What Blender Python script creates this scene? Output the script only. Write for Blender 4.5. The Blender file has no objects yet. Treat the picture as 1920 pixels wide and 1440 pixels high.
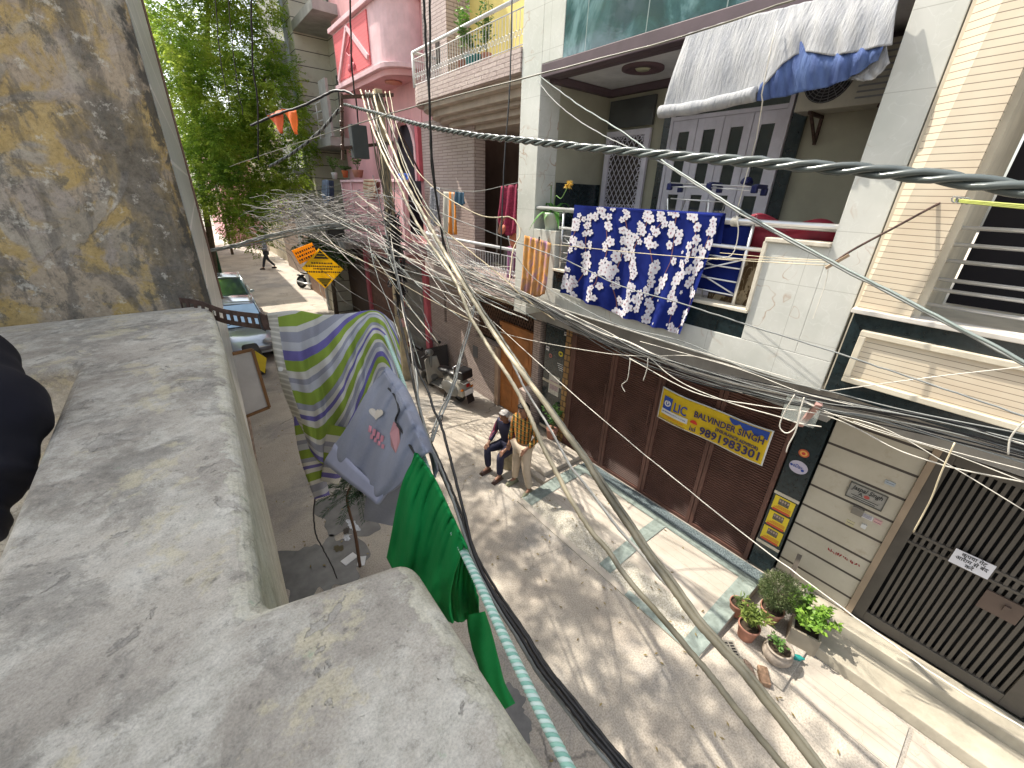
import bpy, math, random
import numpy as np
from mathutils import Vector, Matrix
V=Vector; R=math.radians; pi=math.pi
random.seed(7); rng=np.random.default_rng(7)
SC=bpy.context.scene
# ---------------- camera ----------------
FPX,YAW,PIT,ROL,H=765.0,R(-38.8),R(65.15),R(1.93),4.7
CM=Matrix.Rotation(YAW,3,'Z')@Matrix.Rotation(PIT,3,'X')@Matrix.Rotation(ROL,3,'Z')
cam=bpy.data.objects.new('camera',bpy.data.cameras.new('camera')); SC.collection.objects.link(cam)
cam.data.sensor_width=36; cam.data.lens=36*FPX/1920; cam.data.clip_start=.02; cam.data.clip_end=600
cam.matrix_world=Matrix.Translation((0,0,H))@CM.to_4x4(); SC.camera=cam
# ---------------- light ----------------
SUN=V((-.44,1.16,1.75)).normalized()
w=bpy.data.worlds.new('World'); SC.world=w; w.use_nodes=True
wn=w.node_tree.nodes; bg=wn['Background']; sky=wn.new('ShaderNodeTexSky'); sky.sky_type='NISHITA'; sky.sun_disc=False
sky.sun_elevation=math.asin(SUN.z); sky.sun_rotation=math.atan2(SUN.x,SUN.y); sky.air_density=1.3; sky.dust_density=3.0
hs=wn.new('ShaderNodeHueSaturation'); hs.inputs['Saturation'].default_value=.45; w.node_tree.links.new(sky.outputs[0],hs.inputs['Color']); w.node_tree.links.new(hs.outputs[0],bg.inputs[0]); bg.inputs[1].default_value=.15
sl=bpy.data.lights.new('sun','SUN'); sl.energy=3.1; sl.angle=R(.53); sl.color=(1,.93,.82)
so=bpy.data.objects.new('sun',sl); SC.collection.objects.link(so); so.rotation_euler=SUN.to_track_quat('Z','Y').to_euler(); so.location=(0,0,30)
SC.view_settings.view_transform='Standard'; SC.view_settings.look='None'; SC.view_settings.gamma=1; SC.view_settings.exposure=1.25
try:
    SC.cycles.max_bounces=8; SC.cycles.diffuse_bounces=4; SC.cycles.transparent_max_bounces=12
except Exception: pass
# ---------------- measuring ----------------
def ray(px,py): return CM@V(((px-960)/FPX,-(py-720)/FPX,-1))
def on(px,py,x=None,y=None,z=None,d=None):
    r=ray(px,py)
    if x is not None: t=x/r.x
    elif y is not None: t=y/r.y
    elif z is not None: t=(z-H)/r.z
    else: t=d
    return V((0,0,H))+r*t
# ---------------- object helpers ----------------
ORG={}
def setp(o,label=None,cat=None,group=None,kind=None):
    if label:o['label']=label
    if cat:o['category']=cat
    if group:o['group']=group
    if kind:o['kind']=kind
    return o
def T(name,label,cat,loc=(0,0,0),group=None,kind=None):
    o=bpy.data.objects.new(name,None); SC.collection.objects.link(o); o.location=loc; ORG[o.name]=V(loc); o.empty_display_size=.1
    return setp(o,label,cat,group,kind)
class MB:
    def __init__(s): s.v=[];s.f=[];s.uv=[]
    def add(s,vs,fs,uv=None):
        n=len(s.v); vs=[tuple(v) for v in vs]; s.v+=vs; s.f+=[tuple(i+n for i in f) for f in fs]
        s.uv+= uv if uv else [(0,0)]*len(vs); return s
    def box(s,x0,x1,y0,y1,z0,z1):
        if x0>x1:x0,x1=x1,x0
        if y0>y1:y0,y1=y1,y0
        if z0>z1:z0,z1=z1,z0
        return s.add([(x0,y0,z0),(x1,y0,z0),(x1,y1,z0),(x0,y1,z0),(x0,y0,z1),(x1,y0,z1),(x1,y1,z1),(x0,y1,z1)],
          [(0,3,2,1),(4,5,6,7),(0,1,5,4),(1,2,6,5),(2,3,7,6),(3,0,4,7)])
    def obb(s,c,h,rot=None):
        c=V(c); rot=rot or Matrix.Identity(3); q=[]
        for z in (-1,1):
            for x,y in ((-1,-1),(1,-1),(1,1),(-1,1)): q.append(c+rot@V((x*h[0],y*h[1],z*h[2])))
        return s.add(q,[(0,3,2,1),(4,5,6,7),(0,1,5,4),(1,2,6,5),(2,3,7,6),(3,0,4,7)])
    def bar(s,a,b,w,h=None,up=(0,0,1)):
        a=V(a);b=V(b);d=(b-a);L=d.length;d.normalize();u=V(up)
        if abs(d.dot(u))>.98:u=V((1,0,0))
        x=d.cross(u).normalized();z=x.cross(d)
        return s.obb((a+b)/2,(w/2,L/2,(h or w)/2),Matrix((x,d,z)).transposed())
    def tube(s,pts,r,n=6,cap=True):
        pts=[V(p) for p in pts]; N=len(pts); vs=[];uv=[]; L=0; prev=None
        for i,p in enumerate(pts):
            t=(pts[min(i+1,N-1)]-pts[max(i-1,0)])
            if t.length<1e-9:t=V((0,0,1))
            t.normalize()
            if prev is None:
                u=V((0,0,1)) if abs(t.z)<.95 else V((1,0,0)); a=t.cross(u).normalized()
            else: a=(prev-t*prev.dot(t)).normalized()
            prev=a; b=t.cross(a); rr=r[i] if hasattr(r,'__len__') else r
            if i: L+=(p-pts[i-1]).length
            for k in range(n):
                an=2*pi*k/n; vs.append(p+a*math.cos(an)*rr+b*math.sin(an)*rr); uv.append((k/n,L))
        fs=[(i*n+k,i*n+(k+1)%n,(i+1)*n+(k+1)%n,(i+1)*n+k) for i in range(N-1) for k in range(n)]
        if cap: fs+=[tuple(range(n))[::-1],tuple((N-1)*n+k for k in range(n))]
        return s.add(vs,fs,uv)
    def lathe(s,prof,c=(0,0,0),n=24,rot=None,cap=True):
        c=V(c);vs=[];
        for r,z in prof:
            for k in range(n):
                a=2*pi*k/n; p=V((r*math.cos(a),r*math.sin(a),z)); vs.append(c+(rot@p if rot else p))
        m=len(prof)
        fs=[(i*n+k,i*n+(k+1)%n,(i+1)*n+(k+1)%n,(i+1)*n+k) for i in range(m-1) for k in range(n)]
        if cap: fs+=[tuple(range(n))[::-1],tuple((m-1)*n+k for k in range(n))]
        return s.add(vs,fs)
    def ball(s,c,r,nu=12,nv=8,rot=None):
        if not hasattr(r,'__len__'): r=(r,r,r)
        c=V(c);vs=[]
        for i in range(nv+1):
            ph=pi*i/nv
            for k in range(nu):
                a=2*pi*k/nu; p=V((r[0]*math.sin(ph)*math.cos(a),r[1]*math.sin(ph)*math.sin(a),-r[2]*math.cos(ph))); vs.append(c+(rot@p if rot else p))
        return s.add(vs,[(i*nu+k,i*nu+(k+1)%nu,(i+1)*nu+(k+1)%nu,(i+1)*nu+k) for i in range(nv) for k in range(nu)])
    def grid(s,P,nu,nv):
        vs=[P(i/nu,j/nv) for j in range(nv+1) for i in range(nu+1)]
        return s.add(vs,[(j*(nu+1)+i,j*(nu+1)+i+1,(j+1)*(nu+1)+i+1,(j+1)*(nu+1)+i) for j in range(nv) for i in range(nu)],[(i/nu,j/nv) for j in range(nv+1) for i in range(nu+1)])
    def prism(s,poly,d):
        poly=[V(p) for p in poly]; n=len(poly); d=V(d)
        return s.add(poly+[p+d for p in poly],[tuple(range(n)),tuple(range(2*n-1,n-1,-1))]+[(i,n+i,n+(i+1)%n,(i+1)%n) for i in range(n)])
    def build(s,name,mat,parent=None,label=None,cat=None,group=None,kind=None,smooth=False,bevel=0,solid=0,subd=0,local=False):
        me=bpy.data.meshes.new(name); off=V((0,0,0))
        if parent is not None and not local: off=ORG[parent.name]
        me.from_pydata([tuple(V(v)-off) for v in s.v],[],s.f)
        for q in (mat if isinstance(mat,list) else [mat]): me.materials.append(q)
        if getattr(s,'mi',None): me.polygons.foreach_set('material_index',(s.mi+[0]*len(s.f))[:len(s.f)])
        if any(u!=(0,0) for u in s.uv):
            l=me.uv_layers.new(name='UVMap'); idx=np.zeros(len(me.loops),dtype=np.int32); me.loops.foreach_get('vertex_index',idx)
            l.data.foreach_set('uv',np.array(s.uv,dtype=np.float32)[idx].ravel())
        import bmesh
        bm=bmesh.new(); bm.from_mesh(me); bmesh.ops.recalc_face_normals(bm,faces=bm.faces); bm.to_mesh(me); bm.free()
        if smooth:
            me.polygons.foreach_set('use_smooth',[True]*len(me.polygons))
        me.update()
        o=bpy.data.objects.new(name,me); SC.collection.objects.link(o)
        if parent is not None:
            o.parent=parent; ORG[o.name]=V((0,0,0)) if local else ORG[parent.name]
        else: ORG[o.name]=V((0,0,0))
        if solid: m=o.modifiers.new('solid','SOLIDIFY'); m.thickness=solid; m.offset=0
        if bevel: m=o.modifiers.new('bevel','BEVEL'); m.width=bevel; m.segments=2; m.limit_method='ANGLE'
        if subd: m=o.modifiers.new('sub','SUBSURF'); m.levels=subd; m.render_levels=subd
        return setp(o,label,cat,group,kind)
def smoothpts(P,k=8):
    P=[V(p) for p in P]
    if len(P)<3: return P
    Q=[P[0]*2-P[1]]+P+[P[-1]*2-P[-2]]; out=[]
    for i in range(1,len(Q)-2):
        a,b,c,d=Q[i-1:i+3]
        for j in range(k):
            t=j/k; out.append(.5*((2*b)+(c-a)*t+(2*a-5*b+4*c-d)*t*t+(-a+3*b-3*c+d)*t**3))
    out.append(P[-1]); return out
def textmesh(body,size,mat,name,parent,loc,xdir,ydir,align='CENTER',depth=.0015,shear=0,fit=None,label=None,bold=0):
    cu=bpy.data.curves.new('t','FONT'); cu.body=body; cu.size=size; cu.align_x=align; cu.align_y='CENTER'; cu.extrude=depth; cu.shear=shear; cu.resolution_u=2; cu.offset=bold
    o=bpy.data.objects.new('t',cu); SC.collection.objects.link(o)
    me=bpy.data.meshes.new_from_object(o.evaluated_get(bpy.context.evaluated_depsgraph_get())); bpy.data.objects.remove(o)
    x=V(xdir).normalized(); y=V(ydir).normalized(); z=x.cross(y); loc=V(loc)-(ORG[parent.name] if parent else V((0,0,0)))
    M=Matrix((x,y,z)).transposed().to_4x4(); M.translation=loc
    if fit:
        xs=[v.co.x for v in me.vertices]; wd=max(xs)-min(xs)
        if wd>0: M=M@Matrix.Diagonal((fit/wd,1,1,1))
    me.transform(M); me.materials.clear(); me.materials.append(mat)
    q=bpy.data.objects.new(name,me); SC.collection.objects.link(q); q.parent=parent; ORG[q.name]=ORG[parent.name]
    if label:q['label']=label
    return q
# ---------------- materials ----------------
def boxes(name,mat,parent,L,**k):
    return [MB().box(*b).build(name,mat,parent,**k) for b in L]
class NM:
    def __init__(s,name,rough=.8,metal=0,spec=.4):
        s.m=bpy.data.materials.new(name); s.m.use_nodes=True; s.t=s.m.node_tree; s.N=s.t.nodes; s.b=s.N['Principled BSDF']
        s.b.inputs['Roughness'].default_value=rough; s.b.inputs['Metallic'].default_value=metal; s.b.inputs['Specular IOR Level'].default_value=spec
        s.pos=s.N.new('ShaderNodeNewGeometry').outputs['Position']
    def l(s,a,b): s.t.links.new(a,b)
    def inp(s,n,i,v):
        if v is None:return
        if hasattr(v,'is_output') or isinstance(v,bpy.types.NodeSocket): s.l(v,n.inputs[i])
        else:
            if isinstance(v,(tuple,list)) and len(v)==3 and n.inputs[i].type=='RGBA': v=(*v,1)
            n.inputs[i].default_value=v
    def ma(s,op,a,b=None,c=None,clamp=False):
        n=s.N.new('ShaderNodeMath'); n.operation=op; n.use_clamp=clamp; s.inp(n,0,a);s.inp(n,1,b);s.inp(n,2,c); return n.outputs[0]
    def sep(s,v): n=s.N.new('ShaderNodeSeparateXYZ'); s.l(v,n.inputs[0]); return n.outputs
    def comb(s,x,y,z=0.0): n=s.N.new('ShaderNodeCombineXYZ'); s.inp(n,0,x);s.inp(n,1,y);s.inp(n,2,z); return n.outputs[0]
    def mapv(s,v,scale=(1,1,1),rot=(0,0,0),loc=(0,0,0)):
        n=s.N.new('ShaderNodeMapping'); s.l(v,n.inputs[0]); n.inputs['Scale'].default_value=scale; n.inputs['Rotation'].default_value=rot; n.inputs['Location'].default_value=loc; return n.outputs[0]
    def noise(s,v,scale,detail=4,rough=.55,dist=0,col=False):
        n=s.N.new('ShaderNodeTexNoise'); s.inp(n,'Vector',v); n.inputs['Scale'].default_value=scale; n.inputs['Detail'].default_value=detail; n.inputs['Roughness'].default_value=rough; n.inputs['Distortion'].default_value=dist
        return n.outputs[1 if col else 0]
    def vor(s,v,scale,feature='F1',rand=1):
        n=s.N.new('ShaderNodeTexVoronoi'); n.feature=feature; s.inp(n,'Vector',v); n.inputs['Scale'].default_value=scale; n.inputs['Randomness'].default_value=rand; return n.outputs
    def ramp(s,f,stops,interp='LINEAR'):
        n=s.N.new('ShaderNodeValToRGB'); s.l(f,n.inputs[0]); cr=n.color_ramp; cr.interpolation=interp
        while len(cr.elements)<len(stops): cr.elements.new(.5)
        for e,(p,c) in zip(cr.elements,stops):
            e.position=p; e.color=(*c,1) if hasattr(c,'__len__') else (c,c,c,1)
        return n.outputs[0]
    def mix(s,f,a,b,mode='MIX'):
        n=s.N.new('ShaderNodeMix'); n.data_type='RGBA'; n.blend_type=mode; s.inp(n,0,f)
        for i,v in ((6,a),(7,b)):
            if isinstance(v,(tuple,list)): n.inputs[i].default_value=(*v[:3],1)
            else: s.l(v,n.inputs[i])
        return n.outputs[2]
    def brick(s,v,c1,c2,mo,w,h,ms=.01,off=.5,bias=0):
        n=s.N.new('ShaderNodeTexBrick'); s.l(v,n.inputs[0]); s.inp(n,1,c1);s.inp(n,2,c2);s.inp(n,3,mo); n.inputs['Scale'].default_value=1; n.inputs['Brick Width'].default_value=w; n.inputs['Row Height'].default_value=h; n.inputs['Mortar Size'].default_value=ms; n.inputs['Bias'].default_value=bias; n.offset=off; return n.outputs
    def bump(s,h,strength=.4,dist=.01,prev=None):
        n=s.N.new('ShaderNodeBump'); s.l(h,n.inputs['Height']); n.inputs['Strength'].default_value=strength; n.inputs['Distance'].default_value=dist
        if prev is not None: s.l(prev,n.inputs['Normal'])
        s.l(n.outputs[0],s.b.inputs['Normal']); return n.outputs[0]
    def col(s,c): s.inp(s.b,'Base Color',c if not isinstance(c,(tuple,list)) else tuple(c)+(1,)*(4-len(c))); return s.m
    def facade(s):
        x,y,z=s.sep(s.pos); return s.comb(s.ma('ADD',x,y),z)
def M(name,c,rough=.7,metal=0,var=.15,scale=3,bump=0,bscale=60,spec=.4,dirt=0):
    n=NM(name,rough,metal,spec); f=n.noise(n.pos,scale,5,.6); c=V(c)
    lo=tuple(c*(1-var)); hi=tuple(min(1,k) for k in c*(1+var)); cc=n.ramp(f,[(.3,lo),(.7,hi)])
    if dirt: cc=n.mix(n.ramp(n.noise(n.mapv(n.pos,(1,1,.35)),2.2,6,.65),[(.48,0),(.72,dirt)]),cc,tuple(c*.38))
    if bump: n.bump(n.noise(n.pos,bscale,3),bump,.005)
    return n.col(cc)
def uvn(n): return n.N.new('ShaderNodeUVMap').outputs[0]
MT={}
MT['black']=M('black_paint',(.012,.012,.014),.35); MT['cableblack']=M('black_rubber',(.018,.018,.02),.45)
MT['steel']=M('steel',(.7,.7,.7),.3,.65,.1); MT['grey_metal']=M('grey_metal',(.25,.25,.26),.45,.6)
MT['white']=M('white_paint',(.72,.72,.72),.5,dirt=.3); MT['lav']=M('lavender_white_paint',(.62,.6,.68),.45,dirt=.2)
MT['pink']=M('pink_wall_paint',(.68,.36,.37),.7,var=.1,scale=1.5,dirt=.3); MT['pinkd']=M('deep_pink_paint',(.55,.12,.15),.6,dirt=.3); MT['pinkl']=M('pale_pink_paint',(.7,.46,.48),.6,dirt=.25)
MT['yellow']=M('yellow_wall_paint',(.74,.6,.2),.7,var=.07,dirt=.25); MT['darkgreen']=M('dark_green_granite',(.014,.024,.027),.22,var=.4,scale=20,spec=.6)
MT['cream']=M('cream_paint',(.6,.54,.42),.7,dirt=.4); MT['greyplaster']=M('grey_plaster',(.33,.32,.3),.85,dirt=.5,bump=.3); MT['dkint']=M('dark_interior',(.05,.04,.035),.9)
MT['whitecable']=M('white_cable',(.6,.57,.5),.5,var=.25,scale=6); MT['creamcable']=M('cream_cable',(.58,.5,.34),.5,var=.3,scale=2.5,dirt=.5); MT['greycable']=M('grey_cable',(.22,.23,.22),.5)
MT['olivecable']=M('weathered_olive_cable',(.16,.15,.115),.42,var=.45,scale=3); MT['greenrail']=M('green_grey_cable',(.2,.235,.22),.35,var=.2)
MT['rust']=M('rusted_iron',(.075,.045,.035),.75,.2,.5,30,bump=.4)
MT['brown']=M('brown_gate_paint',(.115,.054,.04),.5,var=.3,scale=2.2,dirt=.22)
MT['wood']=M('orange_brown_wood',(.36,.14,.04),.5,var=.3,scale=3)
MT['soil']=M('potting_soil',(.05,.035,.022),.95,var=.5,scale=30,bump=.8)
MT['terracotta']=M('terracotta',(.42,.2,.14),.8,var=.2,scale=12,dirt=.4); MT['glass']=M('dark_window_glass',(.02,.03,.03),.06,spec=.8)
MT['power']=M('dark_green_grey_cable_sheath',(.085,.1,.095),.22,var=.3,spec=.7); MT['kerb']=M('worn_cream_concrete',(.42,.38,.3),.85,var=.2,scale=3,dirt=.45,bump=.4)
def mk():
    # cream-grey marble cladding with rusty veins
    n=NM('veined_cream_marble',.25,0,.5); f=n.facade(); d=n.noise(n.pos,1.8,3,.6,col=True)
    q=n.mix(.35,n.mapv(n.pos,(1,1,1)),d,'ADD')
    v=n.noise(q,2.1,2,.5,.9); vein=n.ramp(n.ma('ABSOLUTE',n.ma('SUBTRACT',v,.5)),[(0,1),(.006,.55),(.016,0)])
    msk=n.ramp(n.noise(n.pos,1.7,2),[(.5,0),(.62,1)]); c=n.ramp(n.noise(n.pos,1.4,5,.6),[(.3,(.5,.51,.46)),(.55,(.6,.6,.55)),(.75,(.66,.655,.6))])
    c=n.mix(n.ma('MULTIPLY',n.ma('MULTIPLY',vein,msk),.75),c,(.36,.2,.1))
    v2=n.ramp(n.ma('ABSOLUTE',n.ma('SUBTRACT',n.noise(q,4.5,3,.5,1.2),.5)),[(0,1),(.02,0)]); c=n.mix(n.ma('MULTIPLY',v2,.25),c,(.75,.76,.72))
    b=n.brick(f,(0,0,0),(0,0,0),(1,1,1),.75,.5,.003,0.0)[1]; c=n.mix(n.ma('MULTIPLY',b,.45),c,(.25,.24,.2))
    n.bump(b,-.3,.004); MT['marble']=n.col(c)
    # olive wall inside balcony
    MT['olive']=M('olive_cream_tile',(.36,.35,.27),.35,var=.12,scale=2)
    # split brick cladding
    for nm,c1,c2,mo in (('brickclad',(.5,.4,.35),(.36,.28,.25),(.12,.09,.08)),('brickclad2',(.52,.43,.4),(.42,.33,.31),(.2,.15,.14))):
        n=NM(nm,.8); f=n.facade(); b=n.brick(f,c1,c2,mo,.42,.048 if nm=='brickclad' else .062,.007)
        c=n.mix(n.noise(n.pos,9,3),b[0],(.55,.45,.4)); c=n.mix(.5,b[0],c); hh=n.ma('ADD',n.ma('MULTIPLY',b[1],-1.0),n.ma('MULTIPLY',n.noise(n.pos,25,3),.6)); n.bump(hh,.9,.02); MT[nm]=n.col(c)
    # ribbed cream cladding (horizontal grooves)
    n=NM('grooved_cream_cladding',.5); x,y,z=n.sep(n.pos); fr=n.ma('FRACT',n.ma('DIVIDE',z,.046)); g=n.ramp(fr,[(0,1),(.09,1),(.13,0),(1,0)])
    c=n.ramp(n.noise(n.pos,2.5,5),[(.3,(.6,.5,.37)),(.7,(.68,.6,.46))]); c=n.mix(n.ma('MULTIPLY',g,.8),c,(.13,.09,.06)); n.bump(g,-.9,.01); MT['ribbed']=n.col(c)
    n=NM('grooved_pink_panel',.6); x,y,z=n.sep(n.pos); fr=n.ma('FRACT',n.ma('DIVIDE',z,.07)); g=n.ramp(fr,[(0,1),(.15,0),(1,0)]); n.bump(g,-.9,.02); MT['pinkribs']=n.col(n.mix(n.ma('MULTIPLY',g,.6),(.72,.16,.17),(.35,.06,.07)))
    # banded stone (big courses with dark joints)
    for nm,per,c1,c2,th,ofs in (('banded',.295,(.40,.36,.28),(.5,.46,.37),.09,.11),('banded2',.42,(.5,.47,.38),(.6,.57,.47),.05,0)):
        n=NM(nm+'_stone',.6); x,y,z=n.sep(n.pos); fr=n.ma('FRACT',n.ma('DIVIDE',n.ma('ADD',z,ofs),per)); g=n.ramp(fr,[(0,1),(th,1),(th+.012,0),(1,0)])
        c=n.ramp(n.noise(n.pos,1.6,6,.65),[(.3,c1),(.7,c2)]); st=n.ramp(n.noise(n.pos,3.3,6,.7),[(.56,0),(.7,.45)]); c=n.mix(st,c,(.3,.22,.15)); c=n.mix(n.ma('MULTIPLY',g,.93),c,(.03,.02,.018)); n.bump(g,-1,.015); MT[nm]=n.col(c)
    # road concrete
    n=NM('worn_street_concrete',.9); p=n.pos; c=n.ramp(n.noise(p,.9,8,.6),[(.3,(.35,.305,.255)),(.5,(.44,.39,.325)),(.7,(.54,.48,.4))])
    st=n.ramp(n.noise(n.mapv(p,(1,1,1),loc=(5,2,0)),.55,7,.7,.6),[(.5,0),(.62,.55)]); c=n.mix(st,c,(.2,.2,.2))
    wh=n.ramp(n.noise(p,2.3,8,.75,1),[(.62,0),(.72,.5)]); c=n.mix(wh,c,(.55,.52,.47))
    vd=n.mix(.5,p,n.noise(p,2,4,col=True),'ADD'); cr=n.ramp(n.vor(vd,.55,'DISTANCE_TO_EDGE')[0],[(0,1),(.006,.7),(.012,0)]); cm=n.ramp(n.noise(p,.6,2),[(.5,0),(.6,1)]); c=n.mix(n.ma('MULTIPLY',n.ma('MULTIPLY',cr,cm),.75),c,(.1,.095,.09))
    sp=n.ramp(n.noise(p,60,3),[(.35,.75),(.6,1.1)]); c=n.mix(1,c,sp,'MULTIPLY'); n.bump(n.noise(p,18,6,.7),.5,.012); MT['road']=n.col(c)
    # parapet: flaking limewash on cement
    def flaky(nm,base,wash,dark,sc,och=None,och_amt=0):
        n=NM(nm,.9); p=n.pos; c=n.ramp(n.noise(p,sc*1.1,9,.62,.4),[(.28,tuple(V(base)*.72)),(.5,base),(.72,tuple(V(base)*1.25))])
        w1=n.noise(p,sc*1.7,10,.68,.5); wm=n.ramp(w1,[(.5,0),(.535,.55),(.62,.85)]); c=n.mix(wm,c,wash)
        fl=n.ramp(n.noise(n.mapv(p,(1,1,1),loc=(3,7,1)),sc*2.4,8,.6,.8),[(.555,0),(.563,.75),(.7,.8)]); c=n.mix(fl,c,tuple(V(base)*.92))
        e=n.ramp(n.ma('ABSOLUTE',n.ma('SUBTRACT',n.noise(n.mapv(p,(1,1,1),loc=(3,7,1)),sc*2.4,8,.6,.8),.558)),[(0,.85),(.004,.5),(.011,0)]); c=n.mix(e,c,dark)
        if och: o=n.ramp(n.noise(n.mapv(p,loc=(9,1,4)),sc*.9,6,.6,.6),[(.5,0),(.56,och_amt)]); c=n.mix(o,c,och)
        dk=n.ramp(n.noise(n.mapv(p,(1,1,.5),loc=(1,1,8)),sc*.75,8,.68,.7),[(.54,0),(.66,.75)]); c=n.mix(dk,c,dark)
        sp=n.ramp(n.noise(p,sc*40,4,.7),[(.3,.8),(.6,1.08)]); c=n.mix(1,c,sp,'MULTIPLY')
        hh=n.ma('ADD',n.ma('MULTIPLY',wm,.5),n.ma('ADD',n.ma('MULTIPLY',fl,-.7),n.ma('MULTIPLY',n.noise(p,sc*14,8,.7),.7))); n.bump(hh,.6,.004); return n.col(c)
    n=NM('flaking_limewashed_cement',.92); p=n.pos; x,y,z=n.sep(p)
    c=n.ramp(n.noise(p,3.0,10,.65,.3),[(.3,(.25,.225,.185)),(.48,(.38,.345,.29)),(.62,(.47,.43,.36)),(.75,(.56,.53,.46))])
    c=n.mix(n.ramp(n.noise(n.mapv(p,loc=(4,2,1)),5.5,10,.72,.3),[(.47,0),(.54,.45),(.68,.9)]),c,n.ramp(n.noise(p,30,5,.7),[(.35,(.46,.44,.37)),(.6,(.64,.61,.53))]))
    c=n.mix(n.ramp(n.noise(n.mapv(p,loc=(8,5,1)),4.2,10,.74,.4),[(.52,0),(.56,.5),(.66,.85)]),c,n.ramp(n.noise(p,22,6,.7),[(.3,(.15,.14,.12)),(.65,(.3,.28,.24))]))
    c=n.mix(n.ramp(n.noise(n.mapv(p,loc=(1,9,1)),6.5,9,.7,.3),[(.56,0),(.6,.5),(.7,.75)]),c,(.55,.49,.33))
    flv=n.noise(n.mapv(p,loc=(3,7,1)),8,10,.66,.5); fl=n.ramp(flv,[(.60,0),(.606,.85),(.72,.85)]); c=n.mix(fl,c,n.ramp(n.noise(p,14,5),[(.35,(.27,.25,.215)),(.65,(.42,.39,.335))]))
    near=n.ma('LESS_THAN',y,.56); ed=n.ma('ADD',n.ma('MULTIPLY',near,.2),n.ma('MULTIPLY',n.ma('SUBTRACT',1.0,near),n.ma('ADD',-.045,n.ma('MULTIPLY',y,.05))))
    em=n.ramp(n.ma('ADD',n.ma('SUBTRACT',ed,x),n.ma('MULTIPLY',n.ma('SUBTRACT',n.noise(p,11,8,.7),.5),.16)),[(.028,1),(.036,0)]); c=n.mix(n.ma('MULTIPLY',em,.8),c,n.ramp(n.noise(p,9,8,.7),[(.3,(.38,.35,.25)),(.5,(.56,.53,.42)),(.7,(.66,.64,.56))]))
    gr=n.ramp(n.ma('ADD',n.noise(p,26,6,.7),n.ma('MULTIPLY',em,.03)),[(.66,0),(.72,.5)]); c=n.mix(gr,c,(.3,.4,.27))
    pits=n.ramp(n.noise(p,48,6,.75),[(.3,.55),(.42,.95),(.6,1.08)]); c=n.mix(1,c,pits,'MULTIPLY'); c=n.mix(1,c,n.ramp(n.noise(p,260,3,.7),[(.3,.78),(.6,1.08)]),'MULTIPLY')
    hh=n.ma('ADD',n.ma('MULTIPLY',fl,-.9),n.ma('ADD',n.ma('MULTIPLY',em,.5),n.ma('ADD',n.noise(p,22,9,.75),n.ma('MULTIPLY',n.noise(p,140,4,.7),.25)))); n.bump(hh,.75,.006); MT['parapet']=n.col(c)
    n=NM('stained_ochre_plaster',.9); p=n.pos
    c=n.ramp(n.noise(p,2.2,8,.6,.5),[(.3,(.25,.215,.165)),(.5,(.36,.315,.25)),(.7,(.45,.415,.35))])
    o=n.ramp(n.noise(n.mapv(p,(1,1,.8),loc=(2.3,1,4)),3.2,8,.55,1.0),[(.41,0),(.45,.8),(.56,.95)]); c=n.mix(o,c,n.ramp(n.noise(p,7,5),[(.3,(.36,.25,.085)),(.7,(.5,.37,.16))]))
    pinkish=n.ramp(n.noise(n.mapv(p,loc=(7,3,1)),4.5,8,.65,.6),[(.5,0),(.56,.7)]); c=n.mix(pinkish,c,(.36,.31,.27))
    x,y,z=n.sep(p)
    band=n.ma('MULTIPLY',n.ma('SUBTRACT',1.0,n.ma('ABSOLUTE',n.ma('DIVIDE',n.ma('SUBTRACT',n.ma('ADD',x,n.ma('MULTIPLY',z,.10)),.40),.16)),clamp=True),.5)
    d=n.ma('ADD',n.noise(n.mapv(p,(1.6,1.6,.6),loc=(1,1,8)),3.4,10,.68,.5),n.ma('MULTIPLY',band,.42)); c=n.mix(n.ramp(d,[(.52,0),(.57,.6),(.68,.92)]),c,n.ramp(n.noise(p,16,6,.7),[(.3,(.06,.056,.05)),(.7,(.2,.18,.155))]))
    c=n.mix(n.ramp(n.noise(n.mapv(p,(1,1,.7),loc=(5,5,2)),11,9,.78),[(.54,0),(.6,.75)]),c,(.13,.12,.1)); c=n.mix(n.ramp(n.noise(n.mapv(p,loc=(2,6,2)),13,9,.76),[(.57,0),(.62,.6)]),c,(.56,.53,.46))
    e=n.ramp(n.ma('ADD',n.noise(p,9,8,.7,.4),n.ma('MULTIPLY',n.ramp(x,[(.0,0),(.06,.25)]),1.0)),[(.68,0),(.76,.85)]); c=n.mix(e,c,(.06,.06,.055))
    sp=n.ramp(n.noise(p,70,6,.75),[(.3,.62),(.45,.95),(.6,1.1)]); c=n.mix(1,c,sp,'MULTIPLY'); n.bump(n.ma('ADD',n.noise(p,16,10,.76),n.ma('MULTIPLY',o,-.4)),.9,.014); MT['oldplaster']=n.col(c)
    MT['edge']=flaky('worn_cream_edge',(.5,.48,.38),(.6,.59,.52),(.2,.19,.16),4,(.48,.42,.25),.6)
    # glossy grey wall tiles
    n=NM('grey_glazed_tile',.3,0,.45); x,y,z=n.sep(n.pos); b=n.brick(n.comb(y,z),(.4,.43,.41),(.46,.49,.47),(.72,.72,.7),.75,.32,.012,.5); n.bump(b[1],-.4,.005); MT['tile']=n.col(b[0])
    # forecourt paving: cream strips with marble chips
    n=NM('cream_ramp_paving',.6); x,y,z=n.sep(n.pos); fr=n.ma('FRACT',n.ma('DIVIDE',x,.145)); g=n.ramp(fr,[(0,1),(.03,1),(.07,0),(1,0)])
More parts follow.
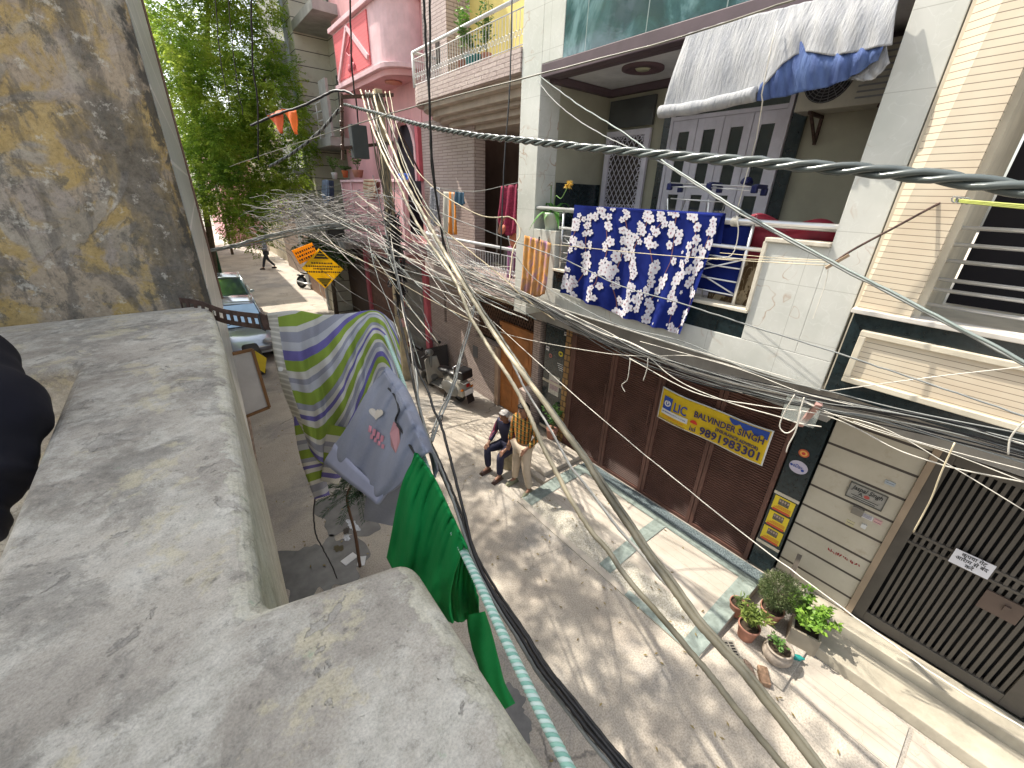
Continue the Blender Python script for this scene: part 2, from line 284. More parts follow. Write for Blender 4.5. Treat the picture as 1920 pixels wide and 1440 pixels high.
    c=n.ramp(n.noise(n.pos,2.2,6,.65),[(.3,(.38,.34,.28)),(.7,(.5,.45,.39))]); vd=n.mix(.4,n.pos,n.noise(n.pos,3,3,col=True),'ADD'); cr=n.ramp(n.vor(vd,4,'DISTANCE_TO_EDGE')[0],[(0,.6),(.012,0)]); c=n.mix(n.ma('MULTIPLY',cr,.6),c,(.28,.2,.14)); c=n.mix(n.ma('MULTIPLY',g,.65),c,(.3,.24,.2)); n.bump(g,-.5,.006); MT['ramp']=n.col(c)
    n=NM('speckled_terrazzo',.5); c=n.ramp(n.noise(n.pos,55,3,.7),[(.35,(.26,.235,.18)),(.5,(.42,.39,.32)),(.65,(.58,.55,.49))]); MT['terrazzo']=n.col(c)
    n=NM('green_marble',.3); c=n.ramp(n.noise(n.pos,7,8,.7,1),[(.35,(.17,.2,.18)),(.6,(.28,.33,.3)),(.75,(.46,.49,.45))]); MT['greenmarble']=n.col(c)
    n=NM('grey_granite_speckle',.35); c=n.ramp(n.noise(n.pos,60,4,.7),[(.4,(.05,.07,.075)),(.6,(.2,.24,.25))]); MT['granite']=n.col(c)
    n=NM('foliage',.55,0,.3); oi=n.N.new('ShaderNodeObjectInfo'); c=n.ramp(n.noise(n.pos,1.1,4),[(.3,(.09,.18,.02)),(.46,(.22,.35,.04)),(.62,(.45,.54,.08))]); n.col(c); n.b.inputs['Subsurface Weight'].default_value=0
    tr=n.N.new('ShaderNodeBsdfTranslucent'); n.l(c,tr.inputs[0]); mx=n.N.new('ShaderNodeMixShader'); mx.inputs[0].default_value=.65; out=n.N['Material Output']; n.l(n.b.outputs[0],mx.inputs[1]); n.l(tr.outputs[0],mx.inputs[2]); n.l(mx.outputs[0],out.inputs[0]); MT['leaf']=n.m
mk()
def leafmat(name,lo,hi,sc=6):
    n=NM(name,.5,0,.4); c=n.ramp(n.noise(n.pos,sc,3),[(.3,lo),(.7,hi)]); n.col(c); tr=n.N.new('ShaderNodeBsdfTranslucent'); n.l(c,tr.inputs[0]); mx=n.N.new('ShaderNodeMixShader'); mx.inputs[0].default_value=.3; n.l(n.b.outputs[0],mx.inputs[1]); n.l(tr.outputs[0],mx.inputs[2]); n.l(mx.outputs[0],n.N['Material Output'].inputs[0]); return n.m
def rc(x,a,b):
    p=on(*a,x=x);q=on(*b,x=x); return min(p.y,q.y),max(p.y,q.y),min(p.z,q.z),max(p.z,q.z)
# ================= ground =================
MB().add([(-150,-120,0),(150,-120,0),(150,260,0),(-150,260,0)],[(0,1,2,3)]).build('road',MT['road'],kind='structure')
f=MB(); f.prism([(3.52,.88,0),(3.52,.88,.02),(3.95,.88,.07),(4.45,.88,.13),(5.3,.88,.14),(5.3,.88,0)],(0,3.25,0)).build('forecourt',MT['ramp'],kind='structure')
def sheet(name,mat,segs,y0,y1,dz=.004):
    m=MB()
    for (xa,za),(xb,zb) in zip(segs,segs[1:]): m.add([(xa,y0,za+dz),(xb,y0,zb+dz),(xb,y1,zb+dz),(xa,y1,za+dz)],[(0,1,2,3)])
    return m
prof=[(3.52,.02),(3.95,.07),(4.45,.13),(5.3,.14)]
def pz(x):
    for (a,za),(b,zb) in zip(prof,prof[1:]):
        if x<=b: return za+(zb-za)*(x-a)/(b-a)
    return .14
def strip(name,mat,x0,x1,y0,y1,dz):
    xs=[x0]+[p[0] for p in prof if x0<p[0]<x1]+[x1]
    m=sheet(name,mat,[(x,pz(x)) for x in xs],y0,y1,dz); return m.build(name,mat,kind='structure')
strip('terrazzo_strip',MT['terrazzo'],3.6,3.98,1.1,4.1,.004)
strip('marble_border',MT['greenmarble'],3.52,3.62,.89,1.9,.008)
for k,(a,b) in enumerate(((.885,1.1),(2.22,2.42),(3.88,4.12))): strip('marble_border',MT['greenmarble'],3.62,5.0,a,b,.012)
strip('granite_border',MT['granite'],5.02,5.22,.89,4.1,.016); strip('marble_border',MT['greenmarble'],4.9,5.02,.89,4.1,.014)
MB().box(4.15,5.4,4.16,5.9,0,.1).build('pavement',MT['road'],kind='structure',bevel=.015)
MB().box(4.25,5.2,4.25,5.1,.1,.2).build('pavement',MT['road'],kind='structure',bevel=.02)
MB().box(5.05,5.3,-6,.86,0,.28).build('kerb',MT['kerb'],kind='structure',bevel=.01)
MB().box(4.66,5.05,-6,.2,0,.15).build('kerb',MT['kerb'],kind='structure',bevel=.012)
def slabs():
    m=MB()
    for k in range(7): m.box(4.05,4.62,-.75-k*.9,-.75-k*.9+.86,.0,.012)
    return m
slabs().build('pavement',MT['ramp'],kind='structure')
MB().box(3.95,4.62,.16-.0,.84,0,.03).build('pavement',MT['road'],kind='structure',bevel=.01)
# ================= cream marble house =================
h=T('marble_house','cream veined marble house with projecting balcony above brown shutter gates','house',(5.3,3.3,0))
mm=MT['marble']
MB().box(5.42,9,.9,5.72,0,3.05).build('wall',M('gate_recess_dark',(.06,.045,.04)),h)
MB().box(4.97,5.44,.86,5.72,2.62,3.06).build('lintel',MT['greyplaster'],h,bevel=.008)
g=MB(); g.box(4.6,4.74,.94,5.74,3.06,3.36); g.box(4.6,4.76,.94,1.25,3.36,9.6); g.box(4.6,5.0,5.3,5.74,3.36,9.6); g.box(4.6,4.74,1.25,1.78,3.36,4.36); g.box(4.6,4.98,4.78,5.3,3.36,4.22)
g.box(4.6,4.74,4.89,5.3,6.36,9.6); g.box(4.6,5.44,5.4,5.74,2.78,3.06)
g.build('facade_cladding',mm,h,bevel=.006)
MB().box(4.612,4.72,1.78,4.78,3.36,3.64).build('dark_band',MT['darkgreen'],h)
g=MB(); g.box(4.57,4.76,1.78,4.78,3.64,3.675); g.box(4.57,4.76,1.25,1.8,4.36,4.4); g.box(4.575,4.76,1.77,1.81,3.675,4.36); g.build('coping',M('cream_coping',(.6,.55,.45),.6,dirt=.5,scale=10),h,bevel=.006)
MB().box(4.74,6.1,.94,5.74,3.1,3.44).build('balcony_floor',MT['greyplaster'],h)
MB().box(6.1,6.3,.94,5.74,3.0,9.6).build('back_wall',MT['olive'],h)
boxes('side_wall',MT['olive'],h,[(5.0,6.1,5.3,5.5,3.44,6.3),(4.76,6.1,1.1,1.25,3.44,6.3)])
MB().box(5.02,6.06,5.28,5.298,3.44,4.9).build('wainscot',MT['darkgreen'],h)
MB().box(4.74,6.1,1.25,5.3,6.26,6.36).build('ceiling',M('white_ceiling',(.66,.66,.66),.8),h)
g=MB(); g.box(4.6,4.74,1.25,5.3,6.2,6.36); g.box(6.0,6.1,1.25,5.3,6.16,6.256); g.box(4.76,6.0,5.2,5.3,6.16,6.256); g.box(4.74,4.86,1.25,5.2,6.2,6.256); g.build('cornice',M('maroon_grey_trim',(.1,.07,.08),.6),h,bevel=.01)
# glazed parapet upstairs
MB().box(4.605,4.7,1.25,4.89,6.36,7.6).build('glazed_parapet',None or (lambda n:(n.bump(n.noise(n.pos,3,4),.15,.02),n.col(n.mix(n.brick(n.comb(n.sep(n.pos)[1],n.sep(n.pos)[2]),(0,0,0),(0,0,0),(1,1,1),.9,1.4,.006,0)[1],n.ramp(n.noise(n.pos,.9,5,.6,1.5),[(.4,(.03,.06,.07)),(.5,(.05,.11,.12)),(.62,(.16,.27,.29))]),(.25,.3,.3))))[1])(NM('dark_teal_glass',.08,0,.7)),h)
for k,(yy,xx) in enumerate(((4.15,5.35),(2.95,5.1),(1.9,5.35))):
    r=MB(); r.lathe([(.27,6.2601),(.27,6.235),(.22,6.225),(.2,6.24),(.12,6.235),(.11,6.2601)],(xx,yy,0),28,cap=False); r=r.build('ceiling_medallion',M('maroon_plaster',(.13,.08,.09),.7),h,smooth=True)
    MB().lathe([(.0,6.228),(.08,6.228),(.1,6.255)],(xx,yy,0),20,cap=False).build('lamp_disc',M('pale_lamp_glass',(.45,.45,.3),.3),h,smooth=True)
# doors at the back of the balcony
XB=6.07; y0,y1,z0,z1=rc(XB,(1218,262),(1122,320)); y0,y1=4.38,5.22
dr=MB(); W=.09
for a in ((y0,y0+W,3.44,5.68),(y1-W,y1,3.44,5.68),(y0+W,y1-W,5.6,5.68),(y0+W,y1-W,4.35,4.55),(y0+W,y1-W,3.44,3.7)): dr.box(XB-.05,XB,*a)
d=dr.build('grille_door',MT['lav'],h,bevel=.004)
gr=MB()
ya,yb,za,zb=y0+W,y1-W,4.55,5.6
def seg_clip(p,q):
    return p,q
n=13
for s in (1,-1):
    for k in range(-n,n*2):
        # diagonal lines u = k*step + s*t
        pts=[]
        st=(yb-ya)/7; c=ya+k*st
        # y = c + s*(z-za)*.6
        zlo,zhi=za,zb
        f0=lambda z:c+s*(z-za)*.62
        zz=[za+(zb-za)*i/40 for i in range(41)]; ins=[z for z in zz if ya<=f0(z)<=yb]
        if len(ins)>1: gr.bar((XB-.03,f0(ins[0]),ins[0]),(XB-.03,f0(ins[-1]),ins[-1]),.008,.008)
# scroll border
for side in range(4):
    for k in range(10):
        t=(k+.5)/10
        c=[(ya+.035,za+(zb-za)*t),(yb-.035,za+(zb-za)*t),(ya+(yb-ya)*t,za+.035),(ya+(yb-ya)*t,zb-.035)][side]
        gr.tube([(XB-.035,c[0]+.028*math.cos(a),c[1]+.028*math.sin(a)) for a in [i*2*pi/8 for i in range(8)]],.006,4,False)
gr.build('lattice',MT['lav'],h)
MB().box(XB-.012,XB-.006,ya,yb,3.7,za+1.05).build('door_mesh',MT['dkint'],h)
MB().box(XB-.04,XB+.01,y0,y1,5.72,6.1).build('transom_window',M('grey_window',(.06,.065,.065),.15,spec=.7),h)
fd=MB(); fy0,fy1=2.46,4.05; ftop,fbot=5.72,3.44; fd.box(XB-.06,XB,fy0,fy0+.05,fbot,6.12); fd.box(XB-.06,XB,fy1-.05,fy1,fbot,6.12); fd.box(XB-.06,XB,fy0+.05,fy1-.05,ftop,ftop+.05); fd.box(XB-.06,XB,fy0+.05,fy1-.05,6.08,6.12)
fd=fd.build('french_door_frame',MT['lav'],h,bevel=.004)
lw=(fy1-fy0-.1)/4
for k in range(4):
    a=fy0+.05+k*lw; b=a+lw-.008; m=MB(); s=.1
    m.box(XB-.055,XB-.015,a,a+s,fbot,ftop-.003); m.box(XB-.055,XB-.015,b-s,b,fbot,ftop-.003)
    for zz0,zz1 in ((fbot,fbot+.22),(4.05,4.17),(4.78,4.9),(ftop-.14,ftop-.003)): m.box(XB-.055,XB-.015,a+s,b-s,zz0,zz1)
    q=m.build('door_leaf',MT['lav'],h,bevel=.003)
    p=MB()
    for zz0,zz1 in ((fbot+.22,4.05),(4.17,4.78),(4.9,ftop-.14)): p.box(XB-.04,XB-.03,a+s,b-s,zz0,zz1)
    p.build('pane',MT['glass'],q)
MB().box(XB-.03,XB-.02,fy0+.05,fy1-.05,ftop+.05,6.08).build('transom_pane',MT['glass'],h)
boxes('dark_jamb',MT['darkgreen'],h,[(XB-.03,XB+.01,fy1+.01,fy1+.13,3.44,6.15),(XB-.03,XB+.01,fy0-.16,fy0-.01,3.44,6.15)])
# steel rails of the balcony
g=MB()
for zz,xx,a,b,r in ((4.53,4.64,1.25,5.3,.026),(4.5,4.72,1.25,5.3,.018),(4.27,4.66,1.8,4.78,.022)): g.tube([(xx,a,zz),(xx,b,zz)],r,10)
for yy in (1.98,3.0,4.1,4.7): g.tube([(4.66,yy,3.67),(4.66,yy,4.5)],.018,8)
rl=g.build('balcony_rail',MT['steel'],h,smooth=True)
g=MB()
ps=(1.98,3.0,4.1,4.7)
for a,b in zip(ps,ps[1:]):
    for zz in (3.78,3.92,4.06,4.16): g.tube([(4.66,a,zz),(4.66,b,zz)],.009,6)
    g.tube([(4.675,a,3.78),(4.675,b,4.16)],.009,6); g.tube([(4.645,a,4.16),(4.645,b,3.78)],.009,6)
g.build('rail_grille',MT['steel'],h,smooth=True)
# shutters: four slatted gate leaves
def gate_leaf(y0,y1,par,z0=.15,z1=2.62,x=5.27,mat=None):
    f=MB(); w=.055
    f.box(x-.02,x+.03,y0,y0+w,z0,z1); f.box(x-.02,x+.03,y1-w,y1,z0,z1); f.box(x-.02,x+.03,y0+w,y1-w,z0,z0+w); f.box(x-.02,x+.03,y0+w,y1-w,z1-w,z1)
    q=f.build('gate_leaf',MT['brown'],par,bevel=.003)
    s=MB(); n=int((z1-z0-2*w)/.036)
    for k in range(n):
        zz=z0+w+(k+.5)*(z1-z0-2*w)/n; s.obb((x+.005,(y0+y1)/2,zz),(.004,(y1-y0)/2-w,.0165),Matrix.Rotation(R(-28),3,'Y'))
    s.box(x+.02,x+.025,y0+w,y1-w,z0+w,z1-w)
    s.build('slats',MT['brown'],q)
    return q
gt=T('shutter_gate','wide brown slatted metal gate of four leaves under the marble balcony','gate',(5.27,3,0.14))
L_=[1.16,2.05,2.95,3.85,4.78]
for a,b in zip(L_,L_[1:]): q=gate_leaf(a+.004,b-.004,gt)
for yy in (2.86,3.04,3.92): 
    hd=MB(); hd.tube([(5.24,yy,1.45),(5.2,yy,1.45),(5.2,yy,1.85),(5.24,yy,1.85)],.008,6); hd.build('handle',MT['brown'],gt)
MB().box(5.25,5.32,4.78,4.84,.1,2.62).build('gate_post',MT['brown'],gt)
# dark granite pilasters beside the gate
def wallpanel(name,label,cat,y0,y1,z0,z1,mat,x=5.2,d=.2):
    t=T(name,label,cat,(x,(y0+y1)/2,z0)); MB().box(x,x+d,y0,y1,z0,z1).build('panel',mat,t,bevel=.004); return t
pl=MB(); pl.box(5.26,5.42,.86,1.14,.1,2.62); pl.build('right_pilaster',MT['darkgreen'],h)
boxes('pilaster_trim',MT['cream'],h,[(5.25,5.262,.86,1.14,1.37,1.41),(5.25,5.262,.86,1.14,.56,.6)])
g=MB(); g.box(5.3,5.42,4.98,5.58,.2,2.62); g.build('left_pilaster',MT['darkgreen'],h)
boxes('pilaster_trim',MT['cream'],h,[(5.285,5.3,4.98,5.58,1.28,1.33),(5.285,5.3,4.98,5.58,.2,.26)])
MB().box(5.24,5.42,4.84,4.98,.1,2.62).build('carved_strip',(lambda n:(n.bump(n.brick(n.facade(),(0,0,0),(0,0,0),(1,1,1),.14,.12,.01)[1],-.8,.01),n.col(n.brick(n.facade(),(.3,.17,.06),(.36,.21,.08),(.08,.05,.03),.14,.12,.012)[0]))[1])(NM('carved_wood',.6)),h)
# ================= ribbed cream house (right) =================
h2=T('grooved_house','cream house clad in fine horizontal grooves with banded stone ground floor','house',(5.3,-2,0))
MB().box(5.3,5.5,.06,.84,.28,2.72).build('banded_wall',MT['banded'],h2,bevel=.006)
MB().box(5.27,5.5,0,.06,.28,2.72).build('wall_trim',M('brown_cream_trim',(.3,.23,.16),.6),h2,bevel=.004)
MB().box(5.7,9,-8,.84,0,3.1).build('wall',MT['dkint'],h2)
MB().box(5.0,5.7,-8,.9,2.74,3.1).build('beam',MT['greyplaster'],h2)
MB().prism([(4.56,.9,3.86),(4.56,.9,9.6),(4.3,.5,9.6),(4.52,.54,3.86)],(.06,.0,0)).build('grooved_cladding',MT['ribbed'],h2)
g=MB(); g.box(4.6,4.9,.56,.93,3.86,9.6); g.build('column',MT['cream'],h2)
MB().box(4.62,5.7,.5,.56,3.86,9.6).build('column_reveal',MT['cream'],h2)
MB().box(4.6,9,-8,.92,3.1,3.86).build('balcony_slab',MT['cream'],h2)
g=MB(); g.box(4.55,4.6,-8,.9,3.1,3.86); g.build('dark_frame',MT['darkgreen'],h2)
g=MB(); a=(.78,3.72,3.26); g.box(4.5,4.55,-8,.8,3.68,3.73); g.box(4.5,4.55,-8,.8,3.25,3.3); g.box(4.5,4.55,.75,.8,3.3,3.68); g.build('panel_frame',MT['cream'],h2,bevel=.006)
MB().box(4.53,4.55,-8,.75,3.3,3.68).build('grooved_panel',MT['ribbed'],h2)
MB().box(4.5,4.72,-8,.92,3.86,3.9).build('coping',M('pale_coping',(.6,.56,.5),.6,dirt=.3),h2,bevel=.006)
g=MB()
for zz in (4.0,4.12,4.2,4.34,4.46,4.58): g.tube([(4.7,-8,zz),(4.7,.52,zz)],.015,8)
g.build('steel_rails',MT['steel'],h2,smooth=True)
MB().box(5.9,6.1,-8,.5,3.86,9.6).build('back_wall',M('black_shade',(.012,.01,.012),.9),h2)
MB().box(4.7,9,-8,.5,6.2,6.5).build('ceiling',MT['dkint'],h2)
# dark steel entrance gate with vertical bars
g2=T('bar_gate','dark grey steel gate with vertical bars beside the banded stone wall','gate',(5.35,-.9,.28))
gm=M('dark_grey_brown_gate',(.085,.075,.062),.5,var=.2)
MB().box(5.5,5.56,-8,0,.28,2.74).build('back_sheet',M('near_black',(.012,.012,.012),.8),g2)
g=MB(); g.box(5.33,5.4,-.1,0,.28,2.6); g.box(5.33,5.4,-1.36,-1.2,.28,2.6); g.box(5.33,5.4,-1.2,-.1,.28,.42); g.box(5.33,5.4,-1.2,-.1,2.5,2.6); g.box(5.34,5.39,-1.2,-.1,1.5,1.53); g.box(5.34,5.39,-1.2,-.1,1.62,1.65); g.build('gate_frame',gm,g2,bevel=.004)
g=MB()
for k in range(20): y=-.13-k*.054; g.box(5.35,5.37,y-.03,y,.42,2.5)
g.build('bars',gm,g2)
g=MB()
g.box(5.33,5.4,-8,-1.36,2.5,2.6)
g.box(5.36,5.39,-8,-1.36,.28,2.5)
g.build('second_leaf',gm,g2)
g=MB()
for k in range(30): zz=.34+k*.072; g.box(5.35,5.36,-7.9,-1.44,zz,zz+.05)
g.build('horizontal_slats',gm,g2)
g=MB(); g.box(5.325,5.345,-.98,-.72,1.2,1.42); g.box(5.3,5.33,-.9,-.86,1.3,1.36); g.build('lock_plate',M('brown_lock_plate',(.1,.07,.055),.5),g2)
# ================= brick house with yellow upper floor =================
h3=T('brick_house','pinkish split brick house with curved balcony and yellow upper storey','house',(5.3,8,0))
bc=MT['brickclad']
g=MB(); g.box(5.3,5.5,7.2,10.4,0,1.5); g.box(5.3,5.5,8.1,9.5,1.5,3.0); g.box(5.3,5.5,9.62,10.4,1.5,3.0); g.box(5.3,5.5,7.2,9.62,2.7,3.0); g.box(5.3,5.5,9.5,9.62,2.4,2.7)
g.box(5.3,5.5,5.75,5.95,0,3.0); g.build('brick_wall',bc,h3,bevel=.004)
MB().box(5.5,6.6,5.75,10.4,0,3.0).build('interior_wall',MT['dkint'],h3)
MB().box(5.27,5.5,7.1,7.24,0,1.5).build('door_pillar',M('brown_stone',(.4,.28,.2),.7),h3,bevel=.01)
# niche box in the wall
MB().box(5.285,5.3,8.0,8.2,.95,1.25).build('meter_niche',MT['grey_metal'],h3)
g=MB(); g.box(5.42,5.44,5.95,8.1,1.6,2.75); g.build('lattice_backing',M('lattice_dark',(.05,.03,.02)),h3)
g=MB()
for k in range(34):
    a=5.95+k*.09-.6
    for s in (1,-1):
        p0=[5.4,a,1.6];p1=[5.4,a+s*.65,2.75]
        # clip
        def cl(y,z,y2,z2):
            pts=[(y+(y2-y)*i/12,z+(z2-z)*i/12) for i in range(13)]; pts=[p for p in pts if 5.96<=p[0]<=8.08]; return (pts[0],pts[-1]) if len(pts)>1 else None
        c=cl(a if s>0 else a,1.6,a+s*.65,2.75)
        if c: g.bar((5.4,c[0][0],c[0][1]),(5.4,c[1][0],c[1][1]),.016,.01)
g.build('lattice_window',M('rust_brown_iron',(.16,.09,.06),.6),h3)
dd=MB(); dd.box(5.33,5.4,6.0,7.08,0.02,2.05); dd=dd.build('door',MT['wood'],h3,bevel=.01)
g=MB()
for k in range(2):
    a=6.04+k*.52
    for j in range(3): g.box(5.315,5.33,a+.05,a+.44,.14+j*.62,.68+j*.62)
g.build('raised_panel',MT['wood'],dd,bevel=.02)
MB().lathe([(.03,0),(.035,.03),(.012,.05)],(5.315,6.62,1.35),12,Matrix.Rotation(R(-90),3,'Y')).build('door_knocker',M('brass',(.5,.35,.1),.3,1),dd,smooth=True)
MB().box(5.32,5.4,5.95,7.12,2.05,2.14).build('door_lintel',MT['wood'],h3)
MB().box(5.0,5.3,5.75,5.98,0,1.0).build('brick_pier',bc,h3,bevel=.006)
# curved slabs
def slabpoly(x0,ya,yb,r=.6):
    pts=[(x0,ya)]
    pts.append((x0,yb-.9)); 
    for k in range(1,9): t=k/8*pi/2; pts.append((x0+.75*(1-math.cos(t)),yb-.9+.9*math.sin(t)))
    pts+= [(6.5,yb),(6.5,ya)]
    return pts
def slab(x0,ya,yb,z0,z1,name,mat,par):
    return MB().prism([(x,y,z0) for x,y in slabpoly(x0,ya,yb)],(0,0,z1-z0)).build(name,mat,par,bevel=.006)
slab(4.6,5.75,9.85,2.93,3.22,'balcony_fascia',MT['brickclad2'],h3)
slab(4.75,5.75,9.7,2.8,2.93,'balcony_soffit',MT['cream'],h3)
slab(4.58,5.75,9.82,6.34,6.64,'upper_balcony_fascia',MT['brickclad2'],h3)
mo=M('pinkish_cream_moulding',(.5,.42,.35),.7,dirt=.3)
for k,(x,z0,z1) in enumerate(((4.7,6.24,6.34),(4.86,6.12,6.24),(5.0,6.05,6.12),(5.16,5.95,6.05),(5.34,5.86,5.95))): slab(x,5.75,9.7-k*.08,z0,z1,'soffit_moulding',mo,h3)
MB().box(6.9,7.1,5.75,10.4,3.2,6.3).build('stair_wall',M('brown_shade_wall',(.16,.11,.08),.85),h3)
g=MB(); g.box(5.3,5.58,8.1,10.4,3.2,6.2); g.build('brick_pier_wall',MT['brickclad2'],h3)
g=MB(); g.box(5.28,5.31,8.9,9.02,3.9,4.7); g.build('slot_window',MT['dkint'],h3)
MB().box(5.75,6.4,5.75,8.1,3.2,3.25).build('balcony_tiles',MT['cream'],h3)
# staircase in the shade
g=MB()
for k in range(9): g.box(5.75,6.35,7.6-k*.2,7.8-k*.2,3.25,3.45+k*.19)
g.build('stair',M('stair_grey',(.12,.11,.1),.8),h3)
g=MB(); g.tube([(5.7,7.8,3.5),(5.7,7.8,4.2),(5.7,6.3,5.5),(5.7,6.3,5.0)],.02,8); g.tube([(5.55,6.9,3.3),(5.55,7.4,4.35)],.02,8); g.build('stair_rail',MT['steel'],h3,smooth=True)
# railings
def railing(path,z0,z1,par,sp=.085,mat=MT['white'],scroll=True):
    g=MB(); g.tube([(x,y,z1) for x,y in path],.028,8); g.tube([(x,y,z1-.12) for x,y in path],.009,5); g.tube([(x,y,z0+.04) for x,y in path],.009,5)
    tp=g.build('handrail',mat,par,smooth=True)
    g=MB(); b=MB(); 
    for (xa,ya),(xb,yb) in zip(path,path[1:]):
        L=math.hypot(xb-xa,yb-ya); n=max(1,int(L/sp))
        for k in range(n):
            t=k/n; x=xa+(xb-xa)*t;y=ya+(yb-ya)*t; g.tube([(x,y,z0),(x,y,z1-.12)],.006,4,False)
            if scroll: b.tube([(x+.0,y+sp*.5*math.cos(a),(z0+z1)/2-.1+.04*math.sin(a)) for a in [i*2*pi/8 for i in range(9)]],.005,4,False)
    g.build('balusters',mat,par)
    if scroll: b.build('scrollwork',mat,par)
p1=[(x+.06,y) for x,y in slabpoly(4.6,5.8,9.8)[:-2]]
railing(p1,3.22,3.82,h3)
p2=[(4.64,5.78),(4.64,9.3),(5.3,9.35)]
railing(p2,6.64,7.22,h3)
MB().tube([(4.64,9.3,6.64),(4.64,9.3,7.22)],.03,8).build('railing_post',MT['white'],h3,smooth=True)
# upper storey
MB().box(5.75,5.95,5.75,8.9,6.6,9.6).build('yellow_wall',MT['yellow'],h3)
g=MB(); g.box(5.2,5.9,8.9,9.9,6.6,9.6); g.build('upper_brick_pier',MT['brickclad2'],h3)
MB().box(5.185,5.21,9.2,9.35,7.1,7.55).build('slot_window',MT['dkint'],h3)
MB().box(5.34,6.4,9.9,10.42,0,9.6).build('pink_return_wall',MT['pink'],h3)
# ================= pink house =================
h4=T('pink_house','pink painted house with rounded balcony, pointed arch and ribbed red panels','house',(5.3,13,0))
pk=MT['pink']
g=MB(); g.box(5.32,5.6,10.4,16,6.25,12); g.box(5.32,5.6,12.2,16,3.4,6.25); g.box(5.32,5.6,10.4,16,2.7,3.6); g.box(5.32,5.6,10.4,10.6,3.6,6.25); g.build('wall',pk,h4)
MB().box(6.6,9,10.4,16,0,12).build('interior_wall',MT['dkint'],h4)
# pointed arch surround
def arch(yc,hw,z0,zs,zt,x,par):
    outer=[];inner=[]
    pts=[(yc-hw,z0),(yc-hw,zs)]
    for k in range(1,8): t=k/8; pts.append((yc-hw*(1-t)**.65*1.0, zs+(zt-zs)*math.sin(t*pi/2)**.9))
    pts.append((yc,zt)); r=[(2*yc-y,z) for y,z in pts[:-1]][::-1]; poly=pts+r
    g=MB(); sc=1.16
    o=[(yc+(y-yc)*sc,z if z<=z0+.01 else z0+(z-z0)*1.06) for y,z in poly]
    n=len(poly); m=MB()
    vs=[(x,*p) for p in poly]+[(x,*p) for p in o]+[(x+.12,*p) for p in poly]+[(x+.12,*p) for p in o]
    fs=[]
    for i in range(n-1): fs+=[(i,i+1,n+i+1,n+i),(2*n+i,3*n+i,3*n+i+1,2*n+i+1),(i,2*n+i,2*n+i+1,i+1),(n+i,n+i+1,3*n+i+1,3*n+i)]
    m.add(vs,fs); m.build('arch_surround',MT['pinkl'],par)
    return poly
arch(11.3,.62,4.95,5.7,6.3,5.2,h4)
g=MB(); g.box(5.22,5.4,10.45,10.6,4.95,6.15); g.build('arch_column',MT['pinkd'],h4)
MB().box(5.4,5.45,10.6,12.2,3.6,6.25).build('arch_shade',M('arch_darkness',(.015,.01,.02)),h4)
g=MB(); g.box(4.72,4.8,10.3,15,3.45,4.9); g.build('parapet',pk,h4); 
MB().box(4.66,4.86,10.3,15,4.9,4.97).build('coping',MT['pinkl'],h4,bevel=.01)
boxes('parapet_pilaster',MT['pinkl'],h4,[(4.68,4.72,yy,yy+.1,3.45,4.9) for yy in (10.4,11.6,12.8,14.0,14.9)])
MB().box(4.6,5.4,10.3,15.2,3.2,3.45).build('floor_slab',MT['pinkl'],h4,bevel=.01)
# rounded upper balcony
def rpoly(x0,ya,yb,r):
    pts=[(5.35,ya)]
    pts.append((5.2,ya))
    for k in range(0,9): t=k/8*pi/2; pts.append((x0+r-r*math.sin(t),ya+r-r*math.cos(t)))
    pts+=[(x0,yb),(5.35,yb)]; return pts
def rslab(x0,ya,yb,r,z0,z1,name,mat): return MB().prism([(x,y,z0) for x,y in rpoly(x0,ya,yb,r)],(0,0,z1-z0)).build(name,mat,h4,bevel=.012)
rslab(4.6,10.25,13.8,.6,7.28,8.42,'balcony_parapet',MT['pinkl'])
rslab(4.5,10.15,13.9,.66,8.42,8.52,'balcony_coping',MT['pinkl'])
rslab(4.52,10.17,13.88,.64,7.18,7.28,'balcony_moulding',MT['pinkl']); rslab(4.62,10.27,13.8,.6,7.06,7.18,'balcony_moulding',pk)
MB().box(4.57,4.6,11.35,13.7,7.36,8.36).build('ribbed_panel',MT['pinkribs'],h4)
g=MB(); g.bar((4.55,12.6,8.3),(4.55,13.6,7.36),.1,.05,(1,0,0)); g.bar((4.55,12.6,8.3),(4.55,11.4,7.5),.1,.05,(1,0,0)); g.build('chevron_moulding',MT['pinkl'],h4)
g=MB(); g.ball((4.55,12.55,7.62),(.03,.12,.14)); g.ball((4.55,12.4,7.5),(.03,.1,.08)); g.ball((4.55,12.7,7.5),(.03,.1,.08)); g.tube(smoothpts([(4.54,12.55,7.7),(4.54,12.75,7.85),(4.54,12.5,7.98),(4.54,12.45,8.08)]),.02,5); g.build('relief_emblem',MT['pinkd'],h4,smooth=True)
g=MB(); g.lathe([(0,7.05),(.2,7.05),(.2,7.02),(.09,7.0),(.0,6.98)],(5.0,11.1,0),20,cap=False); g.build('lamp_disc',M('salmon_lamp',(.5,.2,.14),.5),h4,smooth=True)
boxes('gate_column',MT['pinkd'],h4,[(5.2,5.42,yy,yy+.22,0,2.9) for yy in (10.42,12.2,15.0)],bevel=.01)
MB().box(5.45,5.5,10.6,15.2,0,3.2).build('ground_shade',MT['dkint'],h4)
gg=T('grille_gate','pale grey grilled metal gate behind the utility pole','gate',(5.3,11.4,0))
g=MB(); g.box(5.3,5.34,10.66,12.2,.2,.26); g.box(5.3,5.34,10.66,12.2,1.3,1.36); g.box(5.3,5.34,10.66,12.2,2.7,2.76); g.build('gate_frame',MT['grey_metal'],gg)
g=MB()
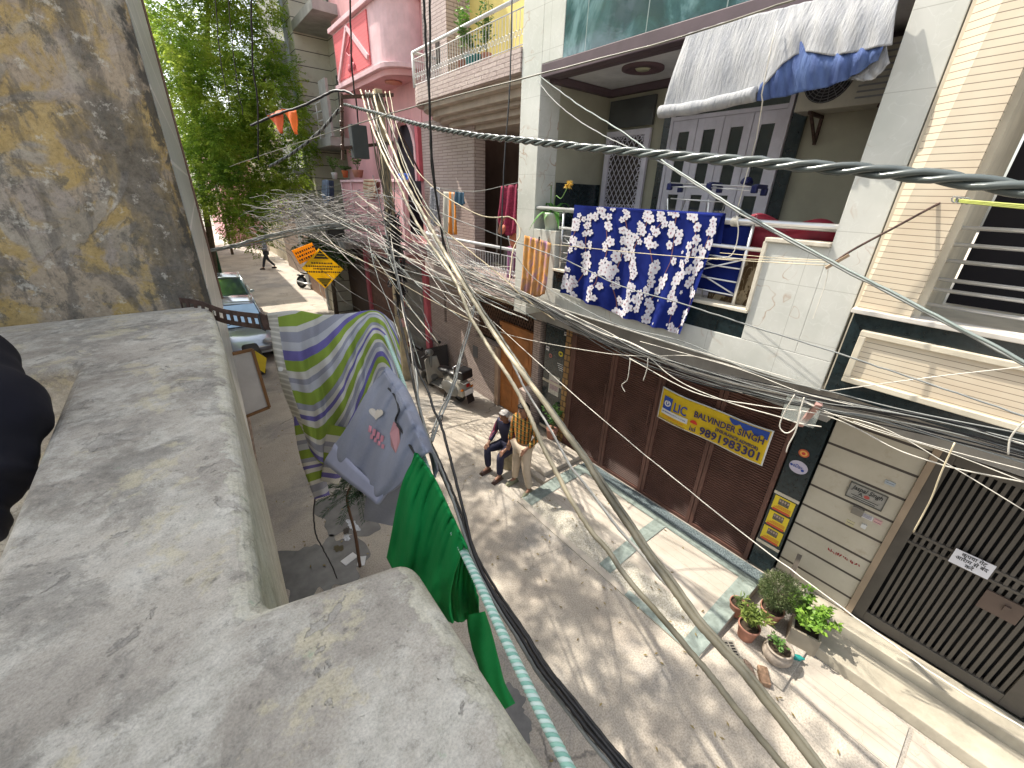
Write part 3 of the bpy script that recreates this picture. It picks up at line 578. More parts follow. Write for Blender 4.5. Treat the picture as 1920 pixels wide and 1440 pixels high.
for k in range(22):
    y=10.7+k*.07; g.box(5.31,5.33,y,y+.015,.26,2.7)
    for zz in (.5,1.0,1.6,2.1,2.4): g.tube([(5.3,y+.03*math.cos(a),zz+.06*math.sin(a)) for a in [i*2*pi/6 for i in range(7)]],.008,4,False)
g.build('scrolled_bars',M('light_grey_gate',(.42,.4,.36),.6),gg)
MB().box(5.28,5.44,12.42,15.0,0,2.5).build('wooden_gate',M('reddish_wood_gate',(.17,.085,.06),.6,var=.3,scale=8),h4)
g=MB(); g.box(5.36,5.42,14.1,15.0,.0,3.2)
# ================= banded stone house =================
h5=T('banded_house','tall cream stone house with dark joints and small railed balconies','house',(5.3,17.5,0))
g=MB(); g.box(4.62,5.0,17.7,18.6,0,14); g.box(5.7,6.1,15.2,17.7,2.9,14); g.box(5.0,6.1,17.7,18.4,0,14); g.build('stone_wall',MT['banded2'],h5)
boxes('balcony_slab',MT['greyplaster'],h5,[(4.62,5.7,15.3,17.7,5.95,6.2),(4.62,5.7,15.3,17.7,9.3,9.55),(4.62,5.7,15.3,17.7,2.8,3.05)],bevel=.01)
g=MB(); g.box(5.66,5.72,16.0,17.2,9.9,11.4); g.build('window',MT['glass'],h5); g=MB(); g.box(5.66,5.72,16.1,17.2,6.5,8.2); g.build('window',MT['glass'],h5)
g=MB()
for z0 in (6.2,):
    for zz in (.25,.5,.75,1.0): g.tube([(4.68,15.4,z0+zz),(4.68,17.65,z0+zz)],.018,6)
    for yy in (15.4,16.5,17.6): g.tube([(4.68,yy,z0),(4.68,yy,z0+1.0)],.018,6)
g.build('railing',MT['white'],h5)
MB().box(4.66,4.74,15.2,15.9,6.2,7.7).build('side_board',MT['greyplaster'],h5)
MB().tube([(4.55,18.35,0),(4.55,18.35,14)],.06,10).build('drain_pipe',M('grey_pvc_pipe',(.4,.42,.45),.4),h5,smooth=True)
g=MB(); g.box(5.35,5.5,15.2,17.7,0,2.8); g.build('ground_gate',M('dark_brown_gate',(.09,.055,.045),.6),h5)
# ================= houses beyond =================
def far_house(name,label,y0,y1,x0,hgt,mat,wins,par=None):
    t=T(name,label,'house',(x0,(y0+y1)/2,0)); MB().box(x0,x0+5,y0,y1,0,hgt).build('wall',mat,t)
    for (a,b,c,d) in wins:
        q=MB().box(x0-.03,x0+.02,y0+a,y0+b,c,d).build('window',MT['glass'],t); MB().box(x0-.06,x0-.03,y0+a-.05,y0+b+.05,c-.08,c).build('sill',MT['cream'],q)
    return t
t=far_house('grey_house','pale grey plastered house beyond the banded stone house',18.8,24,5.0,13,MT['greyplaster'],[(.6,1.6,6.6,7.8),(.6,1.6,9.9,11.2),(2.6,3.6,6.6,7.8)])
boxes('balcony_parapet',M('lavender_grey_plaster',(.42,.42,.48),.8,dirt=.3),t,[(4.2,5,19,22.5,8.3,9.3),(4.2,5,18.9,22,5.2,5.4)])
g=MB(); g.box(4.1,4.9,19,22,4.6,4.62+.3); g.build('brick_fascia',MT['brickclad2'],t)
MB().box(4.95,5.0,19.3,23,0,2.6).build('gate',M('brown_gate_far',(.2,.12,.08),.6,var=.3),t)
t=far_house('brown_house','low brown walled house further along the shaded street',24.2,31,5.6,8,M('brown_plaster',(.25,.19,.15),.8),[(1,2,3.5,4.8),(3,4,3.5,4.8)])
t=far_house('cream_house','cream house at the far bend of the street',31.5,40,5.9,9,MT['cream'],[(1,2,3.5,4.8),(3,4,3.5,4.8),(5.5,6.5,3.5,4.8)])
t=far_house('red_house','reddish house closing the far end of the street',44,60,4.0,9,MT['pink'],[(1,2,3.5,4.8),(3,4,3.5,4.8),(6,7,3.5,4.8)])
t=far_house('distant_block','pale distant block seen past the tree',62,70,-14,6,MT['cream'],[])
# ================= left side =================
def lx(y): return .045*y-.05
h6=T('plaster_house','stained ochre plaster house wall rising beside the balcony parapet','house',(-1.5,2.8,0))
wl=MB(); wl.prism([(-5,2.79,3.0),(.0,2.79,3.0),(.045,2.815,3.0),(.08,2.88,3.0),(.08,3.1,3.0),(-5,3.1,3.0)],(0,0,8.0)); wl.build('wall',MT['oldplaster'],h6)  # upper part, out of view, is added height to keep sun off the parapet
MB().prism([(-5,3.1,3.0),(.08,3.1,3.0),(lx(8.2),8.2,3.0),(-5,8.2,3.0)],(0,0,4.3)).build('rear_block',MT['greyplaster'],h6)
MB().box(-5,-.06,3.1,8.2,0,3.0).build('ground_floor_wall',MT['oldplaster'],h6)
g=MB(); g.prism([(.086,2.96,3.0),(.385,8.2,3.0),(.33,8.2,3.0),(.05,2.97,3.0)],(0,0,4.3)).build('tile_cladding',MT['tile'],h6)
MB().tube([(.392,8.2,3.0),(.392,8.2,7.3)],.022,6).build('edge_strip',M('brown_edge_strip',(.16,.1,.08),.6),h6)
g=T('balcony_screen','brown board screen with a teal cap on the next house','screen',(.37,8.6,3))
MB().prism([(lx(8.3)+.02,8.25,2.9),(lx(9.4)+.05,9.4,2.9),(lx(9.4),9.4,2.9),(lx(8.3)-.1,8.25,2.9)],(0,0,1.75)).build('board',M('dark_brown_board',(.1,.06,.05),.7,var=.3,scale=10),g)
MB().prism([(lx(8.3)+.03,8.24,4.65),(lx(9.4)+.06,9.41,4.65),(lx(9.4),9.41,4.65),(lx(8.3)-.1,8.24,4.65)],(0,0,.06)).build('cap',M('teal_paint',(.06,.3,.24),.5),g)
h7=T('left_row_house','plain rendered house on the near side of the street beyond the tiles','house',(-2,20,0))
MB().prism([(-6,8.25,0),(lx(8.25)-.12,8.25,0),(lx(26)-.3,26,0),(-6,26,0)],(0,0,5.2)).build('wall',MT['greyplaster'],h7)
h8=T('corner_house','taller grey house further along the near side of the street','house',(-2,32,0))
MB().prism([(-6,27.5,0),(lx(27.5)+.2,27.5,0),(lx(45)+.2,45,0),(-6,45,0)],(0,0,11)).build('wall',MT['cream'],h8)
# ---------- own parapet ----------
par=T('parapet','flaking limewashed cement parapet of the balcony in the foreground','parapet',(-.2,1,3.2))
g=MB()
outl=[(-.385,2.02),(-2.2,2.02),(-2.2,2.79),(.075,2.79),(.06,2.04),(-.005,.9),(-.03,.585),(.205,.535),(.20,.1),(.19,-.6),(-.385,-.6)]
g.prism([(x,y,3.3) for x,y in outl],(0,0,.8)); q=g.build('parapet_wall',MT['parapet'],par,bevel=.036)
q.modifiers['bevel'].segments=5
for p in q.data.polygons: p.use_smooth=False
MB().prism([(-.3,2.78,0),(-.01,2.78,0),(-.06,.9,0),(-.1,.3,0),(-.3,.3,0)],(0,0,3.3)).build('lower_wall',MT['oldplaster'],par)
MB().prism([(-.3,2.785,3.08),(.02,2.785,3.08),(.0,2.0,3.08),(-.045,.9,3.08),(-.06,.6,3.08),(-.3,.6,3.08)],(0,0,.2)).build('ledge',MT['edge'],par,bevel=.01)
# ================= wires =================
WJ=random.Random(21)
def wpath(pts,d0,d1,k=8):
    P=smoothpts([(x,y,0) for x,y in pts],k) if len(pts)>2 else [V((*pts[0],0)).lerp(V((*pts[1],0)),i/12) for i in range(13)]
    L=[0]
    for a,b in zip(P,P[1:]): L.append(L[-1]+(b-a).length)
    out=[on(p.x,p.y,d=1/((1-l/L[-1])/d0+l/L[-1]/d1)) for p,l in zip(P,L)]
    return [q+V((WJ.gauss(0,1),WJ.gauss(0,1),WJ.gauss(0,1)))*(.00035*(q-V((0,0,H))).length) for q in out]
WG='overhead wires strung across the street'
def wire(label,pts,d0,d1,r,mat,par=None,name='overhead_wire',n=6):
    m=MB(); P=wpath(pts,d0,d1)
    if par is not None: return m.tube(P,r,n).build('cable',mat,par,smooth=True)
    return m.tube(P,r,n).build(name,mat,None,label,'wire',WG,smooth=True)
def twist(name,label,P,ns,rs,rh,pitch,mats,phase=0,cat='cable'):
    t=T(name,label,cat,P[0],WG)
    Q=[P[0]];
    for a,b in zip(P,P[1:]):
        n=max(1,int((b-a).length/(pitch/12)))
        Q+=[a.lerp(b,(i+1)/n) for i in range(n)]
    L=0; pts=[[] for _ in range(ns)]
    for i,p in enumerate(Q):
        if i: L+=(p-Q[i-1]).length
        tt=(Q[min(i+1,len(Q)-1)]-Q[max(i-1,0)]).normalized(); a=tt.cross(V((0,0,1))).normalized(); b=a.cross(tt)
        for k in range(ns):
            an=2*pi*(L/pitch+k/ns)+phase; pts[k].append(p+a*math.cos(an)*rh+b*math.sin(an)*rh)
    for k in range(ns): MB().tube(pts[k],rs,6).build('strand',mats[k%len(mats)],t,smooth=True)
    return t
PT=lambda L:wpath(*L)
twist('twisted_power_cable','thick twisted grey power cable sweeping from the pole to the right edge',wpath([(645,196),(700,211),(800,237),(900,255),(1000,266),(1130,280),(1250,291),(1400,303),(1600,318),(1750,332),(1920,355),(2150,392)],8.6,1.3),3,.0155,.0178,.46,[MT['power']])
twist('twisted_power_cable','twisted dark cable running back from the pole behind the tree',wpath([(636,206),(608,238),(580,264),(541,292),(505,312)],8.9,12,),3,.018,.02,.35,[MT['greycable'],MT['cableblack']])
wire('straight pale-edged wire rising to the top right past the awning',[(430,312),(600,255),(760,205),(1000,142),(1250,77),(1480,3),(1600,-35)],11,2.8,.008,MT['olivecable'])
t=T('wire_pair','two pale wires joining and thickening towards the right edge','wire',on(1310,350,d=3.5),WG)
wire('',[(1008,140),(1090,200),(1165,246),(1240,300),(1310,345),(1400,402),(1560,490),(1700,562),(1850,641),(2000,720)],5.2,1.35,.0065,MT['greenrail'],t)
wire('',[(1008,152),(1040,190),(1085,226),(1130,253),(1180,277),(1240,305),(1315,352),(1402,408),(1562,496),(1702,568),(1852,647),(2000,727)],5.2,1.38,.0055,MT['greycable'],t)
wire('thin white wire running straight down to the lower right corner',[(886,568),(1120,778),(1342,960),(1500,1081),(1660,1198),(1778,1282),(1925,1368),(2050,1440)],7.6,2.0,.0045,MT['whitecable'])
wire('thin dark wire crossing in front of the floral blanket',[(640,355),(760,375),(860,413),(960,451),(1063,489),(1165,536),(1281,570),(1420,615),(1577,664),(1722,713),(1920,780),(2080,836)],8.8,2.0,.0055,MT['greycable'])
wire('black wire hanging straight down beside the marble pillar',[(960,-20),(956,150),(946,300),(938,480)],5,5.2,.009,MT['cableblack'])
wire('black wire crossing its twin below the upper balcony',[(794,-20),(800,110),(806,190),(809,300),(826,420),(848,520)],4.4,6.5,.014,MT['cableblack'])
wire('black wire slanting left of its twin below the upper balcony',[(806,-20),(806,110),(805,190),(814,330),(834,480)],4.3,6.2,.012,MT['cableblack'])
for k,(p,lab) in enumerate((([(470,-20),(474,120),(483,190),(484,300)],'thick black wire hanging in front of the tree crown'),([(402,-20),(415,120),(432,200)],'thin black wire at the left of the tree crown'),([(426,-20),(444,150),(456,215)],'thin black wire in the middle of the tree crown'),([(656,-20),(660,130),(669,200),(673,270)],'dark wire hanging in front of the rounded pink balcony'))):
    wire(lab,p,7,9,[.016,.008,.008,.016][k],MT['cableblack'])
wire('thick black cable looping over the pole top towards the tree',[(470,236),(520,214),(560,201),(600,183),(625,171),(650,172),(668,182)],9.5,8.6,.026,MT['cableblack'])
n=NM('cream_to_olive_cable',.42); x,y,z=n.sep(n.pos); c1=n.ramp(n.noise(n.pos,2.5,5),[(.3,(.42,.36,.24)),(.7,(.64,.55,.38))]); c2=n.ramp(n.noise(n.pos,3,5),[(.3,(.1,.09,.06)),(.7,(.2,.185,.14))])
MT['creamcable2']=n.col(n.mix(n.ramp(n.ma('ADD',n.ma('DIVIDE',y,10.0),n.ma('MULTIPLY',n.noise(n.pos,1.5,2),.12)),[(.17,0),(.25,1)]),c2,c1))  # cream far along the street, turning olive towards low y
# cream bundle from the pole to the near right
K0=[(676,168),(690,215),(704,255),(725,303),(746,342),(775,397),(805,445),(838,500)]
kb=T('cream_cable_bundle','bundle of cream insulated cables sweeping from the pole to the near bottom edge','cable bundle',on(838,500,d=6),WG)
wire('',K0[:5]+[(772,400),(800,447),(845,512),(862,545),(875,578),(885,600),(908,637),(927,668),(956,710),(984,760),(996,785),(1020,842),(1050,898),(1072,940),(1110,998),(1139,1031),(1179,1088),(1245,1163),(1308,1238),(1340,1276),(1385,1335),(1430,1390),(1480,1450)],8.5,1.75,.0175,MT['creamcable2'],kb)
wire('',[(700,172),(712,220),(735,275),(760,340),(790,395),(815,440),(842,487),(864,524),(892,571),(925,623),(954,665),(980,700),(1000,727),(1028,765),(1058,808),(1092,855),(1134,922),(1179,987),(1218,1045),(1250,1087),(1302,1160),(1347,1211),(1391,1258),(1440,1320),(1490,1383),(1545,1455)],8.5,1.7,.0215,MT['creamcable2'],kb)
wire('',[(708,172),(745,268),(770,330),(800,385),(830,430),(846,478),(870,522),(897,568),(930,618),(960,662),(986,700),(1008,733),(1036,768),(1066,811),(1100,857),(1144,922),(1189,987),(1228,1045),(1260,1085),(1312,1158),(1357,1209),(1401,1256),(1450,1318),(1500,1381),(1557,1455)],8.5,1.72,.013,MT['olivecable'],kb)
wire('',[(685,170),(700,225),(716,268),(740,318),(768,365),(800,425),(832,480),(858,515),(885,562),(915,612),(945,655),(954,667),(970,700),(987,733),(1031,804),(1067,870),(1100,912),(1130,952),(1166,999),(1208,1044),(1232,1078),(1256,1102)],8.5,2.75,.012,MT['whitecable'],kb)
wire('',[(722,172),(734,230),(750,290),(772,345),(810,410),(870,462),(930,510),(985,560),(1040,600)],8.5,6.4,.011,MT['creamcable'],kb)
wire('',[(730,172),(745,240),(775,310),(830,365),(905,405),(955,407),(970,420),(975,440),(962,470),(955,530)],8.5,6.3,.010,MT['creamcable'],kb)
wire('',[(692,170),(718,262),(752,330),(795,405),(835,470),(868,520),(910,565),(990,600)],8.5,6.6,.009,MT['whitecable'],kb)
tb=MB()
for p in ((886,570),(890,580)):
    tb.tube([on(p[0]+9*math.cos(a),p[1]+6*math.sin(a),d=6.1+.06*math.sin(2*a)) for a in [i*2*pi/10 for i in range(11)]],.008,4,False)
tb.build('tie',MT['whitecable'],kb)
# guy between bundles
gy=T('guy_cable','grey guy cable tied between the cream bundle and the dark cables','cable',on(854,714,d=4),WG)
wire('',[(891,570),(880,620),(866,666),(854,714),(840,752),(826,783),(810,828)],6.1,3.2,.011,MT['greycable'],gy)
wire('',[(888,572),(876,620),(863,664),(851,712),(836,750),(820,783),(805,830)],6.1,3.2,.007,MT['greycable'],gy)
tb=MB()
for p in ((826,785),(814,808),(866,668)):
    for s in range(3):
        a0=random.random()*3; c=on(*p,d=3.45 if p[1]>700 else 4.6); tb.tube([c+V((.03*math.cos(a),.03*math.cos(a)*.5,.03*math.sin(a))) for a in [a0+i*.8 for i in range(8)]],.004,4)
        tb.tube([c,c+V((random.uniform(-.05,.05),random.uniform(-.05,.05),random.uniform(-.06,.02)))],.003,4)
tb.build('wire_tie',MT['cableblack'],gy)
# dark cables in the foreground
db=T('black_cable_bundle','bundle of dark cables passing beside the hung washing to the bottom edge','cable bundle',on(930,1130,d=2),WG)
for p,d0,r,m in (([(700,330),(728,450),(755,570),(770,640),(781,690),(801,730),(814,770),(829,803),(853,894),(872,968),(890,1041),(927,1117),(974,1190),(1015,1257),(1057,1311),(1115,1385),(1175,1455)],7,.0085,'cableblack'),
  ([(722,430),(742,500),(760,590),(767,623),(781,703),(786,760),(806,830),(818,858),(836,902),(857,961),(884,1041),(922,1120),(966,1190),(1007,1259),(1049,1314),(1107,1390),(1165,1460)],7,.0085,'greycable'),
  ([(740,560),(760,640),(780,740),(803,830),(824,880),(846,930),(868,985),(889,1045),(924,1108),(978,1182),(1020,1250),(1064,1306),(1122,1380),(1185,1455)],6,.010,'cableblack'),
  ([(748,600),(770,700),(792,790),(806,824),(828,872),(850,925),(873,983),(893,1040),(932,1108),(984,1184),(1026,1250),(1070,1304),(1130,1380),(1195,1455)],6,.008,'cableblack')):
    wire('',p,d0,1.35,r,MT[m],db)
wire('black wire curling below the sweater to the ground on the left',[(594,915),(588,960),(592,1000),(606,1030),(622,1060),(632,1085)],3,3.6,.006,MT['cableblack'])
wire('thin black wire dropping through the green shirt',[(878,1140),(885,1180),(892,1215),(900,1260),(906,1300)],2.2,2.2,.005,MT['cableblack'])
# street bundle along the facade (runs in a near-vertical plane)
fb=T('facade_cable_bundle','long sagging bundle of black and white cables strung along the house fronts','cable bundle',on(1200,670,x=4.3),WG)
base=[(742,452,4.2),(800,478,4.2),(870,510,4.25),(960,548,4.3),(1050,590,4.33),(1130,632,4.35),(1200,664,4.35),(1310,702,4.35),(1430,733,4.35),(1540,757,4.35),(1640,776,4.35),(1780,806,4.35),(1935,850,4.35),(2200,925,4.35)]
for k in range(17):
    o=random.uniform(-1,1); w=[random.uniform(-1,1) for _ in base]
    pts=[]
    for i,(x,y,xx) in enumerate(base):
        s=14 if i<5 else 22 if i<11 else 30
        pts.append(on(x,y+o*s*.7+w[i]*5,x=xx-.02*k/4+.03*o))
    m=random.choice(['cableblack','cableblack','greycable','whitecable','cableblack','whitecable'])
    MB().tube(smoothpts(pts,6),random.choice([.004,.005,.008,.006]),5).build('cable',MT[m],fb,smooth=True)
for pts,r,m in (([(1060,592),(1130,625),(1180,642),(1260,682),(1330,704),(1400,724),(1480,740),(1533,764)],.012,'whitecable'),([(1062,600),(1140,640),(1211,667),(1251,700),(1297,727),(1375,757),(1459,781),(1496,793),(1540,800)],.0055,'whitecable'),
    ([(866,598),(970,632),(1120,660),(1210,668),(1300,668),(1420,700)],.0045,'whitecable'),([(1180,672),(1300,735),(1420,760),(1530,775),(1600,800),(1680,842),(1755,868),(1800,880),(1925,905)],.0055,'whitecable'),([(960,470),(1000,520),(1060,560),(1160,610),(1280,640),(1420,700),(1560,735),(1700,770),(1925,815)],.005,'greycable')):
    MB().tube(smoothpts([on(x,y,x=4.28) for x,y in pts],6),r,6).build('cable',MT[m],fb,smooth=True)
for pts in ([(1480,742),(1620,800),(1760,842),(1925,905)],[(1600,790),(1700,822),(1800,850),(1925,882)],[(1555,733),(1740,708),(1925,687)],[(1530,770),(1650,800),(1780,872),(1925,960)],[(1200,640),(1380,690),(1500,735),(1600,760)],[(1040,575),(1200,625),(1330,665),(1500,715)]):
    MB().tube(smoothpts([on(x,y,x=4.26) for x,y in pts],6),.004,5).build('cable',MT['whitecable'],fb,smooth=True)
MB().tube(smoothpts([on(x,y,x=4.2) for x,y in ((1790,830),(1765,885),(1748,930),(1733,960),(1712,998))],6),.006,5).build('loose_end',MT['creamcable'],fb,smooth=True)
for P_ in (((1182,672),(1180,690),(1176,712),(1166,722),(1172,735)),((1215,672),(1213,692),(1206,714)),((1490,740),(1470,775),(1462,800),(1475,812),(1492,800),(1500,770),(1508,745)),((1502,770),(1492,808),(1479,833),(1474,848)),((1920,790),(1895,820),(1890,852))):
    MB().tube(smoothpts([on(x,y,x=4.25) for x,y in P_],6),.006,5).build('loose_end',MT['whitecable'],fb,smooth=True)
# wires crossing the street at the pole
cb=T('crossing_wire_bundle','sagging bundle of grey wires crossing the street towards the tiled wall','cable bundle',on(560,432,d=9),WG)
for k in range(8):
    o=random.uniform(-7,7); P=wpath([(378,472+o*.3),(420,466+o*.5+random.uniform(-2,2)),(480,452+o+random.uniform(-2,2)),(560,434+o),(640,424+o),(705,432+o)],7.5,9)
    MB().tube(P,.009,5).build('cable',MT[random.choice(['greycable','olivecable','greenrail'])],cb,smooth=True)
# radiating service wires
rng2=random.Random(3)
tg=[(905,548),(930,560),(960,590),(1010,575),(870,600),(820,640),(752,640),(975,560),(1005,600),(790,690),(885,570),(935,520),(960,500),(900,620)]
lab=['pale service wire fanning from the pole towards the %s'%s for s in ('brick balcony rail','brick fascia','orange door','marble pillar','lattice window','niche in the brick wall','grille gate','white corner of the marble slab','dark granite pilaster','parked scooter','knot of the cream bundle','handrail of the brick balcony','woman on the brick balcony','door pillar of the brick house')]
for k,(x,y) in enumerate(tg):
    sx,sy=rng2.uniform(640,745),rng2.uniform(345,470)
    wire(lab[k],[(sx,sy),((sx*2+x)/3+rng2.uniform(-8,8),(sy*2+y)/3+rng2.uniform(6,20)),((sx+x*2)/3,(sy+y*2)/3+rng2.uniform(2,14)),(x,y)],8.8,6.6,rng2.uniform(.005,.008),MT[rng2.choice(['whitecable','greycable','greenrail'])])
sw=T('service_wire_bundle','dense fan of thin pale wires running from the tangle across the brick balcony','cable bundle',on(860,500,d=7),WG)
for k in range(24):
    sx,sy=rng2.uniform(560,760),rng2.uniform(355,480); x=rng2.choice([955,1000,1060,1120,900,860,820,980]); y={955:560,1000:575,1060:590,1120:625,900:600,860:560,820:640,980:470}[x]+rng2.uniform(-18,18)
    wire('',[(sx,sy),((sx*2+x)/3+rng2.uniform(-10,10),(sy*2+y)/3+rng2.uniform(0,24)),((sx+x*2)/3,(sy+y*2)/3+rng2.uniform(0,20)),(x+rng2.uniform(-20,20),y)],8.9,6.5,rng2.uniform(.0035,.006),MT[rng2.choice(['whitecable','creamcable','greycable','whitecable','cableblack'])],sw)
wire('white wire dropping from the pole tangle past the striped sweater',[(732,440),(745,520),(757,590),(768,640),(775,690),(783,740)],8.6,5.6,.008,MT['whitecable'])
# tangle around the pole
tm=MB(); tm2=MB(); rr=random.Random(11)
for k in range(330):
    cx=rr.gauss(585,80); cy=405+abs(rr.gauss(0,1))*8+ (cx-585)*.05+rr.gauss(0,18); dd=rr.uniform(8.6,11.5)
    pts=[(cx+rr.gauss(0,12),cy+rr.gauss(0,8))]
    dx,dy=rr.choice([(1,.25),(1,-.2),(1,.1),(.7,.6)])
    st=rr.uniform(14,34)
    for j in range(rr.randint(3,6)):
        pts.append((pts[-1][0]+dx*st+rr.gauss(0,6),pts[-1][1]+dy*st+rr.gauss(0,6)))
    if max(p[0] for p in pts)>770 or min(p[0] for p in pts)<440: continue
    (tm if k%3 else tm2).tube(wpath(pts,dd,dd+rr.uniform(-.6,.6),4),rr.uniform(.003,.0065),4)
for k in range(40):
    cx,cy=rr.uniform(500,720),rr.uniform(370,450); r0=rr.uniform(8,26); dd=rr.uniform(8.6,10); a0=rr.random()*6
    tm.tube([on(cx+r0*math.cos(a)*(1+.1*rr.random()),cy+r0*.6*math.sin(a),d=dd) for a in [a0+i*.5 for i in range(rr.randint(7,13))]],.006,4)
tm.build('cable_tangle',M('dusty_wire',(.2,.185,.165),.6,var=.7,scale=3),None,'tangled mass of pale telephone and television wires around the pole','wire tangle',kind='stuff')
tm2.build('cable_tangle',MT['cableblack'],None,'black wires knotted within the tangle by the pole','wire tangle',kind='stuff')
# ================= utility pole =================
up=T('utility_pole','tall weathered concrete utility pole with steel crossarms in front of the brick house','utility pole',(4.15,9.83,0))
g=MB()
g.add([(x+sx*a,9.83+sy*a,z) for x,z,a in ((4.15,0,.11),(4.06,6.6,.075)) for sx,sy in ((-1,-1),(1,-1),(1,1),(-1,1))],[(0,3,2,1),(4,5,6,7),(0,1,5,4),(1,2,6,5),(2,3,7,6),(3,0,4,7)])
g.build('shaft',M('yellowed_concrete',(.42,.35,.23),.85,var=.3,scale=4,dirt=.7,bump=.3),up,bevel=.01)
for (a,b) in (((640,182),(737,178)),((640,278),(737,268))): MB().bar(on(*a,y=9.72),on(*b,y=9.72),.06).build('crossarm',MT['rust'],up)
MB().bar(on(640,175,y=9.75),on(643,300,y=9.75),.05).build('upright',MT['rust'],up)
MB().bar(on(722,190,y=9.75),on(790,330,y=9.6),.03).build('brace',MT['rust'],up)
for p in ((641,205),(640,232),(641,250),(642,276)): MB().lathe([(.0,-.05),(.04,-.045),(.025,-.01),(.045,.02),(.03,.05),(0,.055)],on(*p,y=9.6),10).build('insulator',M('brown_porcelain',(.08,.04,.03),.25),up,smooth=True)
g=MB(); c=on(678,262,y=9.7); g.box(c.x-.22,c.x+.1,9.6,9.8,c.z-.35,c.z+.25); g.build('junction_box',M('blue_grey_box',(.045,.055,.06),.5,dirt=.4),up,bevel=.01)
g=MB(); c=on(630,432,y=9.9); g.box(c.x-.2,c.x+.15,9.8,10,c.z-.15,c.z+.1); g.build('junction_box',MT['black'],up,bevel=.01)
g=MB()
for k in range(70):
    z=rr.uniform(2.3,4.2); r0=rr.uniform(.1,.2); c=V((4.12+rr.uniform(-.07,.09),9.78,z)); a0=rr.random()*6; tl=rr.uniform(-.25,.25)
    g.tube([c+V((r0*math.cos(a),r0*.9*math.sin(a),tl*math.cos(a)+rr.uniform(-.03,.03))) for a in [a0+i*.6 for i in range(12)]],rr.uniform(.01,.02),5)
for k in range(14): x=4.12+rr.uniform(-.12,.12); g.tube(smoothpts([(x,9.72,rr.uniform(3.6,4.6)),(x+rr.uniform(-.1,.1),9.65,3.2),(x+rr.uniform(-.08,.08),9.7,rr.uniform(1.6,2.4))]),.012,5)
g.build('coiled_cables',MT['cableblack'],up,smooth=True)
g=MB()
for k in range(12): x=3.75+k*.03; g.tube(smoothpts([(x,9.7,6.5),(x+rr.uniform(-.1,.1),9.6,5.9),(x+rr.uniform(-.1,.15),9.65,rr.uniform(4.6,5.2)),(4.05+rr.uniform(-.1,.1),9.68,4.3)]),.011,5)
g.build('down_leads',MT['olivecable'],up,smooth=True)
g=MB(); c=on(754,605,y=9.7); g.box(c.x-.08,c.x+.1,9.69,9.7,c.z-.12,c.z+.12); g.build('paper_notice',M('pink_paper',(.6,.35,.33),.8),up)
# ================= hanging yellow notices =================
def hang_sign(name,label,corners,y,mat,rows,black=None,wires=()):
    C4=[on(*c,y=y) for c in corners]; t=T(name,label,'sign',C4[0])
    MB().prism(C4,(0,.015,0)).build('board',mat,t)
    u=(C4[1]-C4[0]); v=(C4[3]-C4[0]); g=MB(); b=M('print_dark',(.03,.025,.02),.7)
    for (u0,u1,v0,v1) in rows:
        q=[C4[0]+u*a+v*c+V((0,-.004,0)) for a,c in ((u0,v0),(u1,v0),(u1,v1),(u0,v1))]; g.prism(q,(0,-.001,0))
    g.build('lettering',b,t)
    return t,C4
def flexm(nm,c):
    m=M(nm,c,.45,var=.05); t=m.node_tree; b=t.nodes['Principled BSDF']; tr=t.nodes.new('ShaderNodeBsdfTranslucent'); tr.inputs[0].default_value=(*c,1); mx=t.nodes.new('ShaderNodeMixShader'); mx.inputs[0].default_value=.45; t.links.new(b.outputs[0],mx.inputs[1]); t.links.new(tr.outputs[0],mx.inputs[2]); t.links.new(mx.outputs[0],t.nodes['Material Output'].inputs[0]); return m
ymat=flexm('yellow_flex_board',(.95,.68,.01))
t,C4=hang_sign('hanging_notice','yellow diamond notice with black top and bottom hanging from the wires',[(598,466),(644,505),(610,541),(566,503)],9.2,ymat,[])
ctr=sum(C4,V((0,0,0)))/4; g=MB(); dm=M('print_black',(.03,.022,.015),.6)
def dp(a,b): # a along left-right corner axis, b along top-bottom, -1..1
    return ctr+(C4[1]-C4[3])*.5*a+(C4[2]-C4[0])*.5*b+V((0,-.005,0))
g.prism([dp(0,-.93),dp(.36,-.5),dp(-.36,-.5)],(0,-.002,0)); g.prism([dp(-.36,.48),dp(.36,.48),dp(0,.93)],(0,-.002,0))
rr3=random.Random(5)
for b,wd in ((-.28,.5),(-.12,.78),(.0,.45),(.16,.8)):
    a=-wd
    while a<wd: w_=rr3.uniform(.05,.1); g.prism([dp(a,b-.04),dp(a+w_,b-.04),dp(a+w_,b+.035),dp(a,b+.035)],(0,-.002,0)); a+=w_+.03
g.build('lettering',dm,t)
g=MB()
for b,wd in ((-.75,.14),(-.62,.22),(.56,.3),(.66,.22),(.76,.14)): g.prism([dp(-wd,b-.02),dp(wd,b-.02),dp(wd,b+.02),dp(-wd,b+.02)],(0,-.004,0))
g.build('lettering',ymat,t)
rows=[]
for v0,n in ((.2,3),(.45,6),(.7,9)):
    a=.08
    while a<.9: w_=rr3.uniform(.04,.09); rows.append((a,a+w_,v0,v0+.13)); a+=w_+.04
hang_sign('hanging_notice','small orange-yellow rectangular notice tilted beside the diamond one',[(547,470),(585,455),(597,479),(562,496)],9.25,flexm('orange_flex_board',(.98,.5,.01)),rows)
wire('wire carrying the yellow notices down from the tangle',[(558,425),(566,460),(590,500),(603,550),(620,580)],9.2,9.3,.007,MT['whitecable'])
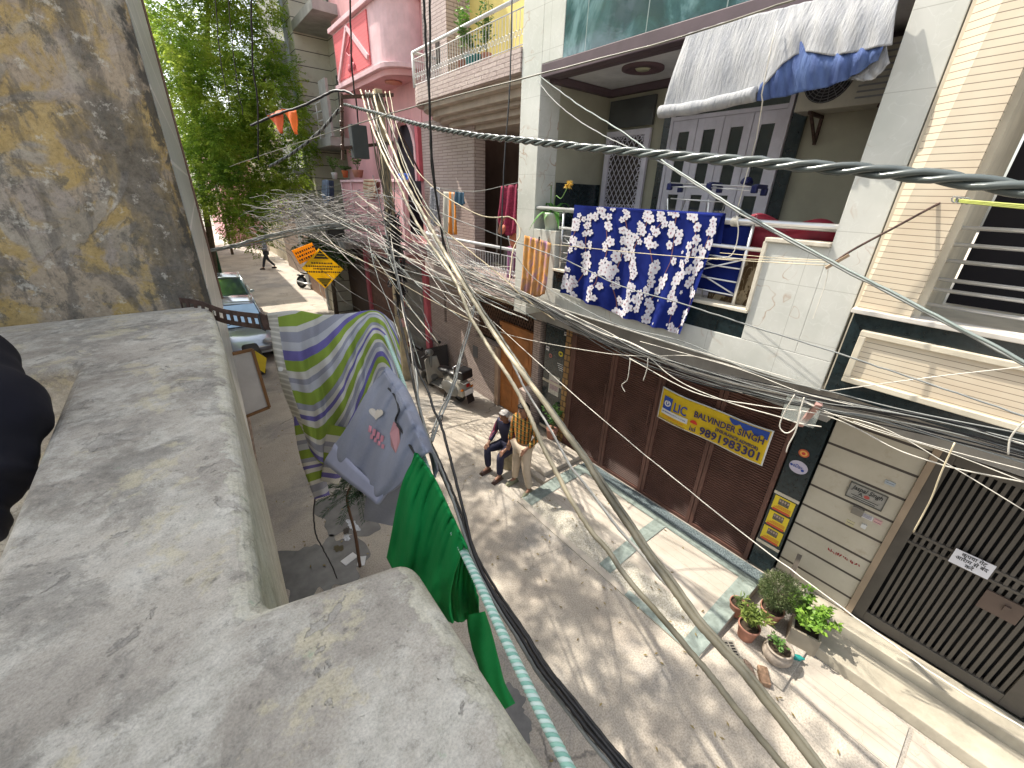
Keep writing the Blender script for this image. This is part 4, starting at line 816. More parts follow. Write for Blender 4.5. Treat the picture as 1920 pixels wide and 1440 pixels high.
# ================= people =================
def skin(name,chains,mat,parent,sub=1,label=None):
    vs=[];rad=[];idx={};es=set()
    def vid(p,r):
        k=tuple(round(c,4) for c in p)
        if k not in idx: idx[k]=len(vs); vs.append(tuple(p)); rad.append(r)
        return idx[k]
    for ch in chains:
        prev=None
        for p,r in ch:
            i=vid(p,r)
            if prev is not None and i!=prev: es.add((min(i,prev),max(i,prev)))
            prev=i
    me=bpy.data.meshes.new(name); me.from_pydata(vs,list(es),[]); o=bpy.data.objects.new(name,me); SC.collection.objects.link(o)
    m=o.modifiers.new('skin','SKIN'); m.use_smooth_shade=True
    sv=me.skin_vertices[0].data
    for i,r in enumerate(rad): sv[i].radius=(r,r) if not hasattr(r,'__len__') else r
    sv[0].use_root=True
    s=o.modifiers.new('sub','SUBSURF'); s.levels=sub; s.render_levels=sub
    me.materials.append(mat); o.parent=parent; ORG[o.name]=V((0,0,0))
    if label:o['label']=label
    return o
def person(label,loc,rz,J,cols,hair='full',sleeve='long',scale=1,extra=None,tilt=0):
    t=T('person',label,'person',loc); t.rotation_euler=(0,0,rz); t.scale=(scale,)*3
    sk,sh,tr,so_,ha=cols; j={k:V(v) for k,v in J.items()}
    mid=lambda a,b,f=.5: j[a].lerp(j[b],f)
    ch=[[(j['pelvis'],.1),(j['waist'],.095),(j['chest'],.12),(j['neck']+V((0,0,-.06)),.07),(j['neck'],.05),(j['head']+V((0,-.01,-.06)),.062),(j['head'],.088),(j['head']+V((0,-.01,.07)),.07)]]
    ch.append([(j['head'],.088),(j['head']+V((0,.085,-.025)),.016)])
    for s in ('l','r'):
        sx=-1 if s=='l' else 1
        ch.append([(j['chest'],.12),(j['sh'+s],.05),(mid('sh'+s,'el'+s),.042),(j['el'+s],.036),(mid('el'+s,'wr'+s),.034),(j['wr'+s],.024)])
        d=(j['wr'+s]-j['el'+s]).normalized(); hd=V(J.get('hand'+s,d)); hd=(hd if hd.length>0 else d).normalized(); palm=j['wr'+s]+hd*.05
        ch.append([(j['wr'+s],.024),(palm,(.032)),(palm+hd*.03,.03)])
        side=hd.cross(V((0,0,1))); side=side.normalized() if side.length>.1 else V((1,0,0))
        for q in range(4): b=palm+hd*.035+side*(-.03+.02*q); L=[.065,.075,.07,.055][q]; ch.append([(palm+hd*.03,.03),(b,.0095),(b+hd*L*.5+V((0,0,-.006)),.0085),(b+hd*L*.9+V((0,0,-.02)),.007)])
        ch.append([(palm,.032),(palm+side*(-.04*sx)+hd*.02,.011),(palm+side*(-.055*sx)+hd*.05,.009)])
        ch.append([(j['pelvis'],.1),(j['hip'+s],.085),(mid('hip'+s,'kn'+s),.07),(j['kn'+s],.052),(mid('kn'+s,'an'+s,.4),.05),(j['an'+s],.033),(j['toe'+s],.03)])
    skin('body',ch,sk,t,2)
    # face and ears
    h=j['head']
    f=MB(); 
    for sx in (-1,1): f.ball(h+V((sx*.033,.082,.005)),(.012,.008,.008),8,6)
    f.build('eyes',M('eye_dark',(.03,.02,.015),.3),t,smooth=True,local=True)
    MB().ball(h+V((0,.084,-.056)),(.024,.008,.006),8,6).build('mouth',M('lip',(.22,.09,.07),.6),t,smooth=True,local=True)
    f=MB()
    for sx in (-1,1): f.ball(h+V((sx*.088,0,-.01)),(.012,.022,.032),8,6)
    f.build('ears',sk,t,smooth=True,local=True)
    hm=MB()
    def HP(u,v):
        a=2*pi*u; ph=pi*v*(.62 if hair=='full' else .5); rr_=.097+.006*math.sin(a*9+v*13)*math.sin(a*5)
        back=.0 if hair!='bald' else 0
        p=V((math.cos(a)*math.sin(ph)*rr_*.95,math.sin(a)*math.sin(ph)*rr_*1.02-.012,math.cos(ph)*rr_*1.08))
        if p.y>.03 and p.z<.055: p.z=.055+(p.z-.055)*.1; p.y=min(p.y,.082)
        return h+p+V((0,0,.012))
    hm.grid(HP,20,8); hm.build('hair',ha,t,smooth=True,local=True,solid=.012)
    # clothes
    e=.022
    sc=[[(j['pelvis']+V((0,0,.0)),(.155,.115)),(j['waist'],(.15,.11)),(j['chest'],(.165,.12)),(j['neck']+V((0,-.005,-.045)),.078),(j['neck']+V((0,0,-.01)),.06)]]
    for s in ('l','r'):
        a=[(j['chest'],(.165,.12)),(j['sh'+s],.075),(mid('sh'+s,'el'+s),.064),(j['el'+s],.056)]
        if sleeve=='long': a+=[(mid('el'+s,'wr'+s),.05),(j['wr'+s].lerp(j['el'+s],.08),.042)]
        sc.append(a)
    skin('jacket' if 'jacket' in label else 'shirt',sc,sh,t,2)
    if tr:
        tc=[]
        for s in ('l','r'): tc.append([(j['pelvis'],.13),(j['hip'+s],.108),(mid('hip'+s,'kn'+s),.094),(j['kn'+s],.076),(mid('kn'+s,'an'+s,.5),.07),(j['an'+s]+V((0,0,.02)),.06)])
        skin('trousers',tc,tr,t,2)
        for s in ('l','r'):
            a=j['an'+s]; to=j['toe'+s]; dx=(to-a); dx.z=0
            sm=MB(); dirn=dx.normalized(); rm=Matrix((dirn.cross(V((0,0,1))),dirn,V((0,0,1)))).transposed()
            sm.ball(V((a.x,a.y,.042))+dirn*.06,(.048,.135,.042),12,8,rm); sm.obb(V((a.x,a.y,.012))+dirn*.06,(.042,.125,.012),rm); sm.build('shoe',so_,t,smooth=True,local=True)
    return t
skinm=M('brown_skin',(.26,.13,.08),.55,var=.06); 
def checkmat():
    n=NM('orange_check_cloth',.85); tc=n.N.new('ShaderNodeTexCoord').outputs['Object']; x,y,z=n.sep(tc)
    a=n.ramp(n.ma('FRACT',n.ma('DIVIDE',n.ma('ADD',x,n.ma('MULTIPLY',y,1.0)),.085)),[(0,0),(.45,0),(.5,1),(.95,1),(1,0)]); b=n.ramp(n.ma('FRACT',n.ma('DIVIDE',z,.085)),[(0,0),(.45,0),(.5,1),(.95,1),(1,0)])
    c=n.mix(a,(.55,.19,.03),(.06,.06,.02)); c2=n.mix(a,(.3,.16,.03),(.015,.03,.02)); c=n.mix(b,c,c2)
    l=n.ramp(n.ma('FRACT',n.ma('DIVIDE',n.ma('ADD',z,.02),.085)),[(0,1),(.06,1),(.08,0)]); c=n.mix(n.ma('MULTIPLY',l,.7),c,(.7,.5,.12)); return n.col(c)
def jackmat():
    n=NM('navy_jacket_cloth',.7); tc=n.N.new('ShaderNodeTexCoord').outputs['Object']; x,y,z=n.sep(tc); ax=n.ma('ABSOLUTE',x)
    st=n.ma('MULTIPLY',n.ma('GREATER_THAN',ax,.2),n.ma('LESS_THAN',n.ma('FRACT',n.ma('MULTIPLY',ax,22.0)),.55)); return n.col(n.mix(st,(.02,.022,.055),(.25,.03,.06)))
J={'pelvis':(0,0,.93),'waist':(0,-.01,1.07),'chest':(0,0,1.28),'neck':(0,.0,1.47),'head':(0,.03,1.6),'shl':(-.18,0,1.39),'shr':(.18,0,1.39),'ell':(-.27,-.06,1.15),'elr':(.26,-.02,1.13),'wrl':(-.21,.12,1.0),'wrr':(.25,.06,.9),
 'hipl':(-.09,0,.88),'hipr':(.09,0,.88),'knl':(-.13,.03,.49),'knr':(.13,.0,.49),'anl':(-.19,-.02,.09),'anr':(.2,-.05,.09),'toel':(-.21,.12,.04),'toer':(.21,.09,.04)}
person('standing person in orange checked shirt and beige trousers facing the seated one',(3.78,4.36,0),R(97),J,(skinm,checkmat(),M('beige_trouser_cloth',(.5,.41,.31),.85),M('olive_shoe',(.2,.2,.13),.7),M('dark_hair',(.012,.009,.008),.6)),sleeve='long')
J2={'pelvis':(0,0,.5),'waist':(0,.03,.64),'chest':(0,.07,.86),'neck':(0,.12,1.03),'head':(0,.17,1.15),'shl':(-.18,.08,.97),'shr':(.18,.08,.97),'ell':(-.26,.12,.72),'elr':(.26,.12,.72),'wrl':(-.19,.32,.6),'wrr':(.19,.34,.6),'handl':(0.1,.8,-.4),'handr':(-.1,.8,-.4),
 'hipl':(-.1,.05,.48),'hipr':(.1,.05,.48),'knl':(-.17,.42,.5),'knr':(.16,.42,.5),'anl':(-.17,.43,.09),'anr':(.15,.4,.09),'toel':(-.18,.58,.04),'toer':(.16,.55,.04)}
person('seated white-haired person in navy jacket with striped maroon sleeves',(4.02,5.02,0),R(100),J2,(skinm,jackmat(),M('navy_trouser_cloth',(.02,.02,.045),.8),M('brown_leather_shoe',(.07,.035,.025),.4),M('white_hair',(.42,.4,.38),.8)),hair='thin')
st=T('stone_stool','rough yellowish concrete block used as a seat by the old man','seat',(4.05,5.02,0))
MB().lathe([(.19,0),(.185,.2),(.17,.4),(.15,.43)],(4.05,5.02,0),8).build('block',M('yellowish_concrete',(.4,.34,.22),.9,var=.3,scale=9,bump=.5),st,bevel=.02)
# distant walker
J3=dict(J); J3.update({'knl':(-.1,.18,.5),'anl':(-.1,.3,.09),'toel':(-.1,.45,.05),'knr':(.1,-.05,.5),'anr':(.1,-.35,.12),'toer':(.1,-.22,.04),'wrl':(-.25,.25,1.1),'ell':(-.27,0,1.1)})
person('distant person in grey shirt and dark trousers walking across the shaded street',(4.3,30.2,0),R(95),J3,(skinm,M('grey_shirt_cloth',(.25,.27,.32),.8),M('dark_trouser_cloth',(.03,.035,.05),.8),M('black_shoe',(.01,.01,.01),.5),M('black_hair',(.01,.01,.01),.6)),scale=1.12)
# balcony person
J4=dict(J); J4.update({'elr':(.3,.18,1.22),'wrr':(.16,.38,1.45),'ell':(-.3,.22,1.1),'wrl':(-.34,.42,.86),'head':(0,.06,1.58)})
person('person in salmon top leaning at the brick house balcony handrail',(5.12,6.35,2.82),R(120),J4,(M('balcony_skin',(.3,.14,.09),.6),M('salmon_cloth',(.5,.17,.1),.8),M('purple_print_cloth',(.3,.12,.25),.8),MT['black'],M('hennaed_hair',(.1,.035,.02),.6)),sleeve='short')
# ================= vehicles =================
def wheel(parent,c,R_,w,ax='y',tyre=.3,local=False):
    rot=Matrix.Rotation(pi/2,3,'X') if ax=='y' else Matrix.Rotation(pi/2,3,'Y')
    q=MB().lathe([(R_*.6,-w*.4),(R_*.85,-w*.5),(R_*.97,-w*.3),(R_,0),(R_*.97,w*.3),(R_*.85,w*.5),(R_*.6,w*.4)],c,20,rot,cap=False).build('wheel',M('tyre_rubber',(.02,.02,.02),.8),parent,smooth=True,local=local)
    MB().lathe([(0,-w*.35),(R_*.3,-w*.42),(R_*.6,-w*.35),(R_*.62,0),(R_*.6,w*.35),(R_*.3,w*.42),(0,w*.35)],c,16,rot,cap=False).build('rim',MT['grey_metal'],q,smooth=True,local=local)
    return q
# scooter parked against the brick wall, front wheel towards the far end (built nose to +y then turned)
sc=T('scooter','old grey scooter with black rear box parked beside the brick wall','scooter',(4.58,8.42,0)); sc.rotation_euler=(0,R(-6),R(8))
gm_=M('metallic_grey_paint',(.2,.2,.19),.35,.3,.15,dirt=.5); be=M('beige_grey_panel',(.36,.34,.29),.4,dirt=.3)
wheel(sc,(0,.62,.22),.22,.1,'x',local=True); wheel(sc,(0,-.58,.22),.22,.1,'x',local=True)
def P1(u,v):
    a=pi*(u-.5)*1.15; y=-.95+v*.85; z0=.3+.0*v; wdt=.2*math.sin(pi*min(1,.25+v*.75))**.4 if v<.9 else .15
    hh=.36*(1-(2*v-1)**4)**.5+.02; return V((wdt*math.sin(a)*1.0,y,.32+hh*math.cos(a)**.6 if math.cos(a)>0 else .32))
b=MB(); b.grid(P1,14,12); b.build('rear_body',be,sc,smooth=True,local=True,solid=.01)
b=MB(); b.ball((.19,-.5,.42),(.05,.33,.2),14,10); b.ball((-.19,-.5,.42),(.05,.33,.2),14,10); b.build('side_cowl',gm_,sc,smooth=True,local=True)
MB().box(-.17,.17,-.15,.35,.24,.28).build('footboard',gm_,sc,local=True,bevel=.01)
b=MB(); b.grid(lambda u,v:V(((u-.5)*.5*(1-.25*v),.36+.1*v+.08*math.cos((u-.5)*pi)-.02,.26+.62*v)),8,6); b.build('leg_shield',be,sc,smooth=True,local=True,solid=.015)
b=MB(); b.grid(lambda u,v:V((.1*math.sin(pi*(u-.5)),.62+.27*math.sin(pi*(v-.42)*1.0),.22+.27*math.cos(pi*(v-.42))*1.0-.02*abs(u-.5))),6,10); b.build('front_mudguard',gm_,sc,smooth=True,local=True,solid=.01)
MB().tube([(0,.62,.22),(0,.5,.6),(0,.42,.98)],[.03,.035,.04],8).build('fork',gm_,sc,smooth=True,local=True)
MB().ball((0,.46,1.02),(.11,.09,.09),14,10).build('handlebar_cowl',gm_,sc,smooth=True,local=True)
MB().ball((0,.55,1.02),(.065,.03,.065),12,8).build('headlight',M('headlight_glass',(.5,.5,.5),.1),sc,smooth=True,local=True)
b=MB(); b.tube([(-.34,.34,1.04),(-.1,.42,1.02),(.1,.42,1.02),(.34,.34,1.04)],.014,8); b.build('handlebar',MT['black'],sc,smooth=True,local=True)
for s in (-1,1):
    b=MB(); b.tube([(s*.22,.38,1.05),(s*.26,.36,1.2)],.006,6); b.ball((s*.27,.36,1.24),(.06,.012,.045),10,8); b.build('mirror',MT['black'],sc,smooth=True,local=True)
b=MB(); b.ball((0,-.12,.74),(.14,.24,.07),14,8); b.ball((0,-.48,.76),(.14,.22,.07),14,8); b.build('seat',M('black_seat_vinyl',(.02,.02,.02),.35),sc,smooth=True,local=True)
q=MB().box(-.17,.17,-1.0,-.7,.76,.98).build('rear_box',MT['black'],sc,local=True,bevel=.03)
b=MB(); b.tube([(-.14,-.66,.8),(-.14,-.66,1.02),(.14,-.66,1.02),(.14,-.66,.8)],.012,6); b.tube([(-.15,-1.02,.7),(-.15,-.7,.72),(.15,-.7,.72),(.15,-1.02,.7),(-.15,-1.02,.7)],.012,6); b.build('rack',MT['steel'],sc,smooth=True,local=True)
MB().box(-.05,.05,-.985,-.965,.55,.64).build('tail_lamp',M('red_lens',(.35,.02,.02),.2),sc,local=True,bevel=.01)
for s in (-1,1): MB().ball((s*.15,-.93,.5),(.045,.025,.03),10,6).build('indicator',M('orange_lens',(.7,.2,.02),.25),sc,smooth=True,local=True)
q=MB().box(-.13,.13,-1.005,-.99,.36,.5).build('number_plate',M('white_plate',(.6,.6,.6),.5),sc,local=True)
MB().grid(lambda u,v:V(((u-.5)*.2,-.98-.06*v,.4-.25*v)),2,4).build('mudflap',MT['black'],sc,local=True,solid=.01)
b=MB(); b.tube([(-.12,-.2,.2),(-.3,-.3,.02)],.012,6); b.build('side_stand',MT['black'],sc,local=True)
# motorcycle far
mc=T('motorcycle','black motorcycle parked by the far gates beneath the yellow notices','motorcycle',(5.0,22.8,0)); mc.rotation_euler=(0,R(-8),R(215))
wheel(mc,(0,.68,.31),.31,.09,'x',local=True); wheel(mc,(0,-.65,.31),.31,.1,'x',local=True)
b=MB(); b.ball((0,.18,.78),(.14,.28,.13),12,8); b.build('fuel_tank',MT['black'],mc,smooth=True,local=True)
MB().ball((0,-.35,.78),(.13,.35,.06),12,8).build('seat',M('seat_vinyl',(.02,.02,.02),.5),mc,smooth=True,local=True)
MB().box(-.12,.12,-.1,.25,.3,.6).build('engine',MT['grey_metal'],mc,local=True,bevel=.04)
b=MB(); b.tube([(0,.68,.31),(0,.5,.75),(0,.42,.98)],.03,8); b.tube([(-.36,.3,1.02),(0,.44,.98),(.36,.3,1.02)],.015,6); b.build('fork_and_bars',MT['steel'],mc,smooth=True,local=True)
MB().tube([(.14,.2,.3),(.15,-.3,.26),(.15,-.8,.34)],.04,8).build('exhaust',MT['steel'],mc,smooth=True,local=True)
MB().ball((0,.6,.86),(.09,.06,.09),10,8).build('headlight',M('lamp',(.5,.5,.5),.1),mc,smooth=True,local=True)
b=MB(); b.ball((0,-.68,.64),(.07,.25,.06),10,6); b.build('rear_mudguard',MT['black'],mc,smooth=True,local=True)
def car(label,loc,rz,body):
    t=T('car',label,'car',loc); t.rotation_euler=(0,0,rz)
    # side profile (y along length, nose at -y) x half-width
    prof=[(-1.9,.25,.55),(-1.92,.5,.7),(-1.85,.68,.78),(-1.0,.86,.8),(-.45,1.28,.66),(.1,1.42,.62),(.8,1.4,.62),(1.45,1.1,.68),(1.8,.95,.78),(1.88,.6,.78),(1.85,.25,.7)]
    b=MB(); N=9
    rows=[]
    for (y,z,hw) in [(-1.9,.42,.74),(-1.75,.7,.79),(-1.0,.84,.82),(.0,.88,.83),(1.2,.92,.82),(1.85,.85,.76)]:
        rows.append([V((x*hw,y+( .06*abs(x)**3 if y<0 else -.06*abs(x)**3),z-.05*abs(x)**3)) for x in [-1+2*i/N for i in range(N+1)]])
    for r in rows: r.insert(0,V((r[0].x*1.02,r[0].y,.28))); r.append(V((r[-1].x*1.02,r[-1].y,.28)))
    front=[V((p.x,p.y-.03,.28)) for p in rows[0]]; back=[V((p.x,p.y+.03,.28)) for p in rows[-1]]
    rows=[front]+rows+[back]; n=len(rows[0])
    b.add([p for r in rows for p in r],[(i*n+k,i*n+k+1,(i+1)*n+k+1,(i+1)*n+k) for i in range(len(rows)-1) for k in range(n-1)])
    b.build('body',body,t,smooth=True,local=True,solid=.01)
    r=MB(); r.grid(lambda u,v:V(((u-.5)*1.16,-.3+1.3*v,1.42+.04*math.sin(pi*u)*1-.05*(2*v-1)**2)),8,6); r.build('roof',body,t,smooth=True,local=True,solid=.03)
    def glass(nm,q): MB().add(q,[(0,1,2,3)]).build(nm,M('reflecting_glass',(.2,.3,.38),.04,.6,spec=1),t,local=True,solid=.01)  # blue base colour carries part of the sky's reflection
    glass('windshield',[(-.7,-.98,.88),(.7,-.98,.88),(.57,-.3,1.38),(-.57,-.3,1.38)]); glass('rear_window',[(-.7,1.55,.92),(.7,1.55,.92),(.57,1.0,1.38),(-.57,1.0,1.38)])
    for s in (-1,1): glass('side_window',[(s*.74,-.9,.9),(s*.74,1.45,.93),(s*.6,.98,1.37),(s*.6,-.28,1.37)]); 
    for s in (-1,1):
        MB().tube([(s*.72,-1.0,.88),(s*.59,-.3,1.41),(s*.59,.98,1.4),(s*.72,1.56,.93)],.03,6).build('pillar',body,t,smooth=True,local=True)
        MB().ball((s*.62,-1.86,.62),(.14,.07,.08),12,8).build('headlight',M('car_lamp',(.5,.52,.55),.08,spec=1),t,smooth=True,local=True)
        MB().ball((s*.85,-.85,.95),(.08,.05,.06),10,8).build('mirror',body,t,smooth=True,local=True)
        for yy in (-1.25,1.2): wheel(t,(s*.74,yy,.3),.3,.17,'x',local=True)
    MB().tube([(-.6,-1.0,.89),(0,-.85,.97)],.01,5).build('wiper',MT['black'],t,local=True)
    MB().tube([(-.78,-1.9,.4),(-.4,-1.99,.42),(.4,-1.99,.42),(.78,-1.9,.4)],.06,8).build('bumper',M('bumper_grey',(.12,.12,.13),.5),t,smooth=True,local=True)
    return t
car('silvery pale blue hatchback parked nearest the white signboard',(.95,15.2,0),R(-3),M('pale_blue_car_paint',(.5,.56,.62),.15,.4,.03,spec=.9))
car('second blue-grey car parked behind the pale blue hatchback',(1.15,19.9,0),R(-3),M('grey_blue_car_paint',(.4,.47,.5),.18,.4,.03,spec=.9))
gv=T('goods_van','dark green canvas-covered goods carrier parked on the left far side','van',(1.0,25.5,0))
MB().box(.3,1.45,24.2,26.6,.7,1.9).build('canopy',M('dark_green_canvas',(.03,.1,.05),.8,var=.3),gv,bevel=.06); MB().box(.35,1.4,26.6,27.4,.5,1.6).build('cab',M('green_cab',(.04,.16,.08),.4),gv,bevel=.08)
MB().box(.3,1.45,24.1,26.7,.45,.7).build('chassis',MT['rust'],gv,bevel=.02)
for yy in (24.6,27.0):
    for xx in (.4,1.38): wheel(gv,(xx,yy,.26),.26,.14,'x')
# dark ramp wedge by the scooter
MB().prism([on(767,662,x=4.75),on(808,652,x=4.75),on(812,700,x=4.75),on(768,712,x=4.75)],(.5,0,0)).build('ramp_plate',M('dark_steel_plate',(.05,.045,.045),.6),None,'dark steel ramp plate leaning beyond the scooter','ramp')
# ================= foliage =================
def leafmesh(name,base,dirs,length,width,mat,parent,nrm=None,label=None,local=True):
    """one folded leaf blade per base point (numpy)"""
    base=np.asarray(base,dtype=np.float64);dirs=np.asarray(dirs,dtype=np.float64); n=len(base)
    dirs/=np.linalg.norm(dirs,axis=1,keepdims=True)+1e-9
    if nrm is None: nrm=rng.normal(size=(n,3))+np.array([0,0,1.2])
    side=np.cross(dirs,nrm); side/=np.linalg.norm(side,axis=1,keepdims=True)+1e-9
    L=np.asarray(length).reshape(-1,1)*np.ones((n,1)); W=np.asarray(width).reshape(-1,1)*np.ones((n,1))
    up=np.cross(side,dirs)
    a=base; b=base+dirs*L*.5+side*W*.5+up*W*.15; c=base+dirs*L-up*L*.08; d=base+dirs*L*.5-side*W*.5+up*W*.15
    v=np.stack([a,b,c,d],1).reshape(-1,3); me=bpy.data.meshes.new(name)
    if not local: v=v-np.array(ORG[parent.name])
    me.vertices.add(4*n); me.vertices.foreach_set('co',v.astype(np.float32).ravel()); me.loops.add(4*n); me.loops.foreach_set('vertex_index',np.arange(4*n,dtype=np.int32)); me.polygons.add(n)
    me.polygons.foreach_set('loop_start',np.arange(0,4*n,4,dtype=np.int32)); me.polygons.foreach_set('loop_total',np.full(n,4,dtype=np.int32)); me.update(); me.validate()
    me.materials.append(mat); o=bpy.data.objects.new(name,me); SC.collection.objects.link(o); o.parent=parent; ORG[o.name]=ORG[parent.name]
    if label:o['label']=label
    return o
def compound(centres,radii,n,ln=.26,lf=.09,wd=.026,gap=.35):
    """compound neem leaves scattered in blobs; returns base, dirs of leaflets"""
    B=[];D=[]
    centres=np.array(centres);radii=np.array(radii)
    vol=radii.prod(1); pr=vol**.8/ (vol**.8).sum(); ids=rng.choice(len(centres),n,p=pr)
    # sprays: cluster twigs so that gaps remain
    ns=max(1,n//9); sid=rng.choice(len(centres),ns,p=pr); u=rng.normal(size=(ns,3)); u/=np.linalg.norm(u,axis=1,keepdims=True); rad=rng.uniform(.35,1,ns)**.6
    sc_=centres[sid]+u*radii[sid]*rad[:,None]; out=u*1.0
    k=rng.integers(0,ns,n); p=sc_[k]+rng.normal(size=(n,3))*.17; d=out[k]*.7+rng.normal(size=(n,3))*.5+np.array([0,0,-.25]); d/=np.linalg.norm(d,axis=1,keepdims=True)
    s=np.cross(d,np.array([0,0,1.0])); s/=np.linalg.norm(s,axis=1,keepdims=True)+1e-9
    for j in range(5):
        f=(j+.6)/5.2
        for sg in (-1,1):
            B.append(p+d*ln*f+np.array([0,0,-.04])*f*f); D.append(d*.55+s*sg+np.array([0,0,-.3])+rng.normal(size=d.shape)*.12)
    B.append(p+d*ln*.9); D.append(d+np.array([0,0,-.3]))
    return np.concatenate(B),np.concatenate(D)
nt_=T('neem_tree','large bright green feathery tree overhanging the left side of the street','tree',(1.0,22.3,0))
bark=M('neem_bark',(.12,.09,.065),.9,var=.4,scale=14,bump=.6)
tk=MB(); tk.tube(smoothpts([(1.0,22.3,0),(1.02,22.1,1.2),(1.2,21.8,2.7),(1.35,21.3,4.8),(1.62,20.5,7.0)]),[.2-.0045*i for i in range(33)],10); tk.build('trunk',bark,nt_,smooth=True)
limbs=[[(1.35, 21.33, 4.83), (2.29, 19.71, 6.18), (3.24, 18.36, 7.26), (3.92, 17.55, 8.62)], [(1.62, 20.52, 7.0), (2.43, 19.71, 9.02), (2.84, 18.9, 11.31)], [(1.28, 21.47, 4.29), (1.76, 19.44, 4.83), (2.56, 17.55, 4.83)], [(1.62, 20.52, 7.0), (2.03, 22.28, 9.16), (2.7, 23.62, 10.5)]]
for L_ in limbs: tk=MB(); P_=smoothpts(L_); tk.tube(P_,[.09*(1-i/len(P_))+.015 for i in range(len(P_))],7); tk.build('limb',bark,nt_,smooth=True)
cen=[(2.03, 17.55, 10.91), (3.51, 18.09, 9.96), (1.22, 17.82, 8.07), (3.92, 18.36, 11.86), (3.51, 17.82, 7.54), (1.62, 17.82, 6.18), (1.62, 17.82, 4.56), (2.7, 17.96, 5.51), (3.65, 17.28, 6.59), (2.03, 19.17, 5.91), (2.16, 17.55, 7.26), (3.1, 18.09, 8.62), (1.89, 19.71, 9.02), (2.84, 18.36, 10.37), (1.62, 18.63, 11.31), (3.51, 19.58, 11.59), (2.56, 20.25, 6.73), (4.19, 18.36, 5.38), (2.03, 16.74, 3.62), (3.24, 19.17, 4.29), (1.35, 19.98, 12.66), (2.7, 18.23, 12.94)]
rad=[(1.22, 1.49, 1.08), (1.08, 1.35, 0.94), (1.08, 1.49, 1.22), (0.94, 1.35, 1.08), (1.08, 1.35, 1.08), (1.08, 1.35, 1.08), (1.22, 1.62, 0.94), (1.22, 1.62, 0.94), (0.94, 1.35, 0.94), (1.35, 1.62, 1.08), (1.22, 1.49, 0.81), (1.01, 1.35, 0.94), (1.22, 1.49, 0.94), (1.08, 1.49, 0.94), (1.08, 1.49, 0.94), (1.08, 1.35, 0.94), (1.35, 1.35, 0.94), (0.81, 1.22, 0.68), (0.68, 1.08, 0.61), (1.08, 1.35, 0.81), (1.22, 1.35, 0.81), (1.35, 1.35, 0.81)]
B_,D_=compound(cen,rad,14500,ln=.3)
leafmesh('crown',B_,D_,.11,.036,MT['leaf'],nt_,local=False)
nt2=T('rear_tree','leafy tree overhanging the roof of the near side house and dappling the street','tree',(-5.7,9.2,0))
tk=MB(); tk.tube(smoothpts([(-5.7,9.2,0),(-5.7,9.2,4),(-5.4,9.1,7)]),[.2]*17,9); tk.build('trunk',bark,nt2,smooth=True)
for L_ in ([(-5.4,9.1,7),(-3,9.3,8.6),(-.4,9.8,9.2),(1.0,10.2,9.2)],[(-5.4,9.1,7),(-3,8,8.4),(-.5,7.2,8.9),(1.1,7.0,9)],[(-5.4,9.1,7),(-3,7,8.3),(-.6,5.6,8.6),(.5,5.6,8.8)]): tk=MB(); P_=smoothpts(L_); tk.tube(P_,[.1*(1-i/len(P_))+.015 for i in range(len(P_))],7); tk.build('limb',bark,nt2,smooth=True)
cen2=[(.1,9.6,8.9),(-.4,7.8,8.8),(.8,8.6,8.9),(.4,11.2,8.9),(1.1,10.4,9.0),(-.6,10.4,9.3),(-.2,6.6,8.6),(1.3,7.4,9.0),(.5,5.9,8.7),(-.6,5.2,8.5)]
rad2=[(1,1.2,.5)]*10
B_,D_=compound(cen2,rad2,1700)
leafmesh('crown',B_,D_,.11,.036,MT['leaf'],nt2,local=False)
# far bushes / trees
def blobtree(name,label,loc,h,r,n,mat,cat='tree'):
    t=T(name,label,cat,loc); x,y,z=loc
    MB().tube([(x,y,0),(x+.05,y,h*.5),(x,y+.1,h*.8)],[.09,.07,.03],7).build('trunk',bark,t,smooth=True)
    cs=[(x+rng.normal()*r*.4,y+rng.normal()*r*.4,h*.75+rng.normal()*r*.35) for _ in range(7)]
    B_,D_=compound(cs,[(r*.6,r*.6,r*.5)]*7,n); leafmesh('crown',B_,D_,.12,.05,mat,t,local=False)
far=leafmat('far_leaf',(.04,.1,.02),(.12,.22,.05),3)
blobtree('roadside_tree','small leafy tree behind the wires in front of the grey house',(4.35,16.6,0),3.6,.75,420,far)
blobtree('roadside_tree','dark tree standing at the far end of the street',(1.4,46,0),7,2.6,700,far)
blobtree('roadside_tree','tree crown behind the far reddish house',(3.2,38,0),8,2.2,600,far)
sh=T('gate_shrub','small shrub growing at the foot of the gate under the yellow notices','shrub',on(628,548,z=0))
p0=on(628,548,z=0); B_,D_=compound([(p0.x,p0.y,.5),(p0.x-.1,p0.y-.2,.8)],[(.3,.4,.35)]*2,120,lf=.1); leafmesh('foliage',B_,D_,.1,.045,far,sh,local=False); MB().tube([(p0.x,p0.y,0),(p0.x,p0.y,.7)],.02,6).build('stem',bark,sh)
n_=520; lx_=rng.uniform(.3,3.5,n_); ly_=rng.uniform(-.5,16,n_); lx_=np.where(rng.random(n_)<.35,rng.uniform(3.2,5.0,n_),lx_); ll=T('leaf_litter','small dry leaves scattered over the street under the tree','leaf litter',(2,5,0),kind='stuff')
dd_=rng.normal(size=(n_,3))*np.array([1,1,.05]); gz=np.where(lx_>3.5,.06+(lx_-3.5)*.055,.006); gz=np.where((ly_<.88)|(ly_>4.12),.012,gz); B_=np.stack([lx_,ly_,gz+.012],1); B_=B_[(lx_<3.5)|(ly_<.8)&(lx_<3.9)|(ly_>.9)&(ly_<4.1)|(ly_>6)]; dd_=dd_[:len(B_)]
